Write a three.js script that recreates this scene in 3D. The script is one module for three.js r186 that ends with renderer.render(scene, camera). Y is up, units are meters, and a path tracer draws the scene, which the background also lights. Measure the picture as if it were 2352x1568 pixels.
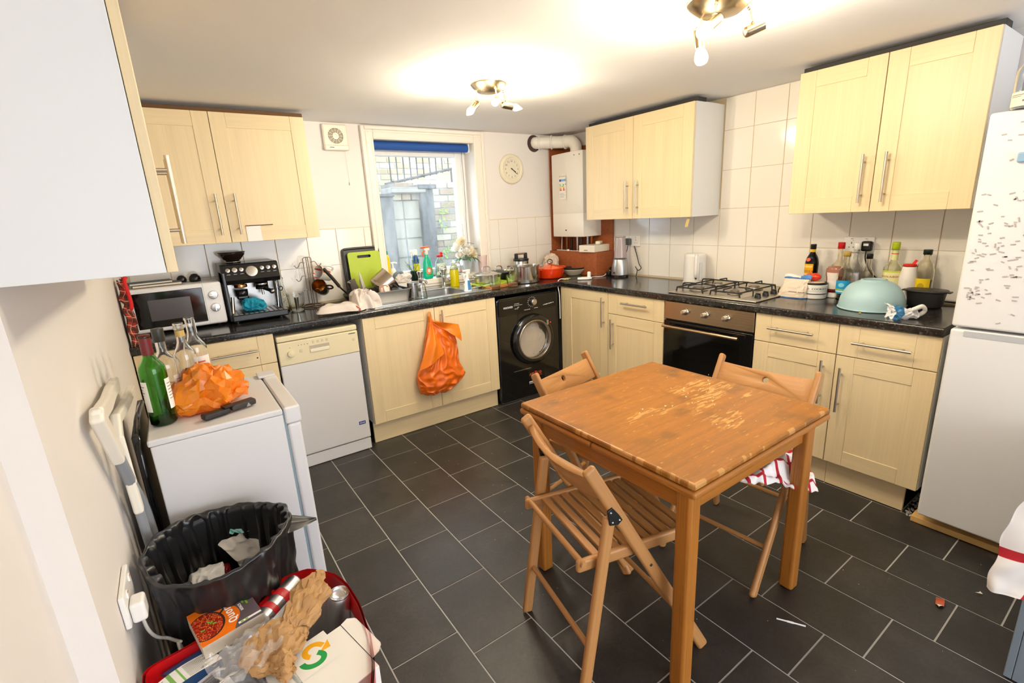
import * as THREE from 'three';
import { RoundedBoxGeometry } from 'three/addons/geometries/RoundedBoxGeometry.js';
import { mergeGeometries, mergeVertices, toCreasedNormals } from 'three/addons/utils/BufferGeometryUtils.js';
import { createNoise3D } from 'simplex-noise';

// ------------------------------------------------------------------ camera, sky, exposure
const scene = new THREE.Scene();
const camera = new THREE.PerspectiveCamera(70.52, 1.5, 0.02, 60);
camera.rotation.order = 'YXZ';
camera.position.set(-3.1464, 1.451, 3.5674);
camera.rotation.set(-0.2567, -0.6014, -0.0523);
scene.add(camera);
const renderer = new THREE.WebGLRenderer();
renderer.toneMapping = THREE.LinearToneMapping;
renderer.toneMappingExposure = 1.24;
renderer.shadowMap.enabled = true;
const SKY = 8.6;             // overcast daylight, a little cool
{
  const w = 64, h = 32, d = new Float32Array(w * h * 4);
  for (let y = 0; y < h; y++) for (let x = 0; x < w; x++) {
    const el = ((y + 0.5) / h - 0.5) * Math.PI, k = el > 0 ? 0.62 + 0.38 * Math.sin(el) : 0.52, o = (y * w + x) * 4;
    d[o] = SKY * k * 0.95; d[o + 1] = SKY * k * 0.99; d[o + 2] = SKY * k * 1.05; d[o + 3] = 1;
  }
  const sky = new THREE.DataTexture(d, w, h, THREE.RGBAFormat, THREE.FloatType);
  sky.mapping = THREE.EquirectangularReflectionMapping; sky.magFilter = THREE.LinearFilter; sky.needsUpdate = true;
  scene.background = sky;
}
const LAMP = 0.8;             // candela of each bulb in the two ceiling fittings
const LAMPCOL = new THREE.Color().setRGB(1, 0.87, 0.65);
const GLOW = 9;

// ------------------------------------------------------------------ helpers
let _s = 12345;
const rnd = () => { _s = (_s + 0x6d2b79f5) | 0; let t = Math.imul(_s ^ (_s >>> 15), 1 | _s); t = (t + Math.imul(t ^ (t >>> 7), 61 | t)) ^ t; return ((t ^ (t >>> 14)) >>> 0) / 4294967296; };
const rr = (a, b) => a + (b - a) * rnd();
const N3 = createNoise3D(rnd);
const PI = Math.PI, V = (x, y, z) => new THREE.Vector3(x, y, z);
const hash = (x, y, s) => { let h = (Math.imul(x, 374761393) + Math.imul(y, 668265263) + Math.imul(s, 1442695041)) | 0; h = Math.imul(h ^ (h >>> 13), 1274126177); return ((h ^ (h >>> 16)) >>> 0) / 4294967296; };
const md = (a, n) => ((a % n) + n) % n;
function vn(x, y, px, py, s) {
  const xi = Math.floor(x), yi = Math.floor(y); let fx = x - xi, fy = y - yi; fx = fx * fx * (3 - 2 * fx); fy = fy * fy * (3 - 2 * fy);
  const x0 = md(xi, px), x1 = md(xi + 1, px), y0 = md(yi, py), y1 = md(yi + 1, py);
  const a = hash(x0, y0, s), b = hash(x1, y0, s), c = hash(x0, y1, s), d = hash(x1, y1, s);
  return a + (b - a) * fx + (c - a) * fy + (a - b - c + d) * fx * fy;
}
function fbm(u, v, px, py, o, s) { let t = 0, a = 0.5, n = 0; for (let i = 0; i < o; i++) { t += a * vn(u * px, v * py, px, py, s + i); n += a; a *= 0.5; px *= 2; py *= 2; } return t / n; }
// a colour texture computed per pixel: f(u, v) -> [r, g, b] in 0..255 sRGB
function tex(w, h, f, ru = 1, rv = 1) {
  const d = new Uint8Array(w * h * 4);
  for (let y = 0; y < h; y++) for (let x = 0; x < w; x++) { const c = f(x / w, y / h), o = (y * w + x) * 4; d[o] = c[0]; d[o + 1] = c[1]; d[o + 2] = c[2]; d[o + 3] = 255; }
  const t = new THREE.DataTexture(d, w, h, THREE.RGBAFormat); t.colorSpace = THREE.SRGBColorSpace; t.magFilter = THREE.LinearFilter;
  t.wrapS = t.wrapT = THREE.RepeatWrapping; t.repeat.set(ru, rv); t.needsUpdate = true; return t;
}
function gray(w, h, f, ru = 1, rv = 1) { const t = tex(w, h, (u, v) => { const c = Math.max(0, Math.min(255, f(u, v) * 255)); return [c, c, c]; }, ru, rv); t.colorSpace = THREE.NoColorSpace; return t; }
function paint(w, h, draw) {
  const c = document.createElement('canvas'); c.width = w; c.height = h; const g = c.getContext('2d'); draw(g, w, h);
  const t = new THREE.CanvasTexture(c); t.colorSpace = THREE.SRGBColorSpace; return t;
}
const mat = (c, r = 0.5, o = {}) => new THREE.MeshPhysicalMaterial({ color: c, roughness: r, ...o });
const metal = (c, r = 0.3, o = {}) => mat(c, r, { metalness: 1, ...o });
const glassM = (c = '#ffffff', o = {}) => mat(c, 0.02, { transmission: 1, thickness: 0.004, ior: 1.45, ...o });

function uvw(g, grain = 'y', ou = 0, ov = 0) {
  const p = g.attributes.position, n = g.attributes.normal, uv = new Float32Array(p.count * 2), G = 'xyz'.indexOf(grain);
  for (let i = 0; i < p.count; i++) {
    const P = [p.getX(i), p.getY(i), p.getZ(i)], a = [Math.abs(n.getX(i)), Math.abs(n.getY(i)), Math.abs(n.getZ(i))];
    const k = a[0] >= a[1] && a[0] >= a[2] ? 0 : a[1] >= a[2] ? 1 : 2, ax = [0, 1, 2].filter((q) => q !== k);
    let v = ax.includes(G) ? G : ax[1], u = ax.find((q) => q !== v);
    uv[i * 2] = P[u] + ou; uv[i * 2 + 1] = P[v] + ov;
  }
  g.setAttribute('uv', new THREE.BufferAttribute(uv, 2)); return g;
}
function rb(x0, x1, y0, y1, z0, z1, r = 0.002, grain = 'y', seg = 1) {
  const w = x1 - x0, h = y1 - y0, d = z1 - z0;
  const g = new RoundedBoxGeometry(w, h, d, seg, Math.min(r, w * 0.49, h * 0.49, d * 0.49)); g.clearGroups();
  g.translate((x0 + x1) / 2, (y0 + y1) / 2, (z0 + z1) / 2); return uvw(g, grain, rnd() * 3, rnd() * 3);
}
function bx(x0, x1, y0, y1, z0, z1, grain = 'y') { const g = new THREE.BoxGeometry(x1 - x0, y1 - y0, z1 - z0); g.clearGroups(); g.translate((x0 + x1) / 2, (y0 + y1) / 2, (z0 + z1) / 2); return uvw(g, grain); }
function M(...gs) {
  gs = gs.flat().map((g) => { g = g.index ? g.toNonIndexed() : g; for (const k of Object.keys(g.attributes)) if (!['position', 'normal', 'uv'].includes(k)) g.deleteAttribute(k); g.clearGroups(); return g; });
  return gs.length === 1 ? gs[0] : mergeGeometries(gs);
}
function rod(a, b, r, seg = 10, r2 = r) {
  a = Array.isArray(a) ? V(...a) : a; b = Array.isArray(b) ? V(...b) : b; const d = b.clone().sub(a), L = d.length();
  const g = new THREE.CylinderGeometry(r2, r, L, seg); g.applyQuaternion(new THREE.Quaternion().setFromUnitVectors(V(0, 1, 0), d.normalize()));
  g.translate((a.x + b.x) / 2, (a.y + b.y) / 2, (a.z + b.z) / 2); g.clearGroups(); return g;
}
function tube(pts, r, n = 24, k = 8, closed = false, tension) {
  const c = new THREE.CatmullRomCurve3(pts.map((p) => V(...p)), closed, tension === undefined ? 'centripetal' : 'catmullrom', tension ?? 0.5);
  const g = new THREE.TubeGeometry(c, n, r, k, closed);
  if (closed) return g;
  const e0 = new THREE.SphereGeometry(r, k, 6), e1 = e0.clone(); e0.translate(...pts[0]); e1.translate(...pts[pts.length - 1]); return M(g, e0, e1);
}
const lathe = (pts, seg = 32) => new THREE.LatheGeometry(pts.map(([r, y]) => new THREE.Vector2(r, y)), seg);
// a closed vessel wall: the outside going up, then the inside coming down
function vessel(pts, t, seg = 36, floor = t) { const inn = pts.map(([r, y]) => [Math.max(r - t, 0), Math.max(y, pts[0][1] + floor)]).reverse(); return lathe([...(pts[0][0] > 0 ? [[0, pts[0][1]]] : []), ...pts, ...inn.filter((p, i) => i === 0 || p[0] > 0), [0, pts[0][1] + floor]], seg); }
function sm(pts, n = 40) { const c = new THREE.SplineCurve(pts.map(([r, y]) => new THREE.Vector2(r, y))); return c.getPoints(n).map((p) => [Math.max(p.x, 0), p.y]); }
function ext(pts, depth, bevel = 0, o = {}) {
  const s = pts instanceof THREE.Shape ? pts : new THREE.Shape(pts.map(([x, y]) => new THREE.Vector2(x, y)));
  const g = new THREE.ExtrudeGeometry(s, { depth, bevelEnabled: bevel > 0, bevelThickness: bevel, bevelSize: bevel, bevelOffset: -bevel, bevelSegments: 2, curveSegments: 10, ...o }); g.clearGroups(); return g;
}
function rrect(w, h, r, cx = 0, cy = 0) {
  const s = new THREE.Shape(), x = cx - w / 2, y = cy - h / 2;
  s.moveTo(x + r, y); s.lineTo(x + w - r, y); s.quadraticCurveTo(x + w, y, x + w, y + r); s.lineTo(x + w, y + h - r); s.quadraticCurveTo(x + w, y + h, x + w - r, y + h);
  s.lineTo(x + r, y + h); s.quadraticCurveTo(x, y + h, x, y + h - r); s.lineTo(x, y + r); s.quadraticCurveTo(x, y, x + r, y); return s;
}
function tf(g, { p = [0, 0, 0], r = [0, 0, 0], s = 1 } = {}) { const m = new THREE.Matrix4().compose(V(...p), new THREE.Quaternion().setFromEuler(new THREE.Euler(...r)), Array.isArray(s) ? V(...s) : V(s, s, s)); return g.applyMatrix4(m); }
// grid surface f(u, v) -> [x, y, z]
function surf(f, nu = 40, nv = 40, flip = false) {
  const pos = [], uv = [], idx = [];
  for (let j = 0; j <= nv; j++) for (let i = 0; i <= nu; i++) { pos.push(...f(i / nu, j / nv)); uv.push(i / nu, j / nv); }
  for (let j = 0; j < nv; j++) for (let i = 0; i < nu; i++) { const a = j * (nu + 1) + i, b = a + 1, c = a + nu + 1, d = c + 1; if (flip) idx.push(a, c, b, b, c, d); else idx.push(a, b, c, b, d, c); }
  const g = new THREE.BufferGeometry(); g.setAttribute('position', new THREE.Float32BufferAttribute(pos, 3)); g.setAttribute('uv', new THREE.Float32BufferAttribute(uv, 2)); g.setIndex(idx); g.computeVertexNormals(); return g;
}
// the same with a thickness: the sheet and its back, joined along the rim
function sheet(f, nu, nv, t = 0.002) {
  const a = surf(f, nu, nv), p = a.attributes.position, n = a.attributes.normal, b = a.clone(), q = b.attributes.position;
  for (let i = 0; i < p.count; i++) q.setXYZ(i, p.getX(i) - n.getX(i) * t, p.getY(i) - n.getY(i) * t, p.getZ(i) - n.getZ(i) * t);
  const ix = [...a.index.array], o = p.count, bi = []; for (let i = 0; i < ix.length; i += 3) bi.push(ix[i] + o, ix[i + 2] + o, ix[i + 1] + o);
  const e = (i, j) => bi.push(i, i + o, j, j, i + o, j + o), W = nu + 1;
  for (let i = 0; i < nu; i++) { e(i + 1, i); e(nv * W + i, nv * W + i + 1); } for (let j = 0; j < nv; j++) { e(j * W, (j + 1) * W); e((j + 1) * W + nu, j * W + nu); }
  const g = new THREE.BufferGeometry();
  g.setAttribute('position', new THREE.Float32BufferAttribute([...p.array, ...q.array], 3)); g.setAttribute('uv', new THREE.Float32BufferAttribute([...a.attributes.uv.array, ...a.attributes.uv.array], 2)); g.setIndex([...ix, ...bi]); g.computeVertexNormals(); return g;
}
const ridge = (x, y, z) => 1 - Math.abs(N3(x, y, z));
// displaces a closed shape into a crumpled one (plastic bags, paper, cloth heaps)
function crumple(g, amp, f, o = 0, creased = 0) {
  g = mergeVertices((() => { for (const k of Object.keys(g.attributes)) if (k !== 'position') g.deleteAttribute(k); return g; })(), 1e-5); g.computeVertexNormals();
  const p = g.attributes.position, n = g.attributes.normal;
  for (let i = 0; i < p.count; i++) {
    const x = p.getX(i), y = p.getY(i), z = p.getZ(i);
    const d = amp * ((ridge(x * f + o, y * f, z * f) - 0.6) * 1.2 + (ridge(x * f * 2.3, y * f * 2.3 + o, z * f * 2.3) - 0.6) * 0.5 + N3(x * f * 0.6, y * f * 0.6, z * f * 0.6 + o) * 0.7);
    p.setXYZ(i, x + n.getX(i) * d, y + n.getY(i) * d, z + n.getZ(i) * d);
  }
  g.computeVertexNormals(); if (creased) g = toCreasedNormals(g, creased);
  g.setAttribute('uv', new THREE.BufferAttribute(new Float32Array(g.attributes.position.count * 2), 2)); return g;
}
// crisp creased paper: a coarse ball pushed about and left faceted
function facets(g, amp, f, o, jit, crease = 0.2) { g = crumple(g, amp, f, o); const p = g.attributes.position; for (let i = 0; i < p.count; i++) { const x = p.getX(i) * 90, y = p.getY(i) * 90, z = p.getZ(i) * 90; p.setXYZ(i, p.getX(i) + jit * N3(x, y, z + o), p.getY(i) + jit * N3(x + 50, y, z + o), p.getZ(i) + jit * N3(x, y + 50, z + o)); } g.computeVertexNormals(); return toCreasedNormals(g, crease); }
const flatBase = (g, y = 0) => { const p = g.attributes.position; for (let i = 0; i < p.count; i++) if (p.getY(i) < y) p.setY(i, y + (p.getY(i) - y) * 0.02); g.computeVertexNormals(); return g; };

const used = {};
function numbered(n) { const k = used[n] ?? 0; used[n] = k + 1; return k ? n + '_' + String(k).padStart(3, '0') : n; }
function sh(m) { m.castShadow = m.receiveShadow = true; return m; }
function obj(name, g, m, parent, label) {
  const o = sh(new THREE.Mesh(Array.isArray(g) ? M(...g) : g, m)); o.name = parent ? name : numbered(name); if (label) o.userData.label = label; (parent ?? scene).add(o); return o;
}
function tag(o, label, category, group) { Object.assign(o.userData, { label, category }); if (group) o.userData.group = group; return o; }
function thing(name, label, category, at = [0, 0, 0], turn = 0, group) { const o = new THREE.Group(); o.name = numbered(name); o.position.set(...at); o.rotation.y = turn; scene.add(o); return tag(o, label, category, group); }
function struct(name, g, m, parent) { const o = obj(name, g, m, parent); if (!parent) o.userData.kind = 'structure'; return o; }

// ------------------------------------------------------------------ materials
const woodTone = (u, v, s) => fbm(u, v, 40, 2, 3, s) * 0.55 + fbm(u, v, 6, 1, 3, s + 9) * 0.45;
const T_maple = tex(512, 512, (u, v) => { const k = fbm(u, v, 24, 3, 3, 3) * 0.3 + fbm(u, v, 5, 1, 2, 12) * 0.7, e = fbm(u, v, 160, 6, 2, 17) - 0.5; const t = 1 + (k - 0.5) * 0.1 + e * 0.04; return [228 * t, 207 * t, 164 * t]; }, 2, 0.8);
const T_beech = tex(256, 512, (u, v) => { const k = woodTone(u, v, 33); const t = 1 + (k - 0.5) * 0.22; return [182 * t, 130 * t, 76 * t]; }, 8, 1.6);
const T_oak = tex(256, 512, (u, v) => { const k = woodTone(u, v, 53), e = fbm(u, v, 90, 4, 2, 7); const t = 1 + (k - 0.5) * 0.3 - (e > 0.63 ? 0.1 : 0); return [166 * t, 105 * t, 40 * t]; }, 6, 1.4);
const T_board = tex(256, 256, (u, v) => { const k = fbm(u, v, 30, 30, 3, 63); const t = 1 + (k - 0.5) * 0.25; return [158 * t, 84 * t, 40 * t]; }, 3, 3);
const T_top = tex(512, 512, (u, v) => { const k = fbm(u, v, 60, 60, 3, 73), m = fbm(u, v, 12, 12, 3, 79); let c = 38 + (m - 0.5) * 26; if (k > 0.66) c += (k - 0.66) * 420; else if (k < 0.34) c -= 12; return [c * 1.06, c, c * 0.96]; }, 2.2, 2.2);
const T_slate = tex(512, 512, (u, v) => { const k = fbm(u, v, 8, 8, 5, 83), e = fbm(u, v, 120, 120, 2, 89); const c = 52 + (k - 0.5) * 26 + (e - 0.5) * 14; return [c * 1.03, c * 0.98, c * 0.94]; }, 1.4, 1.4);
const T_plas = gray(512, 512, (u, v) => fbm(u, v, 10, 10, 5, 97), 1, 1);
const T_cloth = gray(128, 128, (u, v) => 0.5 + 0.25 * Math.sin(u * 64 * PI) + 0.25 * Math.sin(v * 64 * PI), 8, 8);
const T_brush = gray(256, 256, (u, v) => fbm(u, v, 2, 128, 2, 101), 1, 4);
const m = {
  maple: mat('#ffffff', 0.42, { map: T_maple }), beech: mat('#ffffff', 0.45, { map: T_beech }), oak: mat('#ffffff', 0.32, { map: T_oak }), board: mat('#ffffff', 0.6, { map: T_board }),
  worktop: mat('#ffffff', 0.16, { map: T_top }), slate: mat('#ffffff', 0.42, { map: T_slate, bumpMap: T_plas, bumpScale: 0.0012 }), joint: mat('#bcb9b4', 0.8),
  ceiling: mat('#efedec', 0.9, { bumpMap: T_plas, bumpScale: 0.0015 }), plaster: mat('#ebe5df', 0.75, { bumpMap: T_plas, bumpScale: 0.002 }),
  tile: mat('#efe9df', 0.09, {}), grout: mat('#d6c3a0', 0.9), cream: mat('#f0e8db', 0.35), white: mat('#e8e7e6', 0.35), white2: mat('#dedcdc', 0.28), upvc: mat('#f0f0ee', 0.25),
  mel: mat('#e2e3e3', 0.4), grey: mat('#9fa5ad', 0.5), steel: metal('#c9c6c1', 0.25), brushed: metal('#bfb7ab', 0.34, { bumpMap: T_brush, bumpScale: 0.0002 }), chrome: metal('#cfcfd0', 0.09), bronze: metal('#85756a', 0.3), nickel: metal('#b9a88c', 0.24),
  black: mat('#101010', 0.35), gloss: mat('#0c0c0d', 0.08), rubber: mat('#171717', 0.7), iron: mat('#1c1b1b', 0.55), dark: mat('#2a2826', 0.6), glass: glassM(), pane: mat('#ffffff', 0, { transmission: 1, thickness: 0, ior: 1.45 }),
  cloth: mat('#e3d8cf', 0.95, { sheen: 0.3, bumpMap: T_cloth, bumpScale: 0.0004 }), orangeBag: mat('#ff9c1e', 0.3, { transmission: 0.4, thickness: 0, side: THREE.DoubleSide }), red: mat('#c41616', 0.35), pwhite: mat('#f2f0ec', 0.3), paper: mat('#f3f1ee', 0.8),
};

// ------------------------------------------------------------------ room shell
const CE = 2.112, ZR = 6.6;
{
  // floor: a bed in the joint colour and every slate-look tile on it
  const fl = struct('floor', bx(-4.0, 0.15, -0.12, -0.002, -0.15, ZR + 0.15), m.joint);
  const tw = 0.25, tl = 0.335, j = 0.0028, vars = [];
  const tones = ['#ffffff', '#eeecea', '#f6f2ee', '#e6e5e6'].map((c) => { const q = m.slate.clone(); q.color.set(c); return q; });
  for (let q = 0; q < 4; q++) { const g = new THREE.BoxGeometry(tw - j * 2, 0.004, tl - j * 2); g.clearGroups(); vars.push(uvw(g, 'z', q * 0.37, q * 0.61)); }
  let cnt = 0;
  for (let k = -4; k < 11; k++) {
    const x0 = -2.545 + tw * k; if (x0 + tw / 2 < -3.45 || x0 > -0.05) continue;
    const z0 = 1.02 + 0.1155 * k - tl * 12;
    for (let i = 0; i < 30; i++) {
      const z = z0 + i * tl; if (z + tl < 0.45 || z > 6.5) continue;
      const t = sh(new THREE.Mesh(vars[cnt % 4], tones[(cnt * 7 + k * k) % 4])); cnt++; t.name = 'tile'; t.position.set(x0 + tw / 2, -0.002, z + tl / 2); fl.add(t);
    }
  }
  struct('ceiling', bx(-4.0, 0.15, CE, CE + 0.12, -0.15, ZR + 0.15), m.ceiling);
  // back wall with the window opening
  const X0 = -1.81, X1 = -0.985, Y0 = 0.985, Y1 = 2.017, D = -0.24;
  const wb = struct('wall_back', [bx(-4.0, X0, -0.1, CE, D, 0), bx(X1, 0.15, -0.1, CE, D, 0), bx(X0, X1, -0.1, Y0 - 0.03, D, 0), bx(X0, X1, Y1, CE, D, 0)], m.plaster);
  const wr = struct('wall_right', bx(0, 0.15, -0.1, CE, 0, ZR), m.plaster);
  struct('wall_left', [bx(-3.6, -3.39, -0.1, CE, 0, 2.445), bx(-3.6, -3.445, -0.1, CE, 2.445, ZR)], m.plaster);
  // unseen rear wall of the kitchen, with a wide doorway invented to let daylight in
  struct('wall_rear', [bx(-3.6, -3.0, -0.1, CE, ZR, ZR + 0.15), bx(-0.1, 0.15, -0.1, CE, ZR, ZR + 0.15), bx(-3.0, -0.1, 2.06, CE, ZR, ZR + 0.15)], m.plaster);
  // glazed tiles: 200 x 250 mm
  const tg = new RoundedBoxGeometry(0.196, 0.246, 0.008, 1, 0.0016); tg.clearGroups();
  const tr = tg.clone().rotateY(-PI / 2), half = {};
  const put = (wall, g, x, y, z) => { const t = sh(new THREE.Mesh(g, m.tile)); t.name = 'tile'; t.position.set(x, y, z); t.rotation.set(rr(-0.003, 0.003), rr(-0.003, 0.003), 0); wall.add(t); };
  obj('grout', [bx(-0.0045, 0, 0.9, 1.417, 0.01, 3.02), bx(-0.0045, 0, 1.417, CE - 0.003, 1.45, 2.4)], m.grout, wr);
  for (let r = 0; r < 5; r++) for (let k = 0; k < 13; k++) {
    const z = 0.69 + k * 0.2, y = 1.045 + r * 0.2475; if (r > 1 && (z < 1.5 || z > 2.3)) continue;
    if (r === 4) { const g = half[0] ??= (() => { const q = new RoundedBoxGeometry(0.196, 0.196, 0.008, 1, 0.0016); q.clearGroups(); return q.rotateY(-PI / 2); })(); put(wr, g, -0.0045, 1.91 + 0.1, z); } else put(wr, tr, -0.0045, y, z);
  }
  obj('grout', [bx(-3.39, -1.905, 0.9, 1.42, 0, 0.0045), bx(-0.862, -0.002, 0.9, 1.42, 0, 0.0045)], m.grout, wb);
  for (let r = 0; r < 2; r++) {
    const y = 1.045 + r * 0.2475;
    for (let k = 0; k < 7; k++) put(wb, tg, -2.057 - k * 0.2, y, 0.0045);
    for (let k = 0; k < 4; k++) put(wb, tg, -0.28 - k * 0.2 + 0.0, y, 0.0045);
    if (!half[1]) { half[1] = new RoundedBoxGeometry(0.046, 0.246, 0.008, 1, 0.0016); half[1].clearGroups(); half[2] = new RoundedBoxGeometry(0.17, 0.246, 0.008, 1, 0.0016); half[2].clearGroups(); }
    put(wb, half[1], -1.932, y, 0.0045); put(wb, half[2], -0.093, y, 0.0045);
  }
  // window surround, reveal, frame, glass
  const A = (x0, x1, y0, y1) => rb(x0, x1, y0, y1, -0.004, 0.022, 0.006), B = (x0, x1, y0, y1) => rb(x0, x1, y0, y1, 0.0, 0.034, 0.007);
  struct('trim_1', [rb(-1.866, -1.86, 0.93, 2.07, 0.0215, 0.0255, 0.002), rb(-0.93, -0.924, 0.93, 2.07, 0.0215, 0.0255, 0.002), rb(-1.826, -1.822, 0.93, 2.03, 0.0215, 0.0245, 0.0015), rb(-0.973, -0.969, 0.93, 2.03, 0.0215, 0.0245, 0.0015), rb(-1.85, -0.94, 2.064, 2.07, 0.0215, 0.0255, 0.002), rb(-1.815, -0.98, 2.028, 2.032, 0.0215, 0.0245, 0.0015), A(-1.885, -1.81, 0.93, 2.09), A(-0.985, -0.905, 0.93, 2.09), A(-1.8105, -0.9845, 2.017, 2.089), B(-1.9, -1.872, 0.93, 2.104), B(-0.918, -0.89, 0.93, 2.104), B(-1.8725, -0.9175, 2.078, 2.1035)], m.cream);
  struct('trim_2', [rb(-1.81, -0.985, 0.945, 0.985, -0.16, 0.02, 0.006), rb(-1.83, -0.965, 0.925, 0.95, -0.01, 0.012, 0.004)], mat('#efe8da', 0.4));
  const w1 = struct('window_1', [rb(X0, X0 + 0.012, Y0, Y1, D + 0.03, D + 0.1, 0.004), rb(X1 - 0.045, X1, Y0, Y1, D + 0.03, D + 0.1, 0.004), rb(X0 + 0.011, X1 - 0.044, Y0, Y0 + 0.03, D + 0.031, D + 0.099, 0.004), rb(X0 + 0.011, X1 - 0.044, Y1 - 0.045, Y1, D + 0.031, D + 0.099, 0.004)], m.upvc);
  const a = X0 - 0.018, b = X1 - 0.045, c = Y0 + 0.01, d = Y1 - 0.035;
  obj('sash', [rb(X0 + 0.0005, a + 0.055, c, d, D + 0.05, D + 0.115, 0.006), rb(b - 0.055, b, c, d, D + 0.05, D + 0.115, 0.006), rb(a + 0.054, b - 0.054, c, c + 0.055, D + 0.051, D + 0.114, 0.006), rb(a + 0.054, b - 0.054, d - 0.055, d, D + 0.051, D + 0.114, 0.006)], m.upvc, w1);
  obj('gasket', [bx(b - 0.002, b + 0.003, c, d, D + 0.1, D + 0.104)], m.dark, w1);
  obj('pane', bx(a + 0.05, b - 0.05, c + 0.05, d - 0.05, D + 0.078, D + 0.082), mat('#f4fbff', 0.0, { transmission: 1, thickness: 0, ior: 1.45 }), w1);
  obj('dirt_haze', bx(a + 0.052, b - 0.052, c + 0.052, d - 0.052, D + 0.0835, D + 0.0838), mat('#f2f6f8', 1, { transmission: 0.5, thickness: 0, transparent: true, opacity: 1, alphaMap: gray(256, 256, (u, v) => { const q = fbm(u, v, 6, 3, 4, 201), e = fbm(u, v, 40, 10, 2, 207); return Math.max(0.05, Math.min(0.34, 0.06 + 0.28 * (q - 0.35) * (1.25 - u) + 0.12 * (e - 0.5))); }) }), w1, 'streaks of glare haze painted over the dirty glass');  // hazy glare on dirty glass painted as a pale film, denser at left
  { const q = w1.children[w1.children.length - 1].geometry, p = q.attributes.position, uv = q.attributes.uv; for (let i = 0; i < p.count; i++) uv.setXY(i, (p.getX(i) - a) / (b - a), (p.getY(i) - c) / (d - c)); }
  obj('window_handle', [rb(b - 0.04, b - 0.015, 1.39, 1.47, D + 0.112, D + 0.128, 0.006), rb(b - 0.036, b - 0.02, 1.3, 1.445, D + 0.128, D + 0.145, 0.007)], m.upvc, w1, 'white window handle');
  // roller blind rolled up under the lintel
  const bl = thing('roller_blind', 'dark blue roller blind rolled up at the top of the kitchen window', 'blind', [-1.4, 1.985, -0.045]);
  obj('blind_roll', rod([-0.4, 0, 0], [0.385, 0, 0], 0.03, 24), mat('#1c4f9c', 0.7), bl);
  obj('bracket', [rb(-0.409, -0.4, -0.035, 0.032, -0.03, 0.03, 0.003), rb(0.385, 0.394, -0.035, 0.032, -0.03, 0.03, 0.003)], m.pwhite, bl);
  const cd = thing('pull_cord', 'thin dark pull cord hanging beside the right window sash', 'cord', [-1.035, 1.97, -0.1]);
  obj('cord', tube([[0, 0, 0], [0.004, -0.3, 0.002], [0.0, -0.6, 0], [0.002, -0.8, 0]], 0.0016, 20, 6), m.dark, cd); obj('cord_end', lathe([[0, -0.82], [0.005, -0.815], [0.006, -0.79], [0, -0.78]], 12), m.pwhite, cd);
}
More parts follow.
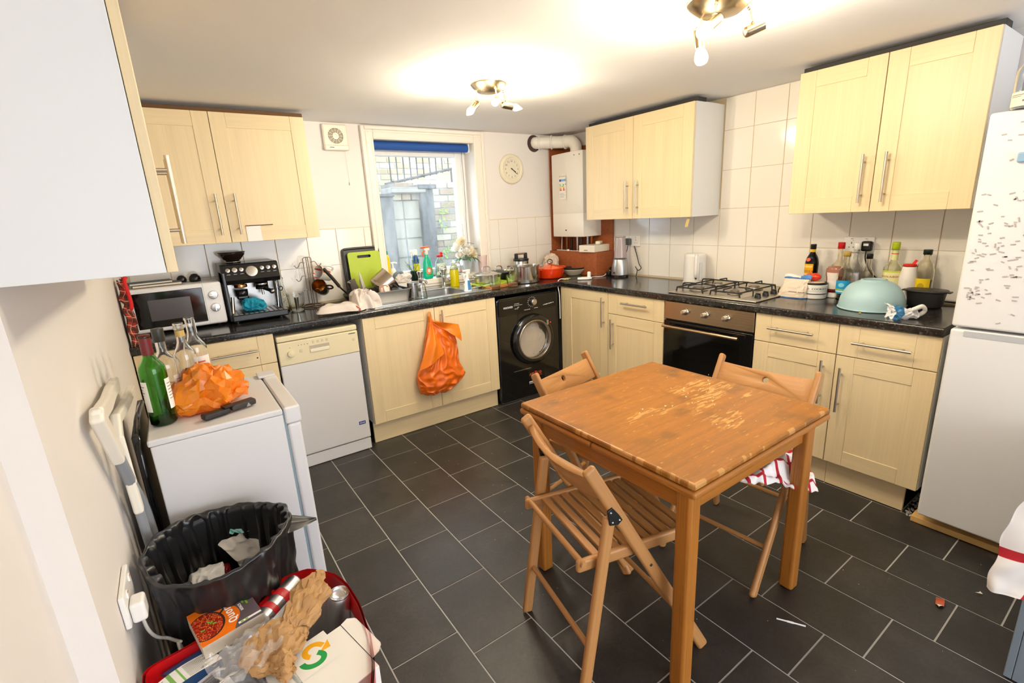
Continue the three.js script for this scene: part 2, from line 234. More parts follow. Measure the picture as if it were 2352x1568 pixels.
// ------------------------------------------------------------------ outside the window: a basement light well
{
  const conc = mat('#77756e', 0.9, { bumpMap: T_plas, bumpScale: 0.01 }), dk = mat('#46494a', 0.9, { bumpMap: T_plas, bumpScale: 0.01 }), pale = mat('#7f7d72', 0.9, { bumpMap: T_plas, bumpScale: 0.006 });
  struct('ground', bx(-4.5, 3, -0.2, 0.3, -5.5, -0.3), conc);
  const brickM = ['#8d8570', '#7c705c', '#6c6a62', '#958f7e', '#756552'].map((c) => mat(c, 0.9, { bumpMap: T_plas, bumpScale: 0.006 })), creamM = ['#a39a84', '#9a8e74', '#aca491', '#948468'].map((c) => mat(c, 0.9));
  const bg = new RoundedBoxGeometry(0.215, 0.066, 0.1, 1, 0.006); bg.clearGroups(); const bh = new RoundedBoxGeometry(0.103, 0.066, 0.1, 1, 0.006); bh.clearGroups();
  const lay = (wall, x0, x1, y0, y1, z, mats, w = 0.226, h = 0.077) => { let r = 0; for (let y = y0; y < y1 - 0.03; y += h, r++) for (let x = x0 + (r % 2 ? -w / 2 : 0); x < x1; x += w) { const b = sh(new THREE.Mesh(bg, mats[Math.floor(rnd() * mats.length)])); b.name = 'brick'; b.position.set(x + w / 2, y + h / 2, z + rr(-0.006, 0.006)); wall.add(b); } };
  const wr = struct('wall_outer_right', bx(-0.95, 1.3, 0.3, 1.86, -2.2, -1.92), mat('#6b675f', 0.95)); lay(wr, -0.9, 0.6, 0.72, 1.84, -1.962, brickM);
  struct('wall_outer_right_base', bx(-0.95, 1.3, 0.3, 0.73, -1.95, -1.83), conc);
  const wu = struct('wall_outer_upper', bx(-2.6, 2.2, 1.5, 3.5, -3.6, -3.3), mat('#9c937e', 0.95)); lay(wu, -0.75, 0.75, 1.7, 2.55, -3.343, creamM);
  // rendered block wall with a coping stone between two piers
  const bw = struct('wall_outer_front', bx(-1.14, -0.8, 0.3, 1.66, -1.62, -1.46), mat('#7a786f', 0.95));
  const bk = [[-1.13, 0.115], [-1.01, 0.2]]; for (let r = 0; r < 5; r++) for (const [x, w] of bk) obj('block', rb(x, x + w, 0.66 + r * 0.2, 0.855 + r * 0.2 - 0.002, -1.5, -1.452, 0.006), pale, bw);
  for (let k = 0; k < 3; k++) obj('brick', rb(-1.13 + k * 0.106, -1.03 + k * 0.106, 1.655, 1.72, -1.5, -1.43, 0.006), brickM[k % 5], bw);
  struct('coping', rb(-1.16, -0.76, 1.722, 1.785, -1.68, -1.38, 0.012), conc);
  struct('pier', [rb(-0.83, -0.67, 0.3, 1.76, -1.66, -1.4, 0.008), rb(-0.86, -0.64, 1.762, 1.81, -1.7, -1.37, 0.01)], dk);
  struct('pier', [rb(-1.32, -1.145, 0.3, 1.69, -1.66, -1.38, 0.008), rb(-1.34, -1.13, 1.69, 1.72, -1.68, -1.36, 0.01)], dk);
  struct('wall_outer_left', bx(-3.2, -0.86, 0.3, 3.6, -2.75, -2.5), mat('#4f5255', 0.95));
  // sloping iron railing
  const r = thing('iron_railing', 'sloping dark iron railing with upright bars above the outside brick wall', 'railing', [-0.86, 1.872, -2.08]);
  obj('bottom_rail', [rod([-0.08, -0.01, 0], [0.95, 0.2, 0], 0.016, 8), rod([0.02, -0.011, 0], [0.02, 0.03, 0], 0.02, 8), rod([0.8, -0.011, 0], [0.8, 0.16, 0], 0.012, 8)], m.iron, r);
  for (let k = 0; k < 11; k++) obj('railing_bar', rod([k * 0.085, -0.02 + k * 0.0175, 0], [k * 0.085, 0.75 + k * 0.0175, 0], 0.0075, 6), m.iron, r);
  // weeds growing out of the joints
  const leaf = (cx, cy, cz, L, a, b) => surf((u, v) => { const s = v * L, w = Math.sin(PI * Math.pow(v, 0.8)) * L * 0.3 * (u - 0.5) * 2; return [cx + Math.cos(a) * s + w * Math.sin(a), cy + Math.sin(a) * s * 0.9 - s * s * 1.2 + w * Math.cos(a) * -0.8, cz + b * s + Math.abs(u - 0.5) * 0.02]; }, 4, 8);
  const lm = mat('#7fae3a', 0.6, { transmission: 0.3, thickness: 0, side: THREE.DoubleSide });
  const mk = (name, label, x, y, z, n, L, dn) => { const t = thing(name, label, 'plant', [x, y, z]); obj('stem', [tube([[0, 0, 0], [-0.03, -0.06, 0.05], [-0.06, dn, 0.06]], 0.004, 12, 5), tube([[0, 0, 0], [0.1, 0.09, 0.04], [0.22, 0.24, 0.02]], 0.004, 12, 5)], mat('#6d8a3a', 0.7), t); for (let k = 0; k < n; k++) { const q = k / n; obj('leaf', leaf(-0.03 - 0.04 * q + rr(-0.05, 0.05), q * dn + rr(-0.03, 0.03), 0.06 + rr(-0.02, 0.03), L * rr(0.7, 1.2), rr(-2.6, 0.2), rr(-0.2, 0.6)), lm, t); } };
  mk('weed', 'bright green broad-leaved weed growing from the top of the outside brick wall', -0.55, 1.74, -1.9, 8, 0.11, -0.2);
  mk('weed', 'small trailing green weed lower down on the outside brick wall', -0.32, 1.55, -1.9, 12, 0.05, -0.22);
  mk('weed', 'low moss-like green weed near the foot of the outside brick wall', -0.28, 1.12, -1.9, 12, 0.045, -0.12);
}

// ------------------------------------------------------------------ fitted units (local frame: width along +x, front towards +z, back at z = 0)
function barHandle(a, b, z) {   // bar between a and b (x, y pairs) standing 32 mm off the face at z
  const t = 0.16, l = (k) => [a[0] + (b[0] - a[0]) * k, a[1] + (b[1] - a[1]) * k];
  return M(rod([...a, z + 0.032], [...b, z + 0.032], 0.006, 14), rod([...l(t), z], [...l(t), z + 0.03], 0.0045, 10), rod([...l(1 - t), z], [...l(1 - t), z + 0.03], 0.0045, 10));
}
function door(c, x0, x1, y0, y1, z, h, st = 0.078) {
  x0 += 0.0015; x1 -= 0.0015; y0 += 0.0015; y1 -= 0.0015;
  const d = obj('door', rb(x0 + st - 0.004, x1 - st + 0.004, y0 + st - 0.004, y1 - st + 0.004, z + 0.002, z + 0.0135, 0.001), m.maple, c);
  obj('stile', rb(x0, x0 + st, y0, y1, z, z + 0.018, 0.0022), m.maple, d); obj('stile', rb(x1 - st, x1, y0, y1, z, z + 0.018, 0.0022), m.maple, d);
  obj('rail', rb(x0 + st, x1 - st, y1 - st, y1, z, z + 0.0175, 0.0022, 'x'), m.maple, d); obj('rail', rb(x0 + st, x1 - st, y0, y0 + st, z, z + 0.0175, 0.0022, 'x'), m.maple, d);
  if (h) obj('handle', barHandle([h[0], h[1]], [h[0], h[2]], z + 0.018), m.brushed, d);
  return d;
}
function drawer(c, x0, x1, y0, y1, z, h, st = 0.085) {
  x0 += 0.0015; x1 -= 0.0015; y0 += 0.0015; y1 -= 0.0015;
  const d = obj('drawer', rb(x0 + st, x1 - st, y0, y1, z, z + 0.0172, 0.0022, 'x'), m.maple, c);
  obj('stile', rb(x0, x0 + st, y0, y1, z, z + 0.018, 0.0022), m.maple, d); obj('stile', rb(x1 - st, x1, y0, y1, z, z + 0.018, 0.0022), m.maple, d);
  if (h) obj('handle', barHandle([h[0], h[2]], [h[1], h[2]], z + 0.018), m.brushed, d);
  return d;
}
const WB = 1.375, WH = 0.697;
function wallUnit(label, at, turn, w, split, depth, hand) {
  const t = thing('wall_cabinet', label, 'cabinet', at, turn);
  obj('carcass', [rb(0, w, 0.002, WH, 0, depth - 0.001, 0.001), rb(0.03, w - 0.03, WH - 0.002, WH + 0.012, 0.02, depth - 0.03, 0.002)], m.mel, t);
  door(t, 0, split, 0, WH, depth, hand.map((q, i) => i ? q : split - 0.042)); door(t, split, w, 0, WH, depth, hand.map((q, i) => i ? q : split + 0.052));
  return t;
}
const HW = [0, 0.045, 0.269];
const endPan = wallUnit('large white-sided wall cabinet on the left wall nearest the camera, doors seen edge-on', [-3.39, WB, 2.43], PI / 2, 1.0, 0.5, 0.236, HW);
obj('scratch', [tube([[0.03, 0.58, 0], [0.05, 0.56, 0.001], [0.055, 0.545, 0], [0.062, 0.53, 0.001]].map(([a, b, c]) => [0.001 - c, b, a]), 0.0009, 12, 5)], m.dark, endPan);
wallUnit('maple two-door wall cabinet above the microwave and coffee machine', [-3.342, WB, 0.01], 0, 1.0, 0.508, 0.302, HW);
obj('packing_strip', [rb(0, 1, WH, WH + 0.022, 0.25, 0.3, 0.003)], mat('#6a4a2c', 0.8), scene.children.find((o) => o.name === 'wall_cabinet_001'));
wallUnit('maple two-door wall cabinet beside the white boiler', [-0.01, WB, 0.619], -PI / 2, 0.965, 0.477, 0.302, HW);
wallUnit('maple two-door wall cabinet next to the tall fridge freezer', [-0.01, WB, 2.2], -PI / 2, 0.752, 0.381, 0.302, HW);
for (const i of ['002', '003']) obj('packing_strip', rb(0, i === '002' ? 0.965 : 0.752, WH, WH + 0.026, 0.2, 0.285, 0.003), m.dark, scene.children.find((o) => o.name === 'wall_cabinet_' + i));

const FZ = 0.565, PL = 0.148;      // front of the carcass, height of the plinth
// drawer unit at the left end of the window run
{ const t = thing('drawer_unit', 'maple drawer unit under the microwave at the left end of the worktop', 'cabinet', [-3.385, 0, 0.01]);
  obj('carcass', rb(0, 0.635, PL, 0.868, 0, FZ - 0.001, 0.001), m.mel, t);
  drawer(t, 0.0, 0.639, 0.7, 0.868, FZ, [0.32, 0.545, 0.79]); drawer(t, 0.0, 0.639, 0.42, 0.7, FZ, null); drawer(t, 0.0, 0.639, PL, 0.42, FZ, null);
  obj('screw', [lathe([[0, 0.0015], [0.004, 0.001], [0.0045, 0]], 10).rotateX(PI / 2).translate(0.54, 0.745, FZ + 0.018)], m.dark, t);
  obj('plinth', rb(0, 0.636, 0.002, PL - 0.004, FZ - 0.05, FZ - 0.034, 0.002, 'x'), m.maple, t); }
// sink unit
{ const t = thing('sink_unit', 'maple two-door base cabinet under the sink', 'cabinet', [-2.236, 0, 0.01]);
  obj('carcass', [rb(0, 0.018, PL, 0.868, 0, FZ - 0.001, 0.001), rb(0.98, 0.998, PL, 0.868, 0, FZ - 0.001, 0.001), rb(0.018, 0.98, PL, PL + 0.018, 0, FZ - 0.001, 0.001), rb(0.018, 0.98, 0.78, 0.868, FZ - 0.02, FZ - 0.001, 0.001)], m.mel, t);
  door(t, 0, 0.499, PL, 0.868, FZ, [0.452, 0.62, 0.845]); door(t, 0.499, 0.998, PL, 0.868, FZ, [0.542, 0.62, 0.845]);
  obj('plinth', rb(0.0, 1.0, 0.002, PL - 0.004, FZ - 0.046, FZ - 0.03, 0.002, 'x'), m.maple, t); }
// right-hand run: local x is world z, front faces -x
const RF = 0.56;
function baseUnit(label, z0, w, fn, plinth = true) {
  const t = thing('base_cabinet', label, 'cabinet', [-0.012, 0, z0], -PI / 2);
  obj('carcass', rb(0, w, PL, 0.868, 0, RF - 0.001, 0.001), m.mel, t); fn(t);
  if (plinth) obj('plinth', rb(0, w, 0.002, PL - 0.004, RF - 0.05, RF - 0.034, 0.002, 'x'), m.maple, t); return t;
}
baseUnit('maple corner base cabinet with one tall door beside the black washing machine', 0.582, 0.522, (t) => { obj('corner_post', rb(0, 0.038, PL, 0.868, RF - 0.02, RF + 0.018, 0.002), m.maple, t); door(t, 0.042, 0.522, PL, 0.868, RF, [0.487, 0.607, 0.83]); });
baseUnit('maple base cabinet with a drawer over a door left of the oven', 1.105, 0.497, (t) => { drawer(t, 0, 0.497, 0.715, 0.868, RF, [0.15, 0.375, 0.81]); door(t, 0, 0.497, PL, 0.714, RF, [0.055, 0.457, 0.68]); });
baseUnit('maple base cabinet with a drawer over a door right of the oven', 2.206, 0.408, (t) => { drawer(t, 0, 0.408, 0.715, 0.868, RF, [0.083, 0.308, 0.8]); door(t, 0, 0.408, PL, 0.714, RF, [0.36, 0.455, 0.68]); });
baseUnit('maple base cabinet with a drawer over a door at the fridge end of the worktop', 2.615, 0.385, (t) => { drawer(t, 0, 0.385, 0.715, 0.868, RF, [0.07, 0.295, 0.79]); door(t, 0, 0.385, PL, 0.714, RF, [0.035, 0.435, 0.66]); }, false);
{ const o = scene.children.find((q) => q.name === 'base_cabinet_003'); obj('plinth', rb(0, 0.335, 0.002, PL - 0.004, RF - 0.05, RF - 0.034, 0.002, 'x'), m.maple, o); }
// worktops: post-formed front edge
{
  const prof = (d) => { const s = new THREE.Shape(); s.moveTo(0, 0); s.lineTo(0, 0.04); s.lineTo(d - 0.014, 0.04); s.quadraticCurveTo(d, 0.04, d, 0.028); s.lineTo(d, 0.012); s.quadraticCurveTo(d, 0, d - 0.014, 0); s.lineTo(0, 0); return s; };
  const run = (x0, x1, z0, z1) => { const g = ext(prof(z1 - z0), x1 - x0); g.rotateY(-PI / 2); g.translate(x1, 0.87, z0); return uvw(g, 'x'); };   // profile x -> z, extrude -> -x
  const w = thing('worktop', 'black speckled worktop along the window wall with the sink set into it', 'worktop');
  obj('board', [run(-3.388, -1.83, 0.01, 0.605), run(-1.33, -0.008, 0.01, 0.605), run(-1.83, -1.33, 0.475, 0.605), bx(-1.83, -1.33, 0.87, 0.91, 0.01, 0.105)], m.worktop, w);
  const g = ext(prof(0.6), 2.392); g.rotateY(PI); g.translate(-0.008, 0.87, 2.999);
  const w2 = thing('worktop', 'black speckled worktop along the tiled right wall with the hob set into it', 'worktop');
  obj('board', uvw(g, 'z'), m.worktop, w2); obj('end_strip', rb(-0.607, -0.012, 0.871, 0.909, 2.999, 3.001, 0.0008), m.dark, w2);
  obj('joint_strip', rb(-0.6, -0.01, 0.9085, 0.9112, 0.6035, 0.6085, 0.0005), metal('#777', 0.4), w2);
}
// ------------------------------------------------------------------ appliances
// slim dishwasher
{ const t = thing('dishwasher', 'slim white dishwasher with a yellowed control panel under the worktop', 'dishwasher', [-2.738, 0, 0.02]); const W = 0.462, F = 0.55;
  const yel = mat('#e6d9b4', 0.4);
  obj('body', rb(0.004, W - 0.004, 0.02, 0.84, 0, F, 0.004), m.white2, t);
  const d = obj('door', rb(0, W, 0.085, 0.668, F, F + 0.032, 0.006), m.white2, t);
  obj('badge', rb(0.395, 0.438, 0.185, 0.207, F + 0.0318, F + 0.0332, 0.0008), mat('#ffffff', 0.4, { map: paint(128, 64, (g) => { g.fillStyle = '#26357e'; g.fillRect(0, 0, 128, 64); g.fillStyle = '#dfe3f4'; g.font = 'bold 40px sans-serif'; g.textAlign = 'center'; g.fillText('BEAB', 64, 46); }) }), d);
  d.children[0].geometry = (() => { const g = new THREE.BoxGeometry(0.043, 0.022, 0.0014); g.clearGroups(); g.translate(0.4165, 0.196, F + 0.0325); return g; })();
  const p = obj('control_panel', [rb(0, W, 0.668, 0.806, F, F + 0.036, 0.006), rb(0.0, W, 0.808, 0.842, F - 0.05, F + 0.034, 0.008)], yel, t, 'yellowed cream control panel');
  obj('knob', lathe([[0, 0.014], [0.017, 0.013], [0.019, 0.01], [0.02, 0]], 24).rotateX(PI / 2).translate(0.066, 0.735, F + 0.036), yel, p);
  obj('door_grip', [bx(0.17, 0.285, 0.722, 0.762, F + 0.0355, F + 0.0368)], mat('#b9b09c', 0.6), p);
  obj('door_grip', [rb(0.172, 0.283, 0.722, 0.742, F + 0.036, F + 0.041, 0.003)], mat('#f2e9cf', 0.4), p);
  const marks = []; for (let k = 0; k < 4; k++) marks.push(bx(0.11 + k * 0.017, 0.113 + k * 0.017, 0.775, 0.78, F + 0.0355, F + 0.0364)); marks.push(bx(0.063, 0.066, 0.768, 0.772, F + 0.0355, F + 0.0364), bx(0.405, 0.447, 0.789, 0.794, F + 0.0355, F + 0.0364)); obj('print', marks, mat('#4a463e', 0.7), p);
  const bt = []; for (let k = 0; k < 4; k++) bt.push(rb(0.19 + k * 0.026, 0.203 + k * 0.026, 0.775, 0.79, F + 0.035, F + 0.0378, 0.002)); bt.push(rb(0.425, 0.44, 0.745, 0.76, F + 0.035, F + 0.038, 0.003), rb(0.115, 0.13, 0.735, 0.75, F + 0.035, F + 0.0375, 0.002)); obj('buttons', bt, mat('#d3caae', 0.4), p);
  obj('kick_plate', rb(0.002, W - 0.002, 0.003, 0.078, F - 0.01, F + 0.026, 0.003), m.white2, t); }
// washing machine
{ const t = thing('washing_machine', 'glossy black front-loading washing machine full of white laundry', 'washing machine', [-1.224, 0, 0.03]); const W = 0.6, F = 0.53, cx = 0.325, cy = 0.485;
  const gb = mat('#0d0d0e', 0.12, { clearcoat: 0.6, clearcoatRoughness: 0.05 });
  obj('body', rb(0, W, 0.012, 0.842, 0, F, 0.014, 'y', 2), gb, t);
  const fp = ext(rrect(W - 0.004, 0.835, 0.03, W / 2, 0.427), 0.012, 0.008); const hole = new THREE.Path(); hole.absarc(cx, cy, 0.15, 0, PI * 2, true);
  const fs = rrect(W - 0.004, 0.835, 0.03, W / 2, 0.427); fs.holes.push(hole); obj('front_panel', ext(fs, 0.014, 0.008, { curveSegments: 40 }).translate(0, 0, F), gb, t);
  const pn = obj('control_panel', rb(0.015, W - 0.015, 0.71, 0.835, F + 0.02, F + 0.03, 0.006), gb, t);
  obj('programme_dial', [lathe([[0, 0.03], [0.022, 0.029], [0.025, 0.024], [0.027, 0]], 32).rotateX(PI / 2).translate(0.335, 0.785, F + 0.028)], m.steel, pn);
  obj('print', (() => { const g = new THREE.PlaneGeometry(0.55, 0.11); g.translate(0.3, 0.772, F + 0.0306); return g; })(), mat('#ffffff', 0.15, { map: paint(1024, 208, (g) => { g.fillStyle = '#0d0d0e'; g.fillRect(0, 0, 1024, 208); g.fillStyle = '#e8e8e8'; g.font = 'bold 40px sans-serif'; g.fillText('HOOVER', 60, 120); g.font = '20px sans-serif'; g.fillText('DYNAMIC', 250, 78); g.fillRect(240, 92, 150, 4); g.fillRect(300, 120, 30, 8); g.fillText('VISION', 250, 150); g.strokeStyle = '#ddd'; g.lineWidth = 4; for (let k = 0; k < 16; k++) { const a = k / 16 * 6.283, c = Math.cos(a), s = Math.sin(a); g.beginPath(); g.moveTo(565 + c * 62, 80 + s * 62); g.lineTo(565 + c * 84, 80 + s * 78); g.stroke(); } g.font = '18px sans-serif'; g.fillText('▲', 730, 60); for (let k = 0; k < 8; k++) g.fillRect(770 + k * 26, 150 - k * 2, 14 + (k % 3) * 5, 12); g.fillText('PROGRAMME', 420, 190); g.fillRect(600, 176, 70, 6); }) }), pn);
  // porthole: dark outer ring, metal ring, bulging glass, drum and laundry behind
  const dr = obj('door', lathe([[0.152, 0.0], [0.2, 0.0], [0.205, 0.012], [0.2, 0.03], [0.185, 0.042], [0.165, 0.044], [0.152, 0.034], [0.152, 0.0]], 56).rotateX(PI / 2).translate(cx, cy, F + 0.018), gb, t);
  obj('trim_ring', lathe([[0.146, 0.03], [0.148, 0.046], [0.153, 0.049], [0.16, 0.046], [0.162, 0.04], [0.153, 0.03], [0.146, 0.03]], 56).rotateX(PI / 2).translate(cx, cy, F + 0.018), metal('#a59c90', 0.28), dr, 'metal ring round the porthole');
  obj('porthole_glass', lathe([[0, 0.022], [0.07, 0.018], [0.125, 0.02], [0.148, 0.042], [0.146, 0.045], [0.123, 0.026], [0.07, 0.023], [0, 0.027]], 48).rotateX(PI / 2).translate(cx, cy, F + 0.018), mat('#f4f1ec', 0.02, { transmission: 1, thickness: 0, ior: 1.4 }), dr);
  obj('door_latch', rb(cx + 0.118, cx + 0.138, cy + 0.1, cy + 0.14, F + 0.058, F + 0.066, 0.005), m.chrome, dr);
  obj('drum', [lathe([[0.149, 0.02], [0.149, -0.06]], 40).rotateX(PI / 2).translate(cx, cy, F + 0.012), new THREE.CircleGeometry(0.15, 40).translate(cx, cy, F + 0.0005)], m.steel, t);
  obj('power_light', new THREE.SphereGeometry(0.0045, 10, 8).translate(0.515, 0.59, F + 0.023), mat('#ff2a1a', 0.3, { emissive: '#ff2010', emissiveIntensity: 1.5 }), t, 'small red power light');
  obj('sticker', (() => { const g = new THREE.PlaneGeometry(0.17, 0.13); g.translate(0.35, 0.165, F + 0.0232); return g; })(), mat('#fff', 0.25, { map: paint(340, 260, (g) => { g.fillStyle = '#141414'; g.fillRect(0, 0, 340, 260); g.font = 'bold 62px sans-serif'; g.fillStyle = '#e8703a'; g.fillText('AEI', 30, 96); g.fillStyle = '#d22'; g.fillRect(140, 36, 44, 70); g.fillStyle = '#e8703a'; g.fillText('CO', 192, 96); g.fillStyle = '#b33'; g.fillRect(130, 110, 160, 14); g.fillStyle = '#d8d8d8'; g.fillRect(20, 190, 200, 20); g.fillRect(20, 222, 180, 10); }) }), t);
  obj('filter_line', rb(0.13, 0.3, 0.245, 0.252, F + 0.0215, F + 0.024, 0.002), m.chrome, t);
  obj('kick_plate', rb(0.01, 0.59, 0.002, 0.018, F - 0.02, F + 0.016, 0.004), metal('#8d8d8d', 0.5), t);
  const l = thing('laundry', 'white laundry packed inside the drum behind the washing machine porthole', 'laundry', [-1.224 + cx - 0.012, cy - 0.02, 0.03 + F + 0.006]);
  const g = crumple(new THREE.IcosahedronGeometry(0.136, 16), 0.02, 13, 3); g.scale(1, 1, 0.12); g.computeVertexNormals(); obj('cloth', g, mat('#e9e6e4', 0.9), l); }
// oven
{ const t = thing('oven', 'built-in stainless steel electric oven with a black glass door under the hob', 'oven', [-0.012, 0, 1.606], -PI / 2); const W = 0.596;
  obj('body', rb(0, W, 0.26, 0.868, 0, RF, 0.002), m.dark, t);
  const p = obj('control_panel', rb(0.002, W - 0.002, 0.752, 0.866, RF, RF + 0.02, 0.003), metal('#b9a58c', 0.27, { bumpMap: T_brush, bumpScale: 0.0002 }), t);
  for (const x of [0.158, 0.295, 0.432]) { const k = obj('knob', lathe([[0, 0.034], [0.013, 0.034], [0.0145, 0.031], [0.0155, 0.006], [0.02, 0.004], [0.0215, 0]], 28).rotateX(PI / 2).translate(x, 0.813, RF + 0.02), metal('#dedad2', 0.25), p); obj('pointer', rb(x - 0.001, x + 0.001, 0.816, 0.826, RF + 0.0538, RF + 0.0545, 0.0003), m.dark, k); }
  const d = obj('door', rb(0.002, W - 0.002, 0.285, 0.742, RF, RF + 0.022, 0.004), m.gloss, t);
  obj('door_window', rb(0.075, W - 0.075, 0.36, 0.66, RF + 0.0215, RF + 0.0226, 0.0004), mat('#050505', 0.05), d);
  obj('handle', [rod([0.02, 0.712, RF + 0.062], [0.53, 0.712, RF + 0.062], 0.0095, 16), rod([0.06, 0.712, RF + 0.02], [0.06, 0.712, RF + 0.06], 0.008, 10), rod([0.49, 0.712, RF + 0.02], [0.49, 0.712, RF + 0.06], 0.008, 10)], metal('#d2b493', 0.2), d);
  obj('lower_panel', rb(0.0, W, PL, 0.282, RF - 0.003, RF + 0.017, 0.002, 'x'), m.maple, t); obj('plinth', rb(0, W, 0.002, PL - 0.004, RF - 0.05, RF - 0.034, 0.002, 'x'), m.maple, t); }
// gas hob
{ const t = thing('gas_hob', 'four-burner stainless steel gas hob with black wire pan supports', 'hob', [-0.305, 0.91, 1.888]);
  obj('hob_plate', [rb(-0.245, 0.245, 0.0005, 0.009, -0.29, 0.29, 0.005, 'z', 2), rb(-0.215, 0.215, 0.008, 0.0105, -0.262, 0.19, 0.002)], m.brushed, t);
  const bs = [[-0.1, -0.165, 0.05], [-0.1, 0.08, 0.034], [0.115, -0.165, 0.036], [0.115, 0.08, 0.044]];
  for (const [x, z, r] of bs) { const b = obj('burner', lathe([[0, 0.012], [r + 0.008, 0.012], [r + 0.004, 0.017], [r, 0.018], [r - 0.004, 0.026], [r - 0.006, 0.028], [0, 0.028]], 28).translate(x, 0, z), metal('#b5aea4', 0.35), t); obj('burner_cap', lathe([[0, 0.035], [r * 0.66, 0.034], [r * 0.72, 0.031], [r * 0.72, 0.027], [0, 0.027]], 28).translate(x, 0, z), metal('#8d857c', 0.4), b); }
  const wire = (p) => tube(p, 0.0042, Math.max(12, p.length * 6), 6, false, 0.05);
  for (const z of [-0.165, 0.075]) {
    const gs = [tube([[-0.2, 0.036, z - 0.09], [-0.2, 0.036, z + 0.09], [0.2, 0.036, z + 0.09], [0.2, 0.036, z - 0.09]], 0.0045, 60, 6, true, 0.02)];
    for (const s of [-1, 1]) for (const x of [-0.1, 0.11]) { gs.push(wire([[x, 0.036, z + s * 0.118], [x, 0.05, z + s * 0.112], [x, 0.053, z + s * 0.06], [x, 0.053, z + s * 0.03]])); gs.push(wire([[x, 0.036, z + s * 0.118], [x, 0.012, z + s * 0.118]])); }
    for (const x of [-0.2, 0.2]) { gs.push(wire([[x * 1.06, 0.036, z], [x * 1.05, 0.052, z], [x * 0.75, 0.053, z], [x * 0.66, 0.053, z]])); gs.push(wire([[x, 0.036, z - 0.09], [x, 0.01, z - 0.095]])); gs.push(wire([[x, 0.036, z + 0.09], [x, 0.01, z + 0.095]])); }
    obj('pan_support', gs, m.iron, t);
  }
  for (const x of [-0.13, -0.045, 0.045, 0.13]) obj('knob', [lathe([[0, 0.031], [0.013, 0.03], [0.016, 0.025], [0.018, 0.009]], 20).translate(x, 0, 0.238), rb(x - 0.003, x + 0.003, 0.028, 0.036, 0.224, 0.252, 0.002)], m.black, t); }
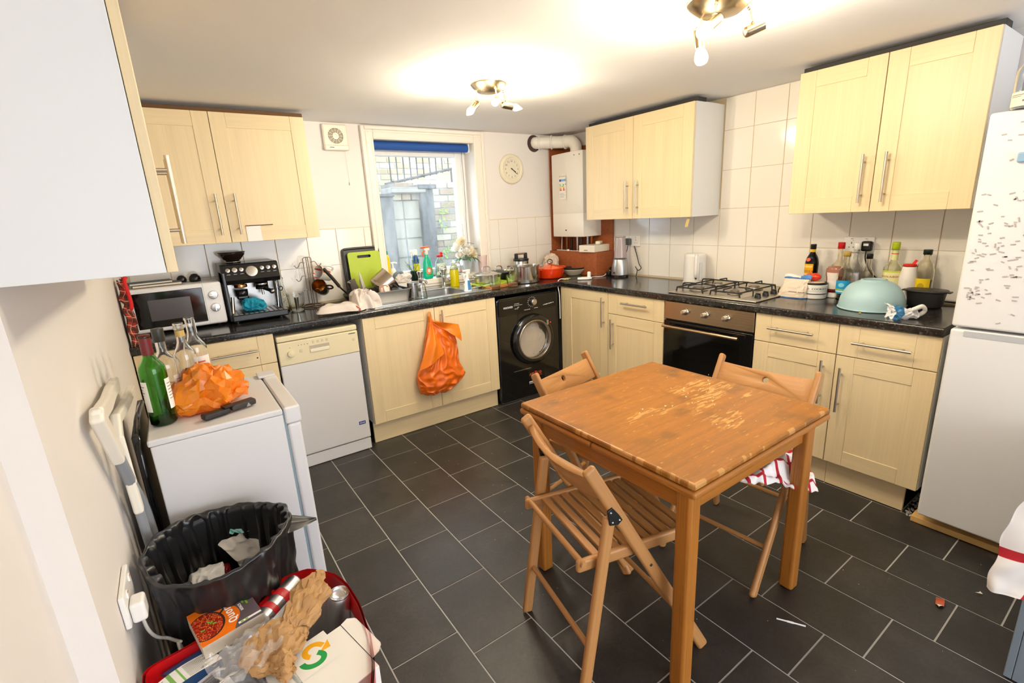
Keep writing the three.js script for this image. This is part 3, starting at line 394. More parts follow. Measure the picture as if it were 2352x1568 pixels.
// boiler in the corner
{ const t = thing('boiler', 'white wall-hung gas boiler in the corner with an energy label on the front', 'boiler', [-0.012, 1.237, 0.09], -PI / 2);
  const s = new THREE.Shape(); s.moveTo(0, 0); s.lineTo(0.395, 0); s.lineTo(0.395, 0.225); s.quadraticCurveTo(0.2, 0.262, 0, 0.225); s.lineTo(0, 0);
  const fr = (y0, y1) => { const g = ext(s, y1 - y0, 0.006, { curveSegments: 24 }); g.rotateX(-PI / 2); g.scale(1, 1, -1); const ix = g.index; const p = g.attributes.position; for (let i = 0; i < p.count; i += 3) { for (const a of Object.values(g.attributes)) { const n = a.itemSize; for (let c = 0; c < n; c++) { const q = a.array[(i + 1) * n + c]; a.array[(i + 1) * n + c] = a.array[(i + 2) * n + c]; a.array[(i + 2) * n + c] = q; } } } g.computeVertexNormals(); return toCreasedNormals(g.translate(0, y0, 0), 0.6); };
  const bw = mat('#f0eadf', 0.3);
  obj('casing', fr(0.2, 0.69), bw, t); obj('control_flap', fr(0.006, 0.194), bw, t); obj('inner_case', rb(0.006, 0.389, 0.004, 0.692, 0, 0.215, 0.002), mat('#cfc9bf', 0.5), t);
  obj('flap_catch', rb(0.19, 0.204, 0.052, 0.062, 0.244, 0.251, 0.003), m.dark, t);
  const eg = new THREE.PlaneGeometry(0.085, 0.2).translate(0.17, 0.42, 0.2522);
  obj('energy_label', eg, mat('#fff', 0.4, { map: paint(170, 400, (g) => { g.fillStyle = '#f2eee6'; g.fillRect(0, 0, 170, 400); g.fillStyle = '#2c4a9a'; g.fillRect(0, 70, 170, 36); g.fillStyle = '#7fb2e0'; g.fillRect(46, 70, 124, 36); g.fillStyle = '#c0522a'; g.beginPath(); g.moveTo(0, 36); g.lineTo(24, 8); g.lineTo(38, 8); g.lineTo(16, 36); g.fill(); g.fillStyle = '#7d766b'; g.font = 'bold 20px sans-serif'; g.fillText('WORCESTER', 44, 32); const c = ['#2f9a45', '#7ab83a', '#d7d42f', '#f0c22a', '#ea8a2a', '#e2582c', '#cf2f28']; for (const x of [10, 92]) c.forEach((k, i) => { g.fillStyle = k; g.fillRect(x, 150 + i * 16, 26 + i * 4, 13); }); g.fillStyle = '#111'; g.fillRect(66, 182, 18, 14); g.fillRect(150, 150, 18, 14); g.fillStyle = '#777'; for (let i = 0; i < 5; i++) g.fillRect(14, 300 + i * 16, 90 + (i % 3) * 20, 4); }) }), t);
  for (const x of [0.31, 0.365]) obj('screw', new THREE.SphereGeometry(0.005, 8, 6).translate(x, 0.665, x === 0.31 ? 0.243 : 0.236), mat('#8b857c', 0.5), t);
  // flue out through the back wall
  const f = thing('boiler_flue', 'white plastic flue pipe running from the boiler top into the back wall', 'pipe', [0, 0, 0]);
  const P = [[-0.345, 2.045, 0.004], [-0.3, 2.045, 0.03], [-0.18, 2.035, 0.17], [-0.14, 2.03, 0.25], [-0.125, 1.99, 0.28], [-0.125, 1.93, 0.285]];
  obj('pipe', tube(P, 0.05, 48, 24), bw, f);
  const ring = (p, d) => tf(new THREE.TorusGeometry(0.051, 0.008, 10, 32), {}).applyQuaternion(new THREE.Quaternion().setFromUnitVectors(V(0, 0, 1), V(...d).normalize())).translate(...p);
  obj('collar', [ring([-0.315, 2.045, 0.02], [0.7, 0, 0.7]), ring([-0.24, 2.04, 0.1], [0.7, 0, 0.75]), ring([-0.165, 2.033, 0.195], [0.45, 0, 0.9])], bw, f);
  obj('wall_hole', lathe([[0, 0.002], [0.066, 0.0015], [0.07, 0]], 28).rotateX(PI / 2).translate(-0.36, 2.04, 0.001), mat('#4a3a33', 0.95), f);
  // pipes and boxing under the boiler
  const pp = thing('boiler_pipes', 'bare metal pipes and a dangling wire between the boiler and the wooden boxing', 'pipe', [0, 0, 0]);
  [[-0.13, 0.15, '#8a5a35'], [-0.13, 0.21, '#3a3634'], [-0.11, 0.27, '#c9c9c9'], [-0.12, 0.33, '#3b3b3b'], [-0.1, 0.39, '#b5b5b5'], [-0.1, 0.44, '#8a5a35']].forEach(([x, z, c]) => obj('pipe', rod([x, 1.05, z], [x, 1.24, z], 0.011, 12), metal(c, 0.35), pp));
  obj('wire', [tube([[-0.18, 1.238, 0.14], [-0.185, 1.18, 0.142], [-0.19, 1.118, 0.143]], 0.0025, 12, 6), tube([[-0.21, 1.115, 0.1], [-0.21, 1.114, 0.25], [-0.208, 1.113, 0.4]], 0.0035, 12, 6), rb(-0.217, -0.2, 1.108, 1.125, 0.24, 0.262, 0.004)], m.pwhite, pp);
  const b = thing('pipe_boxing', 'brown wooden pipe boxing standing in the corner under the boiler', 'boxing', [0, 0, 0]);
  obj('panel', [rb(-0.222, -0.205, 0.911, 1.108, 0.012, 0.62, 0.002, 'z'), rb(-0.205, -0.01, 0.911, 1.108, 0.603, 0.62, 0.002, 'x')], m.board, b); obj('shelf', rb(-0.205, -0.01, 1.095, 1.106, 0.012, 0.602, 0.002, 'z'), m.board, b);
  obj('back_board', [rb(-0.03, -0.012, 1.108, 2.0, 0.012, 0.618, 0.002), rb(-0.2, -0.03, 1.108, 2.06, 0.01, 0.02, 0.002)], m.board, b); }
// tall fridge freezer
const FX = -0.64, FZ0 = 3.028;
{ const t = thing('fridge_freezer', 'tall white fridge freezer at the right with tiny word magnets over its upper door', 'fridge', [-0.02, 0.06, FZ0], -PI / 2); const W = 0.56, D = 0.555;
  obj('body', rb(0, W, 0.01, 1.655, 0, D, 0.006), m.white, t);
  obj('upper_door', rb(-0.002, W + 0.002, 0.872, 1.655, D + 0.004, D + 0.066, 0.01, 'y', 2), m.white, t);
  const ld = obj('lower_door', rb(-0.002, W + 0.002, 0.012, 0.862, D + 0.004, D + 0.066, 0.01, 'y', 2), m.white, t);
  obj('handle_recess', rb(0.04, W - 0.04, 0.835, 0.858, D + 0.0655, D + 0.0675, 0.0008), mat('#bdbfc2', 0.5), ld);
  obj('foot', [rod([0.05, -0.03, 0.5], [0.05, 0.012, 0.5], 0.02, 12), rod([W - 0.05, -0.03, 0.5], [W - 0.05, 0.012, 0.5], 0.02, 12), rod([0.05, -0.03, 0.05], [0.05, 0.012, 0.05], 0.02, 12), rod([W - 0.05, -0.03, 0.05], [W - 0.05, 0.012, 0.05], 0.02, 12)], m.black, t);
  const pl = thing('plywood_board', 'bare plywood board lying on the floor under the fridge freezer', 'board', [-0.01, 0.002, FZ0 - 0.03], -PI / 2); obj('panel', rb(0, 0.68, 0, 0.028, 0.02, 0.585, 0.003, 'x'), mat('#f6dcae', 0.6, { map: T_maple }), pl);
}
// small white freezer against the left wall
{ const t = thing('small_freezer', 'small white under-counter freezer standing in front of the drawers with bottles on top', 'freezer', [-3.3, 0, 1.84], PI / 2); const W = 0.49;
  obj('body', [rb(0, W, 0.02, 0.828, 0, 0.372, 0.004), rb(-0.003, W + 0.003, 0.828, 0.85, -0.005, 0.372, 0.006)], m.white2, t); obj('door', rb(-0.004, W + 0.004, 0.03, 0.79, 0.38, 0.424, 0.01, 'y', 2), m.white2, t); obj('door_cap', rb(-0.005, W + 0.005, 0.79, 0.853, 0.376, 0.428, 0.008, 'y', 2), m.white2, t);
  obj('seal', rb(0.006, W - 0.006, 0.04, 0.84, 0.371, 0.381, 0.002), mat('#8fa3ab', 0.6), t);
  obj('hinge', rb(W - 0.07, W + 0.002, 0.852, 0.862, 0.36, 0.424, 0.003), m.white2, t); obj('foot', [0.04, W - 0.04].map((x) => rod([x, 0.001, 0.32], [x, 0.022, 0.32], 0.018, 12)).concat([0.04, W - 0.04].map((x) => rod([x, 0.001, 0.05], [x, 0.022, 0.05], 0.018, 12))), m.black, t); }
// extractor fan, clock
{ const t = thing('extractor_fan', 'square cream extractor fan high on the back wall left of the window', 'fan', [-2.075, 2.018, 0.002]);
  obj('housing', [rb(-0.083, 0.083, -0.082, 0.082, 0, 0.03, 0.012, 'y', 2), rb(-0.083, 0.083, -0.086, -0.05, 0.01, 0.038, 0.01, 'y', 2)], mat('#efe6d2', 0.35), t);
  obj('vent', new THREE.CircleGeometry(0.05, 36).translate(0, 0.006, 0.0306), mat('#57503f', 0.8), t);
  const g = [lathe([[0, 0.003], [0.021, 0.003], [0.023, 0]], 24).rotateX(PI / 2).translate(0, 0.006, 0.0315)]; for (const r of [0.029, 0.036, 0.043, 0.05]) g.push(new THREE.TorusGeometry(r, 0.0019, 6, 36).translate(0, 0.006, 0.032)); for (let k = 0; k < 12; k++) { const a = k / 12 * PI * 2; g.push(rod([Math.cos(a) * 0.02, 0.006 + Math.sin(a) * 0.02, 0.032], [Math.cos(a) * 0.05, 0.006 + Math.sin(a) * 0.05, 0.032], 0.0016, 5)); }
  obj('grille', g, mat('#efe6d2', 0.35), t); obj('badge', bx(-0.05, -0.02, -0.07, -0.066, 0.0376, 0.0384), m.dark, t);
  obj('pull_cord', [tube([[0.06, -0.08, 0.02], [0.062, -0.18, 0.012], [0.064, -0.29, 0.01]], 0.001, 10, 5), lathe([[0, -0.31], [0.005, -0.305], [0.004, -0.29], [0, -0.287]], 10).translate(0.064, 0, 0.01)], m.pwhite, t); }
{ const t = thing('wall_clock', 'round cream wall clock right of the window', 'clock', [-0.617, 1.826, 0.002]);
  obj('case', lathe([[0, 0.012], [0.088, 0.012], [0.092, 0.022], [0.1, 0.026], [0.112, 0.024], [0.121, 0.014], [0.123, 0.004], [0.12, 0]], 56).rotateX(PI / 2), mat('#ece2c8', 0.4), t);
  obj('dial', new THREE.CircleGeometry(0.088, 48).translate(0, 0, 0.0125), mat('#fff', 0.5, { map: paint(512, 512, (g) => { g.fillStyle = '#e9e0c9'; g.fillRect(0, 0, 512, 512); g.strokeStyle = '#a39a85'; g.lineWidth = 3; g.beginPath(); g.arc(256, 256, 232, 0, 7); g.stroke(); g.fillStyle = '#6d665a'; g.font = 'bold 62px serif'; g.textAlign = 'center'; g.textBaseline = 'middle'; for (let k = 1; k <= 12; k++) { const a = k / 12 * 6.2832 - 1.5708; g.fillText(String(k), 256 + Math.cos(a) * 188, 256 + Math.sin(a) * 188); } for (let k = 0; k < 60; k++) { const a = k / 60 * 6.2832; g.beginPath(); g.moveTo(256 + Math.cos(a) * 224, 256 + Math.sin(a) * 224); g.lineTo(256 + Math.cos(a) * 232, 256 + Math.sin(a) * 232); g.stroke(); } }) }), t);
  const hand = (L, w, a, z) => tf(rb(-w, w, -0.012, L, z, z + 0.0015, 0.0006), { r: [0, 0, -a] });
  obj('hour_hand', hand(0.046, 0.003, 2.12, 0.014), m.black, t); obj('minute_hand', hand(0.068, 0.0022, 2.25, 0.0165), m.black, t); obj('hub', new THREE.SphereGeometry(0.005, 10, 8).translate(0, 0, 0.017), m.black, t); }
// ceiling lights
function bulbG(round) { return round ? lathe(sm([[0.0, 0.058], [0.016, 0.053], [0.023, 0.037], [0.019, 0.018], [0.012, 0.004], [0.0119, 0]], 24), 20) : lathe(sm([[0, 0.066], [0.006, 0.056], [0.0165, 0.03], [0.0175, 0.018], [0.012, 0.004], [0.0119, 0]], 24), 20); }
const bulbM = mat('#fff6e0', 0.3, { emissive: new THREE.Color().setRGB(1, 0.83, 0.5), emissiveIntensity: GLOW });
function lamp(label, at, R, spots) {
  const t = thing('ceiling_light', label, 'ceiling light', at);
  obj('ceiling_plate', lathe([[0, -0.05], [R * 0.25, -0.049], [R * 0.6, -0.042], [R * 0.9, -0.018], [R * 0.98, -0.008], [R, -0.006], [R, 0]], 48), m.nickel, t);
  for (const [ax, az, y, dx, dy, dz, round] of spots) {
    const d = V(dx, dy, dz).normalize(), p = V(ax, y, az), q = new THREE.Quaternion().setFromUnitVectors(V(0, 1, 0), d);
    const h = obj('spot_head', lathe([[0, -0.03], [0.008, -0.03], [0.015, -0.026], [0.017, -0.018], [0.017, 0.036], [0.0155, 0.037], [0.0155, 0.0], [0, -0.002]], 24).applyQuaternion(q).translate(...p), m.nickel, t);
    obj('arm', [rod([ax * 0.86, -0.03, az * 0.86], [ax, y + 0.016, az], 0.004, 10), new THREE.SphereGeometry(0.009, 12, 10).translate(ax, y + 0.016, az), new THREE.SphereGeometry(0.007, 12, 10).translate(ax * 0.86, -0.036, az * 0.86)], m.nickel, h);
    const b = obj('bulb', bulbG(round).applyQuaternion(q).translate(...p.clone().addScaledVector(d, 0.034)), bulbM, h, 'glowing bulb');
    const L = new THREE.PointLight(LAMPCOL, LAMP, 0, 2); L.position.copy(p.clone().addScaledVector(d, 0.034 + 0.03)); L.castShadow = true; L.shadow.radius = 1.2; t.add(L);
  }
}
lamp('three-spot nickel ceiling light nearer the window', [-1.63, CE, 1.265], 0.095, [[0.085, 0.03, -0.105, 1, -0.1, 0.1, 0], [-0.01, 0.085, -0.1, -0.75, -0.35, 0.75, 0], [-0.07, -0.03, -0.105, -0.8, -0.6, 0.35, 0]]);
lamp('three-spot nickel ceiling light over the table at the top of the picture', [-1.475, CE, 2.475], 0.11, [[0.075, 0.075, -0.1, 0.7, 0.35, 0.75, 1], [-0.035, -0.055, -0.1, 0.1, -0.9, 0.1, 1], [-0.09, 0.04, -0.09, -0.75, -0.5, 0.0, 1]]);

// ------------------------------------------------------------------ table
{
  const X0 = -2.14, X1 = -1.365, Z0 = 2.135, Z1 = 2.907, H = 0.745, cx = (X0 + X1) / 2, cz = (Z0 + Z1) / 2, W = X1 - X0, D = Z1 - Z0;
  const t = thing('dining_table', 'square orange oak draw-leaf dining table with a worn scratched top', 'table', [cx, 0, cz]);
  const P = [[-1.451, 2.517, 0.11, 0.03], [-1.5, 2.56, 0.13, 0.035], [-1.62, 2.55, 0.1, 0.025], [-1.72, 2.56, 0.09, 0.022], [-1.68, 2.61, 0.1, 0.025], [-1.9, 2.52, 0.09, 0.02], [-1.709, 2.716, 0.05, 0.03], [-1.74, 2.76, 0.06, 0.02], [-1.66, 2.72, 0.04, 0.02], [-1.49, 2.292, 0.05, 0.018], [-1.55, 2.47, 0.12, 0.04], [-1.42, 2.46, 0.06, 0.03], [-1.45, 2.66, 0.04, 0.012]].map(([x, z, a, b]) => [(x - X0) / W, (z - Z0) / D, a / W, b / D]);
  const T = tex(1024, 1024, (u, v) => {
    const k = fbm(u, v, 3, 60, 3, 121), e = fbm(u, v, 14, 240, 2, 127), b = fbm(u, v, 3, 3, 3, 131), s = 1 + (k - 0.5) * 0.18 + (e - 0.5) * 0.2 + (b - 0.5) * 0.1 - (e > 0.66 ? 0.1 : 0);
    let c = [158 * s, 98 * s, 22 * s], w = 0; for (const [x, y, a, q] of P) { const d = ((u - x) / a) ** 2 + ((v - y) / q) ** 2; if (d < 4) w = Math.max(w, 1 - d / 2.2); }
    const n = fbm(u, v, 24, 130, 3, 141), d2 = fbm(u, v, 8, 10, 3, 151); w = Math.max(0, w) * 1.0 + (n - 0.66) * 3.2; if (w > 0.16) { const q = Math.min(0.62, (w - 0.16) * 1.1) * (fbm(u, v, 5, 5, 2, 157) > 0.36 ? 1 : 0.3); c = [c[0] + (222 - c[0]) * q, c[1] + (178 - c[1]) * q, c[2] + (112 - c[2]) * q]; }
    const dk = Math.max(0, d2 - 0.62) * 1.8; c = c.map((x) => x * (1 - dk * 0.45)); const ed = Math.min(u, 1 - u, v, 1 - v); if (ed < 0.012 && fbm(u, v, 26, 26, 2, 163) > 0.68) c = [188, 136, 72]; return c;
  });
  T.wrapS = T.wrapT = THREE.ClampToEdgeWrapping;
  const top = rb(-W / 2, W / 2, H - 0.021, H, -D / 2, D / 2, 0.008, 'x', 2); { const p = top.attributes.position, u = top.attributes.uv; for (let i = 0; i < p.count; i++) u.setXY(i, p.getX(i) / W + 0.5, p.getZ(i) / D + 0.5); }
  obj('table_top', top, mat('#ffffff', 0.36, { map: T, clearcoat: 0.25, clearcoatRoughness: 0.35 }), t);
  const e = 0.004; obj('draw_leaf', rb(-W / 2 - e, W / 2 + e, H - 0.045, H - 0.0225, 0.001, D / 2 + e, 0.009, 'x', 2), m.oak, t); obj('draw_leaf', rb(-W / 2 - e, W / 2 + e, H - 0.045, H - 0.0225, -D / 2 - e, -0.001, 0.009, 'x', 2), m.oak, t);
  const a = W / 2 - 0.045, d = D / 2 - 0.045;
  obj('apron', rb(-a, a, H - 0.125, H - 0.046, d - 0.022, d, 0.002, 'x'), m.oak, t); obj('apron', rb(-a, a, H - 0.125, H - 0.046, -d, -d + 0.022, 0.002, 'x'), m.oak, t); obj('apron', rb(-a, -a + 0.022, H - 0.125, H - 0.046, -d, d, 0.002, 'z'), m.oak, t); obj('apron', rb(a - 0.022, a, H - 0.125, H - 0.046, -d, d, 0.002, 'z'), m.oak, t);
  for (const sx of [-1, 1]) for (const sz of [-1, 1]) { const x = sx * (W / 2 - 0.052), z = sz * (D / 2 - 0.052); obj('leg', uvw(tf(new RoundedBoxGeometry(0.052, H - 0.047, 0.052, 3, 0.012), { p: [x, (H - 0.045) / 2, z] }), 'y', rnd(), rnd()), m.oak, t); }
  const cr = []; for (let i = 0; i < 46; i++) { const q = P[Math.floor(rnd() * P.length)], s = rr(0.0015, 0.0045); cr.push(tf(new THREE.TetrahedronGeometry(s), { p: [(q[0] - 0.5) * W + rr(-0.09, 0.09), s * 0.3, (q[1] - 0.5) * D + rr(-0.05, 0.05)], r: [rnd() * 3, rnd() * 3, 0], s: [1.5, 0.6, 1] })); }
  const cm = thing('crumbs', 'scattered pale crumbs on the worn table top', 'crumbs', [cx, H + 0.0005, cz]); cm.userData.kind = 'stuff'; obj('crumb', cr, mat('#f3dcae', 0.8), cm);
}
// ------------------------------------------------------------------ folding chairs: forward is +z
function strut(a, b, x, w, d, r = 0.009) { const L = Math.hypot(b[0] - a[0], b[1] - a[1]); const g = uvw(new RoundedBoxGeometry(w, L, d, 2, Math.min(r, w * 0.48, d * 0.48)), 'y', rnd(), rnd()); return tf(g, { p: [x, (a[0] + b[0]) / 2, (a[1] + b[1]) / 2], r: [Math.atan2(b[1] - a[1], b[0] - a[0]), 0, 0] }); }
function makeChair(label) {
  const t = thing('folding_chair', label, 'chair', [0, 0, 0], 0, 'wooden folding chairs round the table');
  const S = (y) => 0.445 * (1 - y / 0.785);
  for (const s of [-1, 1]) {
    const x = s * 0.198;
    obj('stile', strut([0.79, -0.003], [0.004, 0.443], x, 0.022, 0.04, 0.011), m.beech, t);
    obj('rear_leg', strut([0.625, 0.066], [0.003, -0.03], x, 0.022, 0.038, 0.011), m.beech, t);
    obj('seat_rail', strut([0.474, -0.028], [0.462, 0.395], s * 0.172, 0.02, 0.04, 0.012), m.beech, t);
    const hg = new THREE.Shape([[0.05, 0.652], [0.058, 0.606], [0.085, 0.6], [0.1, 0.612], [0.088, 0.632], [0.066, 0.66]].map(([z, y]) => new THREE.Vector2(-z, y)));
    const h = obj('hinge_bracket', ext(hg, 0.003, 0.001).rotateY(PI / 2).translate(x + (s > 0 ? 0.0115 : -0.0145), 0, 0), m.black, t);
    obj('rivet', [new THREE.SphereGeometry(0.004, 8, 6).translate(x + s * 0.0155, 0.614, 0.066), new THREE.SphereGeometry(0.004, 8, 6).translate(x + s * 0.0155, 0.646, 0.06), new THREE.SphereGeometry(0.004, 8, 6).translate(x + s * 0.0155, 0.615, 0.089)], m.steel, h);
    obj('bolt', new THREE.SphereGeometry(0.005, 8, 6).scale(0.6, 1, 1).translate(x + s * 0.011, 0.42, S(0.42)), m.dark, t);
  }
  obj('stretcher', rod([-0.19, 0.195, 0.0], [0.19, 0.195, 0.0], 0.009, 14), m.beech, t); obj('stretcher', rod([-0.19, 0.485, -0.012], [0.19, 0.485, -0.012], 0.009, 14), m.beech, t); obj('stretcher', rod([-0.19, 0.17, S(0.17)], [0.19, 0.17, S(0.17)], 0.009, 14), m.beech, t);
  for (let k = 0; k < 10; k++) { const z = 0.045 + k * 0.037; obj('slat', rb(-0.165, 0.165, 0.473 - z * 0.03, 0.487 - z * 0.03, z - 0.0125, z + 0.0125, 0.004, 'x'), m.beech, t); }
  // curved top rail with the finger hole
  const sh_ = rrect(0.376, 0.1, 0.008), ho = new THREE.Path(); ho.absarc(0, 0.012, 0.0135, 0, PI * 2, true);
  const pts = sh_.getSpacedPoints(120); const s2 = new THREE.Shape(pts); s2.holes.push(ho); const g = ext(s2, 0.013, 0.002, { curveSegments: 16 }); const p = g.attributes.position;
  for (let i = 0; i < p.count; i++) { const q = p.getX(i) / 0.188; p.setZ(i, p.getZ(i) - 0.03 * (1 - q * q)); }
  g.computeVertexNormals(); g.rotateX(-0.53); g.translate(0, 0.712, 0.032); obj('back_rest', uvw(toCreasedNormals(g, 0.7), 'x', 0.2, 0.1), m.beech, t);
  return t;
}
const chairAt = (t, x, z, f) => { t.position.set(x, 0, z); t.rotation.y = f; return t; };
const ch = makeChair('empty wooden folding chair at the near left of the table, seat slats in full view');
const C2 = ch.clone(); C2.name = numbered('folding_chair'); C2.userData = { ...ch.userData, label: 'wooden folding chair on the drawer side of the table holding a red checked tea towel' }; scene.add(C2);
const C3 = ch.clone(); C3.name = numbered('folding_chair'); C3.userData = { ...ch.userData, label: 'wooden folding chair tucked under the far side of the table near the washing machine' }; scene.add(C3);
chairAt(ch, -2.303, 2.53, Math.atan2(0.43, 0.09)); chairAt(C2, -1.155, 2.575, Math.atan2(-0.4, 0.03)); chairAt(C3, -1.775, 1.955, Math.atan2(0.098, 0.374));
const plaid = (c1, bg, n) => paint(256, 256, (g) => { g.fillStyle = bg; g.fillRect(0, 0, 256, 256); g.fillStyle = c1; for (let k = 0; k < n; k++) { g.fillRect((k + 0.35) * 256 / n, 0, 9, 256); g.fillRect(0, (k + 0.35) * 256 / n, 256, 9); } });
{ const t = thing('tea_towel', 'white tea towel with a red check lying crumpled on a chair seat under the table', 'tea towel', [-1.43, 0.487, 2.72]);
  obj('cloth', sheet((u, v) => { let x = (u - 0.5) * 0.38, z = (v - 0.5) * 0.34, y = 0.012 + 0.028 * ridge(x * 9 + 3, 1, z * 9) + 0.012 * N3(x * 20, 2, z * 20); const a = 0.5, X = x * Math.cos(a) - z * Math.sin(a), Z = x * Math.sin(a) + z * Math.cos(a); if (Z > 0.07) { y -= (Z - 0.07) * 0.7; } const e = Math.max(0, X - 0.16); y -= e * 0.5; return [X, y, Z > 0.07 ? 0.07 + (Z - 0.07) * 0.6 : Z]; }, 50, 50, 0.003), mat('#ffffff', 0.95, { map: plaid('#b3202a', '#f1ece9', 5) }), t); }
// ------------------------------------------------------------------ left side: on the small freezer
function lathed(name, label, at, prof, material, parts = [], group, turn = 0) { const t = thing(name, label, 'bottle', at, turn, group); obj('body', Array.isArray(prof) ? vessel(prof, 0.0035) : prof, material, t); for (const [n, g, mm, l] of parts) obj(n, g, mm, t, l); return t; }
const band = (r0, y0, r1, y1, a0 = 0, a1 = PI * 2, seg = 32) => { const g = new THREE.CylinderGeometry(r1, r0, y1 - y0, seg, 1, true, a0, a1); g.translate(0, (y0 + y1) / 2, 0); return g; };
const capG = (r, y0, y1) => lathe([[0, y0], [r, y0], [r * 1.0, y1 - 0.002], [r * 0.92, y1], [0, y1]], 24);
const wine = (r, h, n = 0.0145) => [[r - 0.004, 0], [r, 0.006], [r, h * 0.58], ...sm([[r, h * 0.6], [r * 0.93, h * 0.66], [r * 0.62, h * 0.72], [n * 1.1, h * 0.78], [n, h * 0.83]], 14), [n, h * 0.97], [n + 0.002, h * 0.975], [n + 0.002, h], [n - 0.001, h]];
const lbl = (bg, draw, w = 256, h = 256) => paint(w, h, (g) => { g.fillStyle = bg; g.fillRect(0, 0, w, h); draw?.(g, w, h); });
const scrib = (c, n = 6, x0 = 30, y0 = 40, w = 180, s = 26) => (g) => { g.fillStyle = c; for (let k = 0; k < n; k++) g.fillRect(x0, y0 + k * s, w - (k * 37) % 60, 6); };
lathed('wine_bottle', 'green wine bottle with a dark red neck sleeve on the small white freezer', [-3.257, 0.853, 1.704], wine(0.037, 0.292), glassM('#8fd070', { thickness: 0.004, attenuationColor: new THREE.Color('#62b84a'), attenuationDistance: 0.03 }), [
  ['neck_sleeve', lathe([[0.0155, 0.23], [0.0165, 0.236], [0.0162, 0.288], [0.0168, 0.294], [0, 0.295]], 24), mat('#6d1519', 0.45), 'dark red neck sleeve'],
  ['label', band(0.0375, 0.05, 0.0375, 0.15, 0.75, 1.3), mat('#fff', 0.7, { map: lbl('#f4f0e8', scrib('#7a7468')), side: THREE.DoubleSide })], ['label', band(0.0375, 0.05, 0.0375, 0.15, -2.2, 1.6), mat('#fff', 0.7, { map: lbl('#f4f0e8', scrib('#555', 4)), side: THREE.DoubleSide })],
  ['dregs', lathe([[0, 0.004], [0.033, 0.004], [0.033, 0.02], [0, 0.02]], 24), mat('#1b120c', 0.2)]]);
lathed('glass_bottle', 'clear spirit bottle with a dark stopper behind the green wine bottle', [-3.225, 0.853, 1.585], wine(0.042, 0.265, 0.015), m.glass, [['stopper', capG(0.018, 0.245, 0.29), mat('#3c3b36', 0.4)], ['label', band(0.0425, 0.04, 0.0425, 0.13, 0.4, 1.5), mat('#fff', 0.7, { map: lbl('#e9dcc6', scrib('#9a8a70', 5)), side: THREE.DoubleSide })]]);
lathed('glass_bottle', 'clear bottle with a bare threaded neck nearest the orange bag on the freezer', [-3.165, 0.853, 1.6], wine(0.034, 0.3, 0.0135), m.glass, [['thread', [0.28, 0.286, 0.292].map((y) => new THREE.TorusGeometry(0.0145, 0.0012, 6, 20).rotateX(PI / 2).translate(0, y, 0)), m.glass], ['neck_foil', band(0.0142, 0.255, 0.0142, 0.276), mat('#c9a860', 0.4, { side: THREE.DoubleSide })], ['label', band(0.0345, 0.04, 0.0345, 0.15, -0.2, 1.2), mat('#fff', 0.6, { map: lbl('#3a3034', (g) => { g.fillStyle = '#38a3c8'; g.fillRect(20, 70, 200, 10); g.fillStyle = '#c2435a'; g.beginPath(); g.arc(120, 190, 34, 0, 7); g.fill(); }), side: THREE.DoubleSide })]]);
lathed('glass_bottle', 'clear bottle with a red and blue printed shoulder furthest back on the freezer', [-3.13, 0.853, 1.5], wine(0.037, 0.3, 0.015), m.glass, [['label', band(0.0375, 0.05, 0.0375, 0.16, -0.3, 1.6), mat('#fff', 0.6, { map: lbl('#e8e4de', (g) => { g.fillStyle = '#d9643a'; g.fillRect(30, 40, 120, 14); g.fillStyle = '#3a76b8'; g.fillRect(30, 70, 150, 10); }), side: THREE.DoubleSide })], ['paper_seal', rb(0.0145, 0.0165, 0.24, 0.29, -0.008, 0.008, 0.0005), m.paper]]);
{ const t = thing('carrier_bag', 'crumpled orange plastic carrier bag lying on top of the small white freezer', 'bag', [-3.11, 0.853, 1.63], 0.3);
  const g = new THREE.IcosahedronGeometry(0.1, 6); g.scale(1.2, 0.85, 1.0); const p = g.attributes.position; for (let i = 0; i < p.count; i++) { const x = p.getX(i), y = p.getY(i), z = p.getZ(i), k = Math.max(0, y) / 0.085; p.setXYZ(i, x * (1 - 0.42 * k) - 0.012 * k, y < 0 ? y * 0.5 : y * (1.15 + 0.3 * Math.max(0, -x * 6)), z * (1 - 0.3 * k)); }
  g.translate(0, 0.045, 0); const c = facets(g, 0.036, 6, 7, 0.012, 0.3); obj('plastic', flatBase(c, 0.002), m.orangeBag, t); }
{ const t = thing('knife_case', 'black zipped folding case lying on the front of the small white freezer', 'case', [-3.075, 0.853, 1.752], 0.33);
  obj('case_half', rb(-0.085, -0.002, 0.0, 0.02, -0.017, 0.017, 0.007, 'x', 2), mat('#26221f', 0.5), t); obj('case_half', rb(0.002, 0.085, 0.002, 0.024, -0.018, 0.017, 0.007, 'x', 2), mat('#2c2724', 0.45), t); obj('strap', rb(-0.02, 0.014, 0.02, 0.0255, -0.0175, 0.0165, 0.002), m.black, t); obj('size_tag', tf(ext([[0, 0], [0.016, 0], [0.008, 0.014]], 0.001), { p: [0.048, 0.004, 0.0172] }), mat('#8d8a88', 0.6), t); }
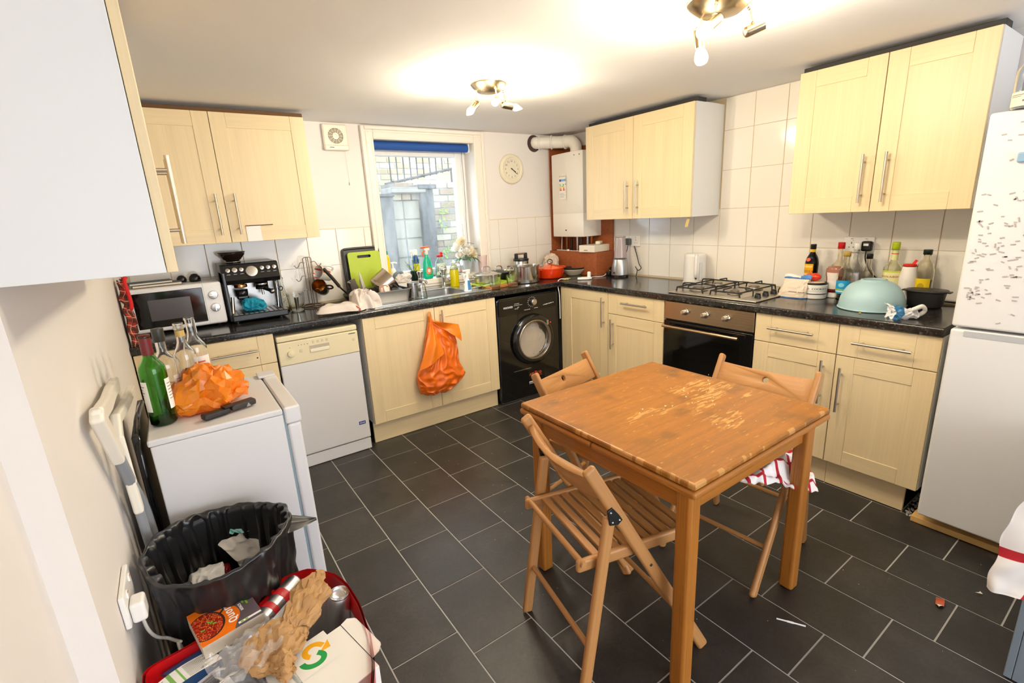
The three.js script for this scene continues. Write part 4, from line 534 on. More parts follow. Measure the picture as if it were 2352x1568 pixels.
// folded steel step frame leaning in the gap by the wall
{ const t = thing('step_frame', 'folded step stool frame with cream grips and grey legs leaning on the left wall', 'step stool', [0, 0, 0]); const gr = mat('#8f9297', 0.4), cr = mat('#efe9da', 0.4);
  const bar = (pts, w, d) => pts.slice(1).map((b, i) => { const a = pts[i], A = V(...a), B = V(...b), L = A.distanceTo(B); const g = new RoundedBoxGeometry(d, L + w * 0.7, w, 2, d * 0.35); g.clearGroups(); g.applyQuaternion(new THREE.Quaternion().setFromUnitVectors(V(0, 1, 0), B.clone().sub(A).normalize())); return g.translate((a[0] + b[0]) / 2, (a[1] + b[1]) / 2, (a[2] + b[2]) / 2); });
  obj('grip', bar([[-3.366, 0.985, 1.6], [-3.364, 1.0, 1.76], [-3.362, 1.005, 1.9], [-3.358, 1.03, 2.1]], 0.045, 0.024).concat(bar([[-3.358, 1.03, 2.1], [-3.357, 0.955, 2.045], [-3.356, 0.89, 2.0]], 0.05, 0.03)), cr, t);
  obj('tube_leg', tube([[-3.356, 0.9, 2.005], [-3.353, 0.78, 1.935], [-3.348, 0.66, 1.862], [-3.345, 0.56, 1.855], [-3.335, 0.3, 1.87], [-3.325, 0.016, 1.88]], 0.0145, 40, 10), gr, t);
  obj('grip', bar([[-3.352, 0.895, 1.36], [-3.353, 0.915, 1.6], [-3.355, 0.945, 1.86], [-3.355, 0.905, 1.92], [-3.353, 0.78, 1.93], [-3.352, 0.69, 1.93]], 0.034, 0.024), cr, t);
  obj('tube_leg', tube([[-3.352, 0.7, 1.93], [-3.35, 0.57, 1.925], [-3.345, 0.3, 1.935], [-3.34, 0.014, 1.94]], 0.012, 24, 10), gr, t); }
{ const t = thing('baking_tray', 'black metal tray standing on edge between the wall and the small freezer', 'tray', [-3.329, 0.002, 1.6]); obj('sheet', rb(-0.012, 0.006, 0.0, 0.86, -0.2, 0.205, 0.004), m.black, t); obj('rim', tube([[0.0, 0.85, -0.2], [0.0, 0.865, 0.1], [0.002, 0.83, 0.205], [0.002, 0.3, 0.207], [0.0, 0.01, 0.205]], 0.009, 50, 8), m.gloss, t); }
// double socket with a plug and its bundled lead
const WL = -3.39;
{ const t = thing('wall_socket', 'double white wall socket low on the left wall beside the bin', 'socket', [WL + 0.001, 0.605, 2.205], PI / 2);
  obj('face_plate', rb(-0.073, 0.073, -0.043, 0.043, 0, 0.012, 0.004, 'y', 2), m.pwhite, t); for (const x of [-0.035, 0.035]) { obj('rocker_switch', rb(x - 0.008, x + 0.008, 0.018, 0.034, 0.011, 0.016, 0.002), m.pwhite, t); obj('switch_mark', rb(x - 0.005, x + 0.005, 0.03, 0.033, 0.0155, 0.0164, 0.0003), m.red, t); }
  const p = thing('plug', 'white three-pin plug with a bundled grey lead in the left wall socket', 'plug', [WL + 0.0135, 0.59, 2.24], PI / 2); obj('plug_body', rb(-0.026, 0.024, -0.03, 0.022, 0, 0.03, 0.008, 'y', 2), m.pwhite, p);
  const cb = mat('#b9b7b0', 0.6); obj('lead', tube([[-0.001, -0.028, 0.015], [-0.005, -0.07, 0.02], [0.02, -0.12, 0.03], [0.03, -0.14, 0.045], [0.01, -0.14, 0.06], [-0.02, -0.13, 0.075]], 0.004, 40, 8), cb, p);
  obj('bundle', [0, 1, 2, 3].map((k) => tube([[-0.02, -0.13, 0.07], [0.005 + k * 0.006, -0.17 - k * 0.012, 0.066 + k * 0.004], [0.0 + k * 0.008, -0.225 + k * 0.01, 0.07 + k * 0.005], [-0.018, -0.2, 0.074 + k * 0.004], [-0.03 - k * 0.005, -0.155, 0.076]], 0.0035, 36, 7, true)), cb, p); }
// bin
{ const t = thing('rubbish_bin', 'round black rubbish bin lined with a black plastic sack', 'bin', [-3.175, 0, 2.085]);
  obj('bin_body', vessel([[0.132, 0], [0.14, 0.01], [0.172, 0.575], [0.178, 0.59]], 0.004, 48), mat('#1a1a1c', 0.45), t);
  const R = (a, y, out) => { const w = 1 + 0.012 * Math.sin(a * 9 + y * 8) + 0.008 * N3(Math.cos(a) * 3, y * 5, Math.sin(a) * 3 + out) * 2; return w; };
  const rim = (a) => 0.602 + 0.012 * Math.sin(a * 2 + 0.6) + 0.004 * N3(Math.cos(a) * 4, 5, Math.sin(a) * 4);
  const liner = surf((u, v) => { const a = u * PI * 2; let r, y; const hem = 0.2 + 0.055 * Math.sin(a * 3 + 1) + 0.04 * N3(Math.cos(a) * 2, 9, Math.sin(a) * 2);
    if (v < 0.4) { const q = v / 0.4; y = rim(a) - hem * (1 - q); r = 0.186 - 0.018 * (1 - q) * hem / 0.2 + 0.012 * (1 - q) * Math.sin(a * 5 + 1.3) + 0.006 * N3(Math.cos(a) * 5, y * 9, Math.sin(a) * 5); }
    else if (v < 0.5) { const q = (v - 0.4) / 0.1 * PI; y = rim(a) + Math.sin(q) * 0.006; r = 0.182 + Math.cos(q) * 0.006; }
    else { const q = (v - 0.5) / 0.5; y = rim(a) - q * 0.34; r = 0.172 - q * 0.03 + (0.006 + 0.01 * q) * Math.sin(a * 23 + q * 3 * Math.sin(a * 3)) + 0.008 * N3(Math.cos(a) * 6, y * 4, Math.sin(a) * 6); }
    r *= R(a, y, v); return [Math.cos(a) * r, y, Math.sin(a) * r]; }, 200, 60);
  obj('bin_liner', liner, mat('#1c1c1e', 0.3, { side: THREE.DoubleSide, clearcoat: 0.3, clearcoatRoughness: 0.3 }), t);
  obj('liner_corner', sheet((u, v) => { const a = 0.15 - (u - 0.5) * 0.55 * (1 - v * 0.95), r = 0.178 + v * 0.075; return [Math.cos(a) * r, 0.605 - v * 0.035 - Math.abs(u - 0.5) * 0.05 * (1 - v) + 0.004 * Math.sin(u * 12), Math.sin(a) * r]; }, 14, 14, 0.0015), mat('#1c1c1e', 0.32, { side: THREE.DoubleSide }), t);
  obj('sack_bottom', lathe([[0, 0.29], [0.1, 0.285], [0.145, 0.27]], 32), mat('#161617', 0.5), t);
  const bl = (name, label, cat, p, s, sq, mm, o, f = 12, am = 0.015) => { const q = thing(name, label, cat, p); const g = new THREE.IcosahedronGeometry(s, 16); g.scale(...sq); obj('paper', crumple(g, am, f, o, 0.7), mm, q); return q; };
  bl('crumpled_tissue', 'crumpled white tissue at the left inside the black bin', 'tissue', [-3.24, 0.425, 1.985], 0.045, [1.2, 0.6, 0.8], m.paper, 3);
  bl('red_scrap', 'dark red food scrap in the middle of the black bin', 'scrap', [-3.195, 0.425, 1.985], 0.019, [1.2, 0.8, 1], mat('#7d1720', 0.4), 5, 22, 0.012);
  const w = thing('food_wrapper', 'torn clear and teal food wrapper standing inside the black bin', 'wrapper', [-3.13, 0.435, 1.975], 0.35);
  obj('wrapper_film', sheet((u, v) => [(u - 0.5) * 0.13 - v * 0.03 + 0.05, -0.02 + v * 0.09 + 0.008 * N3(u * 4, v * 4, 1), (v - 0.5) * -0.08 + 0.012 * N3(u * 3, v * 3, 5)], 20, 20, 0.001), mat('#d9d5cc', 0.4), w);
  obj('printed_band', sheet((u, v) => [0.03 + (u - 0.5) * 0.075, 0.082 + v * 0.03 - u * 0.02 + 0.006 * N3(u * 4, v * 4, 8), -0.045 - v * 0.045 + u * 0.035], 12, 12, 0.001), mat('#fff', 0.4, { map: paint(128, 128, (g) => { g.fillStyle = '#9fd8d0'; g.fillRect(0, 0, 128, 128); g.strokeStyle = '#3fb0a5'; g.lineWidth = 7; for (let k = -4; k < 8; k++) { g.beginPath(); g.moveTo(k * 24, 0); g.lineTo(k * 24 + 70, 128); g.stroke(); } g.fillStyle = '#e8f7f4'; g.fillRect(20, 40, 90, 44); g.fillStyle = '#1d4f55'; g.font = 'bold 40px sans-serif'; g.fillText('DNS', 24, 76); }) }), w);
}
// shopping bag full of recycling
{
  const rim = [[-3.372, 2.4], [-3.37, 2.315], [-3.26, 2.29], [-3.122, 2.258], [-3.048, 2.195], [-2.985, 2.197], [-2.925, 2.27], [-2.908, 2.345], [-2.906, 2.44], [-2.915, 2.54], [-2.932, 2.62], [-2.955, 2.68], [-3.0, 2.76], [-3.15, 2.81], [-3.32, 2.78], [-3.375, 2.6]];
  const cv = new THREE.CatmullRomCurve3(rim.map(([x, z]) => V(x, 0, z)), true, 'catmullrom', 0.25), c = V(-3.14, 0, 2.5);
  const wall = (off, y0, y1, nv = 14) => surf((u, v) => { const p = cv.getPointAt(u % 1), d = p.clone().sub(c), y = y0 + (y1 - y0) * v, k = (1 - off / d.length()) * (0.84 + 0.16 * Math.min(1, y / 0.46)) + 0.012 * N3(u * 14, y * 6, 3) * (y < 0.4 ? 1 : 0.25); return [c.x + d.x * k, y + (v === 1 ? 0.006 * N3(u * 9, 1, 1) : 0), c.z + d.z * k]; }, 120, nv);
  const t = thing('shopping_bag', 'big red-edged carrier bag full of recycling in the bottom left corner', 'bag', [0, 0, 0]);
  const ds = { side: THREE.DoubleSide };
  obj('bag_outside', wall(0, 0.002, 0.425), mat('#b01418', 0.4, ds), t); obj('bag_lining', wall(0.003, 0.004, 0.462), mat('#e7e3e4', 0.45, ds), t); obj('red_band', [wall(-0.002, 0.408, 0.467, 3), wall(0.0055, 0.41, 0.467, 3)], mat('#cc0f12', 0.28, ds), t);
  obj('bag_bottom', (() => { const s = new THREE.Shape(cv.getSpacedPoints(60).map((p) => new THREE.Vector2(c.x + (p.x - c.x) * 0.84, -(c.z + (p.z - c.z) * 0.84)))); return new THREE.ShapeGeometry(s).rotateX(-PI / 2).translate(0, 0.004, 0); })(), mat('#b01418', 0.5, ds), t);
  // fill under what shows
  const f = thing('waste_paper', 'grey crumpled packaging filling the shopping bag beneath the boxes', 'packaging', [-3.13, 0.24, 2.5]); const fg = new THREE.IcosahedronGeometry(0.2, 22); fg.scale(0.92, 0.8, 1.2); obj('packaging', crumple(fg, 0.02, 9, 31, 0.8), mat('#8b8a8a', 0.6), f);
  // ready meal box
  { const b = thing('food_box', 'orange and grey Quorn mince box tilted on the rim of the recycling bag'.replace('Quorn ', ''), 'box', [-3.2, 0.5, 2.285]); const W = 0.138, H = 0.135, D = 0.036;
    const T = paint(544, 532, (g, w, h) => { g.fillStyle = '#5b5057'; g.fillRect(0, 0, w, h); g.fillStyle = '#ee7410'; g.fillRect(0, 0, 290, h); g.beginPath(); g.moveTo(280, 0); g.bezierCurveTo(330, 60, 350, 60, 335, 150); g.bezierCurveTo(420, 260, 400, 380, 330, 440); g.lineTo(280, h); g.lineTo(250, 0); g.fill();
      g.fillStyle = '#3b2a2a'; g.save(); g.translate(110, 330); g.rotate(-0.7); g.fillRect(60, -16, 280, 22); g.restore(); g.beginPath(); g.ellipse(100, 290, 160, 190, 0.1, 0, 7); g.fill(); g.save(); g.beginPath(); g.ellipse(96, 290, 146, 176, 0.1, 0, 7); g.clip(); g.fillStyle = '#8e2010'; g.fillRect(0, 0, 300, h); const cs = ['#c7371b', '#e2672c', '#e58b3d', '#6c150c', '#d8482a', '#f0a95a']; let q = 7; for (let k = 0; k < 520; k++) { q = (q * 1103515245 + 12345) & 0x7fffffff; g.fillStyle = cs[q % 6]; const x = (q >> 4) % 260, y = 100 + (q >> 9) % 390; g.beginPath(); g.ellipse(x, y, 9, 4, q % 6, 0, 7); g.fill(); } g.fillStyle = '#63b83a'; for (const [x, y] of [[150, 270], [170, 300], [60, 320], [130, 250]]) { g.beginPath(); g.ellipse(x, y, 20, 10, x, 0, 7); g.fill(); } g.restore();
      g.save(); g.translate(345, 430); g.rotate(-PI / 2); g.fillStyle = '#fff'; g.font = 'bold 104px sans-serif'; g.fillText('Quorn', 0, 0); g.font = 'bold 36px sans-serif'; g.fillText('MINCE', 90, 82); g.restore();
      g.fillStyle = '#7db928'; g.fillRect(440, 120, 18, 120); g.fillRect(470, 150, 18, 130); g.fillStyle = '#f2f2f2'; g.fillRect(440, 20, 60, 70); g.fillRect(330, 470, 210, 28); g.fillStyle = '#7db928'; g.fillRect(350, 474, 26, 20); g.fillRect(392, 474, 26, 20); g.fillStyle = '#e9b7b0'; g.beginPath(); g.ellipse(410, 50, 30, 10, 0.5, 0, 7); g.fill(); });
    const br = mat('#d9cfbd', 0.6); obj('carton', rb(-W / 2, W / 2, -D, 0, -H / 2, H / 2, 0.0012), br, b);
    obj('front_print', (() => { const g = new THREE.PlaneGeometry(W, H); g.rotateX(-PI / 2); g.translate(0, 0.0006, 0); return g; })(), mat('#fff', 0.3, { map: T }), b);
    b.rotation.set(0.04, 0.2, 0.0); }
  // crushed can and drinks cans
  const can = (name, label, p, r, h, tilt, cap, art) => { const q = thing(name, label, 'can', p); q.rotation.set(...tilt); obj('can_body', lathe([[0, 0], [r * 0.75, 0], [r, 0.01], [r, h - 0.012], [r * 0.86, h - 0.002]], 36), art, q); obj('can_end', lathe([[r * 0.86, h - 0.002], [r * 0.88, h + 0.002], [r * 0.83, h + 0.0015], [r * 0.78, h - 0.006], [r * 0.5, h - 0.004 + (cap ? -0.006 : 0)], [0, h - (cap ? 0.013 : 0.004)]], 36), metal('#d7d7da', 0.18), q); return q; };
  can('drinks_can', 'silver drinks can standing upside down at the red corner of the bag', [-2.947, 0.37, 2.347], 0.03, 0.1, [0.12, 0, -0.1], true, metal('#e4e4e6', 0.42));
  const cr = thing('drinks_can', 'crushed silver and red drinks can lying across the recycling behind the paper bag', 'can', [-3.075, 0.452, 2.262], 0.75); obj('can_body', tf(lathe([[0, -0.075], [0.022, -0.075], [0.027, -0.066], [0.027, 0.066], [0.022, 0.075], [0, 0.075]], 28), { r: [0, 0, PI / 2] }), metal('#c9cbd0', 0.28), cr); obj('red_band', tf(band(0.0275, -0.02, 0.0275, 0.004), { r: [0, 0, PI / 2] }), mat('#c5202b', 0.35, ds), cr); obj('red_band', tf(band(0.0275, 0.03, 0.0275, 0.048), { r: [0, 0, PI / 2] }), mat('#c5202b', 0.35, ds), cr);
  const cr2 = thing('drinks_carton', 'silver printed carton with small grey print next to the crushed can', 'carton', [-3.043, 0.458, 2.315], 0.72); obj('carton', rb(-0.085, 0.08, -0.018, 0.016, -0.02, 0.022, 0.006, 'x', 2), mat('#c5c8cc', 0.35), cr2); obj('print', new THREE.PlaneGeometry(0.15, 0.034).rotateX(-PI / 2).translate(-0.002, 0.0166, 0.001), mat('#fff', 0.4, { map: paint(512, 116, (g) => { g.fillStyle = '#cdd0d4'; g.fillRect(0, 0, 512, 116); g.fillStyle = '#8b8f95'; for (let k = 0; k < 11; k++) g.fillRect(150, 8 + k * 9, 210, 3); g.fillStyle = '#222'; for (let k = 0; k < 14; k++) g.fillRect(390 + k * 7, 12, (k % 3) + 2, 60); g.font = 'bold 44px sans-serif'; g.fillText('FRUITS', 8, 104); }) }), cr2);
  // brown paper bags
  const pb = (label, p, s, sq, o, tilt) => { const q = thing('paper_bag', label, 'paper bag', p); q.rotation.set(...tilt); const g = new THREE.IcosahedronGeometry(s, 7); g.scale(...sq); obj('paper', facets(g, 0.022, 8, o, 0.005), mat('#b58c5a', 0.65), q); return q; };
  pb('long crumpled brown paper bag on top of the recycling beside the drinks can', [-3.02, 0.49, 2.36], 0.058, [0.62, 0.42, 1.8], 11, [0, -0.62, 0]);
  pb('crumpled brown paper bag under clear film in the middle of the recycling', [-3.108, 0.474, 2.452], 0.054, [1.25, 0.42, 1.1], 21, [0, 0.3, 0]);
  pb('folded end of a brown paper bag next to the green and yellow logo', [-3.103, 0.476, 2.52], 0.032, [1.0, 0.5, 1.3], 27, [0, 0.6, 0]);
  // white sandwich box with its two-colour arrow emblem
  { const b = thing('takeaway_box', 'white card takeaway box with a yellow and green arrow emblem in the recycling bag', 'box', [-3.04, 0.452, 2.53], 0.216); const W = 0.19, H = 0.24;
    obj('box_body', rb(-W / 2, W / 2 - 0.002, -0.06, 0, -H / 2 + 0.06, H / 2, 0.002), mat('#eeebe4', 0.55), b); obj('lid_flap', sheet((u, v) => { const x = W / 2 - 0.002 + u * 0.034, z = -H / 2 + 0.062 + v * (H - 0.09); const r = (v < 0.1 ? 0.1 - v : v > 0.9 ? v - 0.9 : 0) * 0.16; return [x - r * u, 0.001 + u * 0.006, z]; }, 8, 24, 0.001), mat('#f4f0e8', 0.55), b);
    obj('emblem', new THREE.PlaneGeometry(0.1, 0.1).rotateX(-PI / 2).translate(0.005, 0.0008, -0.028), mat('#fff', 0.5, { map: paint(512, 512, (g) => { g.fillStyle = '#eeebe4'; g.fillRect(0, 0, 512, 512); g.translate(256, 256); g.rotate(0.1); g.lineWidth = 70; g.strokeStyle = '#f0ae0e'; g.beginPath(); g.moveTo(-40, 10); g.bezierCurveTo(-120, -60, -60, -150, 20, -150); g.bezierCurveTo(90, -150, 120, -100, 140, -60); g.stroke(); g.fillStyle = '#f0ae0e'; g.beginPath(); g.moveTo(215, -110); g.lineTo(205, 25); g.lineTo(70, 20); g.fill(); g.strokeStyle = '#0a9a48'; g.beginPath(); g.moveTo(-150, 40); g.bezierCurveTo(-150, 160, 40, 210, 90, 110); g.bezierCurveTo(110, 70, 80, 30, 50, 0); g.stroke(); }) }), b); }
  // other packaging
  { const q = thing('food_tin', 'blue food tin with a white barcode label on its side in the recycling bag', 'tin', [-3.29, 0.4, 2.32]); q.rotation.set(0.15, 0.45, 1.45); obj('tin_body', lathe([[0, -0.05], [0.045, -0.05], [0.046, -0.047], [0.046, 0.047], [0.047, 0.05], [0.043, 0.05], [0.04, 0.046], [0, 0.046]], 36), mat('#1d4f86', 0.35), q); obj('barcode_label', band(0.0465, -0.04, 0.0465, 0.035, -0.9, 1.3), mat('#fff', 0.5, { side: THREE.DoubleSide, map: paint(256, 256, (g) => { g.fillStyle = '#fff'; g.fillRect(0, 0, 256, 256); g.fillStyle = '#222'; for (let k = 0; k < 30; k++) g.fillRect(20 + k * 7, 30, 1 + (k * 7) % 5, 190); }) }), q); }
  const slip = (label, p, turn, w, h, o) => { const q = thing('card_sleeve', label, 'card sleeve', p, turn); obj('card', sheet((u, v) => [(u - 0.5) * w, 0.006 * Math.sin(u * 4 + o) + 0.004 * v, (v - 0.5) * h], 10, 10, 0.001), mat('#fff', 0.55, { map: paint(256, 160, (g) => { g.fillStyle = '#f1f1ef'; g.fillRect(0, 0, 256, 160); g.fillStyle = '#7db55a'; g.fillRect(60, 0, 16, 160); g.fillRect(100, 0, 8, 160); g.fillStyle = '#555'; for (let k = 0; k < 12; k++) g.fillRect(124, 10 + k * 12, 70 + (k * 17) % 50, 4); for (let k = 0; k < 7; k++) g.fillRect(10, 14 + k * 20, 36, 5); }) }), q); };
  slip('white card sleeve with green stripes and small print beside the blue tin', [-3.292, 0.458, 2.375], 0.35, 0.13, 0.055, 0); slip('second small-print card sleeve lower in the bag, nearer the wall', [-3.27, 0.43, 2.455], 0.3, 0.13, 0.06, 2);
  { const q = thing('plastic_tray', 'clear ribbed plastic tray between the card sleeves and the takeaway box', 'tray', [-3.16, 0.452, 2.52], 0.3); obj('tray', sheet((u, v) => [(u - 0.5) * 0.13, 0.004 * Math.sin(u * 60) * (v > 0.15 && v < 0.85 ? 1 : 0) - (Math.min(u, v, 1 - u, 1 - v) > 0.1 ? 0.014 : 0), (v - 0.5) * 0.17], 60, 20, 0.001), mat('#eef2f4', 0.08, { transmission: 0.85, thickness: 0, ior: 1.4 }), q); }
  { const q = thing('plastic_film', 'crinkled clear plastic film lying over the food box and paper bags', 'film', [-3.165, 0.49, 2.44], 0.4); obj('film', sheet((u, v) => [(u - 0.5) * 0.16, 0.012 * ridge(u * 3, v * 3, 4) + 0.012 * N3(u * 5, v * 5, 2), (v - 0.5) * 0.12], 36, 30, 0.0006), mat('#ffffff', 0.06, { transmission: 0.9, thickness: 0, ior: 1.4 }), q); }
}
// small litter on the floor
{ const t = thing('plastic_stick', 'thin white plastic stick lying on the dark floor tiles', 'litter', [-1.587, 0.004, 2.95], 0.52); obj('stick', [rod([0, 0, -0.045], [0, 0, 0.045], 0.0028, 8), rod([0, 0, -0.012], [0, 0, 0.008], 0.0038, 8)], m.pwhite, t);
  const w = thing('sweet_wrapper', 'torn orange sweet wrapper on the floor in front of the fridge freezer', 'litter', [-1.085, 0.003, 3.232], 0.2); obj('wrapper', sheet((u, v) => [(u - 0.5) * 0.05, 0.006 + 0.006 * Math.sin(u * 5) + 0.003 * v, (v - 0.5) * 0.024], 12, 8, 0.0008), mat('#c4552a', 0.5), w); obj('torn_end', sheet((u, v) => [-0.034 + u * 0.012, 0.007 + 0.003 * v, (v - 0.5) * 0.02 * u], 4, 6, 0.0008), m.paper, w);
  const p = thing('paper_scrap', 'tiny white scrap on the floor near the hanging tea towel', 'litter', [-0.925, 0.003, 3.305]); obj('paper', sheet((u, v) => [(u - 0.5) * 0.012, 0.004 + 0.006 * v, (v - 0.5) * 0.02 * (1 - u)], 5, 5, 0.0006), m.paper, p); 
  const g = []; for (let k = 0; k < 90; k++) { const s = rr(0.001, 0.0028); g.push(tf(new THREE.TetrahedronGeometry(s), { p: [rr(-2.3, -0.65), s * 0.4, rr(0.7, 3.5)], r: [rnd() * 3, rnd() * 3, 0] })); } const d = thing('floor_crumbs', 'tiny pale crumbs scattered over the dark tiled floor', 'crumbs', [0, 0.0005, 0]); d.userData.kind = 'stuff'; obj('crumb', g, mat('#d9b98a', 0.8), d);
  const du = thing('dust', 'grey fluff and grit in the gap between the cabinet and the fridge', 'dust', [-0.5, 0.001, 2.99]); du.userData.kind = 'stuff'; const dg = []; for (let k = 0; k < 120; k++) { const s = rr(0.003, 0.01); dg.push(tf(new THREE.IcosahedronGeometry(s, 0), { p: [rr(-0.06, 0.28), s * 0.3, rr(-0.035, 0.02)], r: [rnd() * 3, rnd(), rnd()], s: [1, 0.5, 1] })); } obj('fluff', dg, mat('#b9b7b2', 0.95), du); }
// grey cabinet at the right edge with a tea towel over it
{ const t = thing('storage_box', 'blue-grey storage cabinet at the bottom right edge of the picture', 'cabinet', [-1.29, 0.004, 3.436]); const B = mat('#8796a3', 0.5); obj('side_panel', rb(0, 0.6, 0, 0.6, 0, 0.018, 0.002), B, t); obj('front_panel', rb(0, 0.018, 0, 0.6, 0.019, 0.45, 0.002), B, t); obj('side_panel', rb(0, 0.6, 0, 0.6, 0.451, 0.469, 0.002), B, t); obj('lid', rb(-0.004, 0.604, 0.601, 0.62, -0.004, 0.473, 0.004), B, t);
  const w = thing('tea_towel', 'white tea towel with red stripes hanging at the right edge over the grey cabinet', 'tea towel', [-1.29, 0.62, 3.36]);
  const T = paint(256, 256, (g) => { g.fillStyle = '#efebe8'; g.fillRect(0, 0, 256, 256); g.fillStyle = '#b3202a'; g.fillRect(0, 176, 256, 16); g.fillRect(60, 0, 14, 256); g.fillRect(180, 0, 8, 256); });
  obj('cloth', sheet((u, v) => { let x, y, z = 0.0 + u * 0.34 + 0.012 * N3(u * 3, v * 3, 7); const fold = 0.018 * Math.sin(u * 13 + v * 3) + 0.014 * N3(u * 4, v * 4, 3); if (v < 0.7) { const q = v / 0.7; y = -0.295 + 0.3 * q + 0.05 * u * (1 - q); x = -0.03 - (0.045 + fold) * (1 - q); z += 0.04 * q * (1 - u); } else { const q = (v - 0.7) / 0.3; y = 0.006 + 0.008 * ridge(u * 4, q * 4, 2); x = -0.025 + q * 0.2; z += 0.04 * (1 - u); } return [x, y, z]; }, 60, 60, 0.003), mat('#ffffff', 0.95, { map: T }), w); }

// ------------------------------------------------------------------ things on the worktops
const WT = 0.9105, two = { side: THREE.DoubleSide };
const clear = (c = '#f7faf9') => glassM(c);
// microwave
{ const t = thing('microwave', 'white microwave oven with a black glass door and two dials on the left worktop', 'microwave', [-3.362, WT, 0.03]); const W = 0.428, F = 0.26;
  obj('body', rb(0, W, 0.015, 0.252, 0, F, 0.008, 'y', 2), m.white, t); const f = obj('front_frame', rb(-0.002, W + 0.002, 0.014, 0.254, F, F + 0.026, 0.012, 'y', 2), m.white, t);
  const d = obj('door', rb(0.012, 0.335, 0.036, 0.232, F + 0.02, F + 0.028, 0.006), m.gloss, t); obj('door_window', rb(0.075, 0.27, 0.075, 0.19, F + 0.0272, F + 0.029, 0.0006), mat('#4b4848', 0.25), d);
  for (const y of [0.182, 0.11]) { const k = obj('dial', lathe([[0, 0.012], [0.021, 0.011], [0.024, 0.008], [0.025, 0]], 28).rotateX(PI / 2).translate(0.383, y, F + 0.026), metal('#d8d6d2', 0.3), f); obj('dial_grip', y > 0.15 ? rb(0.363, 0.403, y - 0.004, y + 0.004, F + 0.036, F + 0.044, 0.002) : rb(0.379, 0.387, y - 0.02, y + 0.02, F + 0.036, F + 0.044, 0.002), metal('#e6e4e0', 0.3), k); }
  obj('panel_line', bx(0.3395, 0.341, 0.016, 0.252, F + 0.0255, F + 0.0265), mat('#b5b3b0', 0.6), f); obj('foot', [0.04, W - 0.04].flatMap((x) => [0.05, F - 0.03].map((z) => rod([x, 0, z], [x, 0.016, z], 0.012, 10))), m.rubber, t);
  const bk = (label, c, x, y, a, w, dd, h) => { const b = thing('notebook', label, 'notebook', [-3.25 + x, WT + 0.2535 + y, 0.16], a); obj('cover', [rb(-w / 2, w / 2, 0, 0.002, -dd / 2, dd / 2, 0.0008), rb(-w / 2, w / 2, h - 0.002, h, -dd / 2, dd / 2, 0.0008), rb(-w / 2, -w / 2 + 0.003, 0, h, -dd / 2, dd / 2, 0.001)], mat(c, 0.6), b); obj('pages', rb(-w / 2 + 0.003, w / 2 - 0.003, 0.002, h - 0.002, -dd / 2 + 0.003, dd / 2 - 0.003, 0.0005), mat('#e9dcc6', 0.9), b); };
  bk('grey-covered notebook lying flat on the microwave, lower of the two', '#574f4d', 0.02, 0, 0.05, 0.23, 0.15, 0.014); bk('dark slate notebook on top of the other one on the microwave', '#4a5560', -0.01, 0.0145, 0.12, 0.2, 0.13, 0.012);
  const lb = (label, x, z, s) => { const q = thing('plastic_dome', label, 'container', [x, WT + 0.254, z]); obj('dome', lathe([[0, s * 1.5], [s * 0.5, s * 1.4], [s * 0.9, s * 0.9], [s, s * 0.4], [s * 0.95, 0], [0, 0]], 24), m.black, q); };
  lb('small round black plastic dome on the microwave behind the notebooks', -3.11, 0.1, 0.026); lb('larger round black plastic dome on the microwave near its right end', -3.045, 0.14, 0.03); }
// checked oven glove hanging on the wall
{ const t = thing('oven_glove', 'red tartan oven glove hanging on the left wall beside the microwave', 'oven glove', [-3.375, 0, 0.5]); const T = paint(128, 128, (g) => { g.fillStyle = '#a8281f'; g.fillRect(0, 0, 128, 128); g.fillStyle = 'rgba(30,40,30,.55)'; for (const x of [10, 74]) { g.fillRect(x, 0, 22, 128); g.fillRect(0, x, 128, 22); } g.fillStyle = '#e8c9a8'; for (const x of [48, 112]) { g.fillRect(x, 0, 4, 128); g.fillRect(0, x, 128, 4); } }); T.wrapS = T.wrapT = THREE.RepeatWrapping; T.repeat.set(1.6, 4);
  obj('glove', sheet((u, v) => [0.006 + 0.022 * Math.sin(PI * u) + 0.012 * N3(u * 3, v * 5, 1), 1.24 - v * 0.33 - 0.02 * Math.sin(u * PI), (u - 0.5) * (0.1 + 0.05 * Math.sin(v * 3)) + 0.02 * v], 24, 40, 0.006), mat('#ffffff', 0.9, { map: T }), t); obj('binding', tube([[0.02, 1.24, -0.05], [0.035, 1.245, 0.0], [0.03, 1.235, 0.05], [0.036, 1.12, 0.075], [0.032, 1.1, 0.08]], 0.008, 30, 8), mat('#cf1c1c', 0.8), t); obj('hook', tube([[0, 1.26, 0], [0.02, 1.262, 0], [0.024, 1.25, 0]], 0.003, 12, 6), m.chrome, t); }
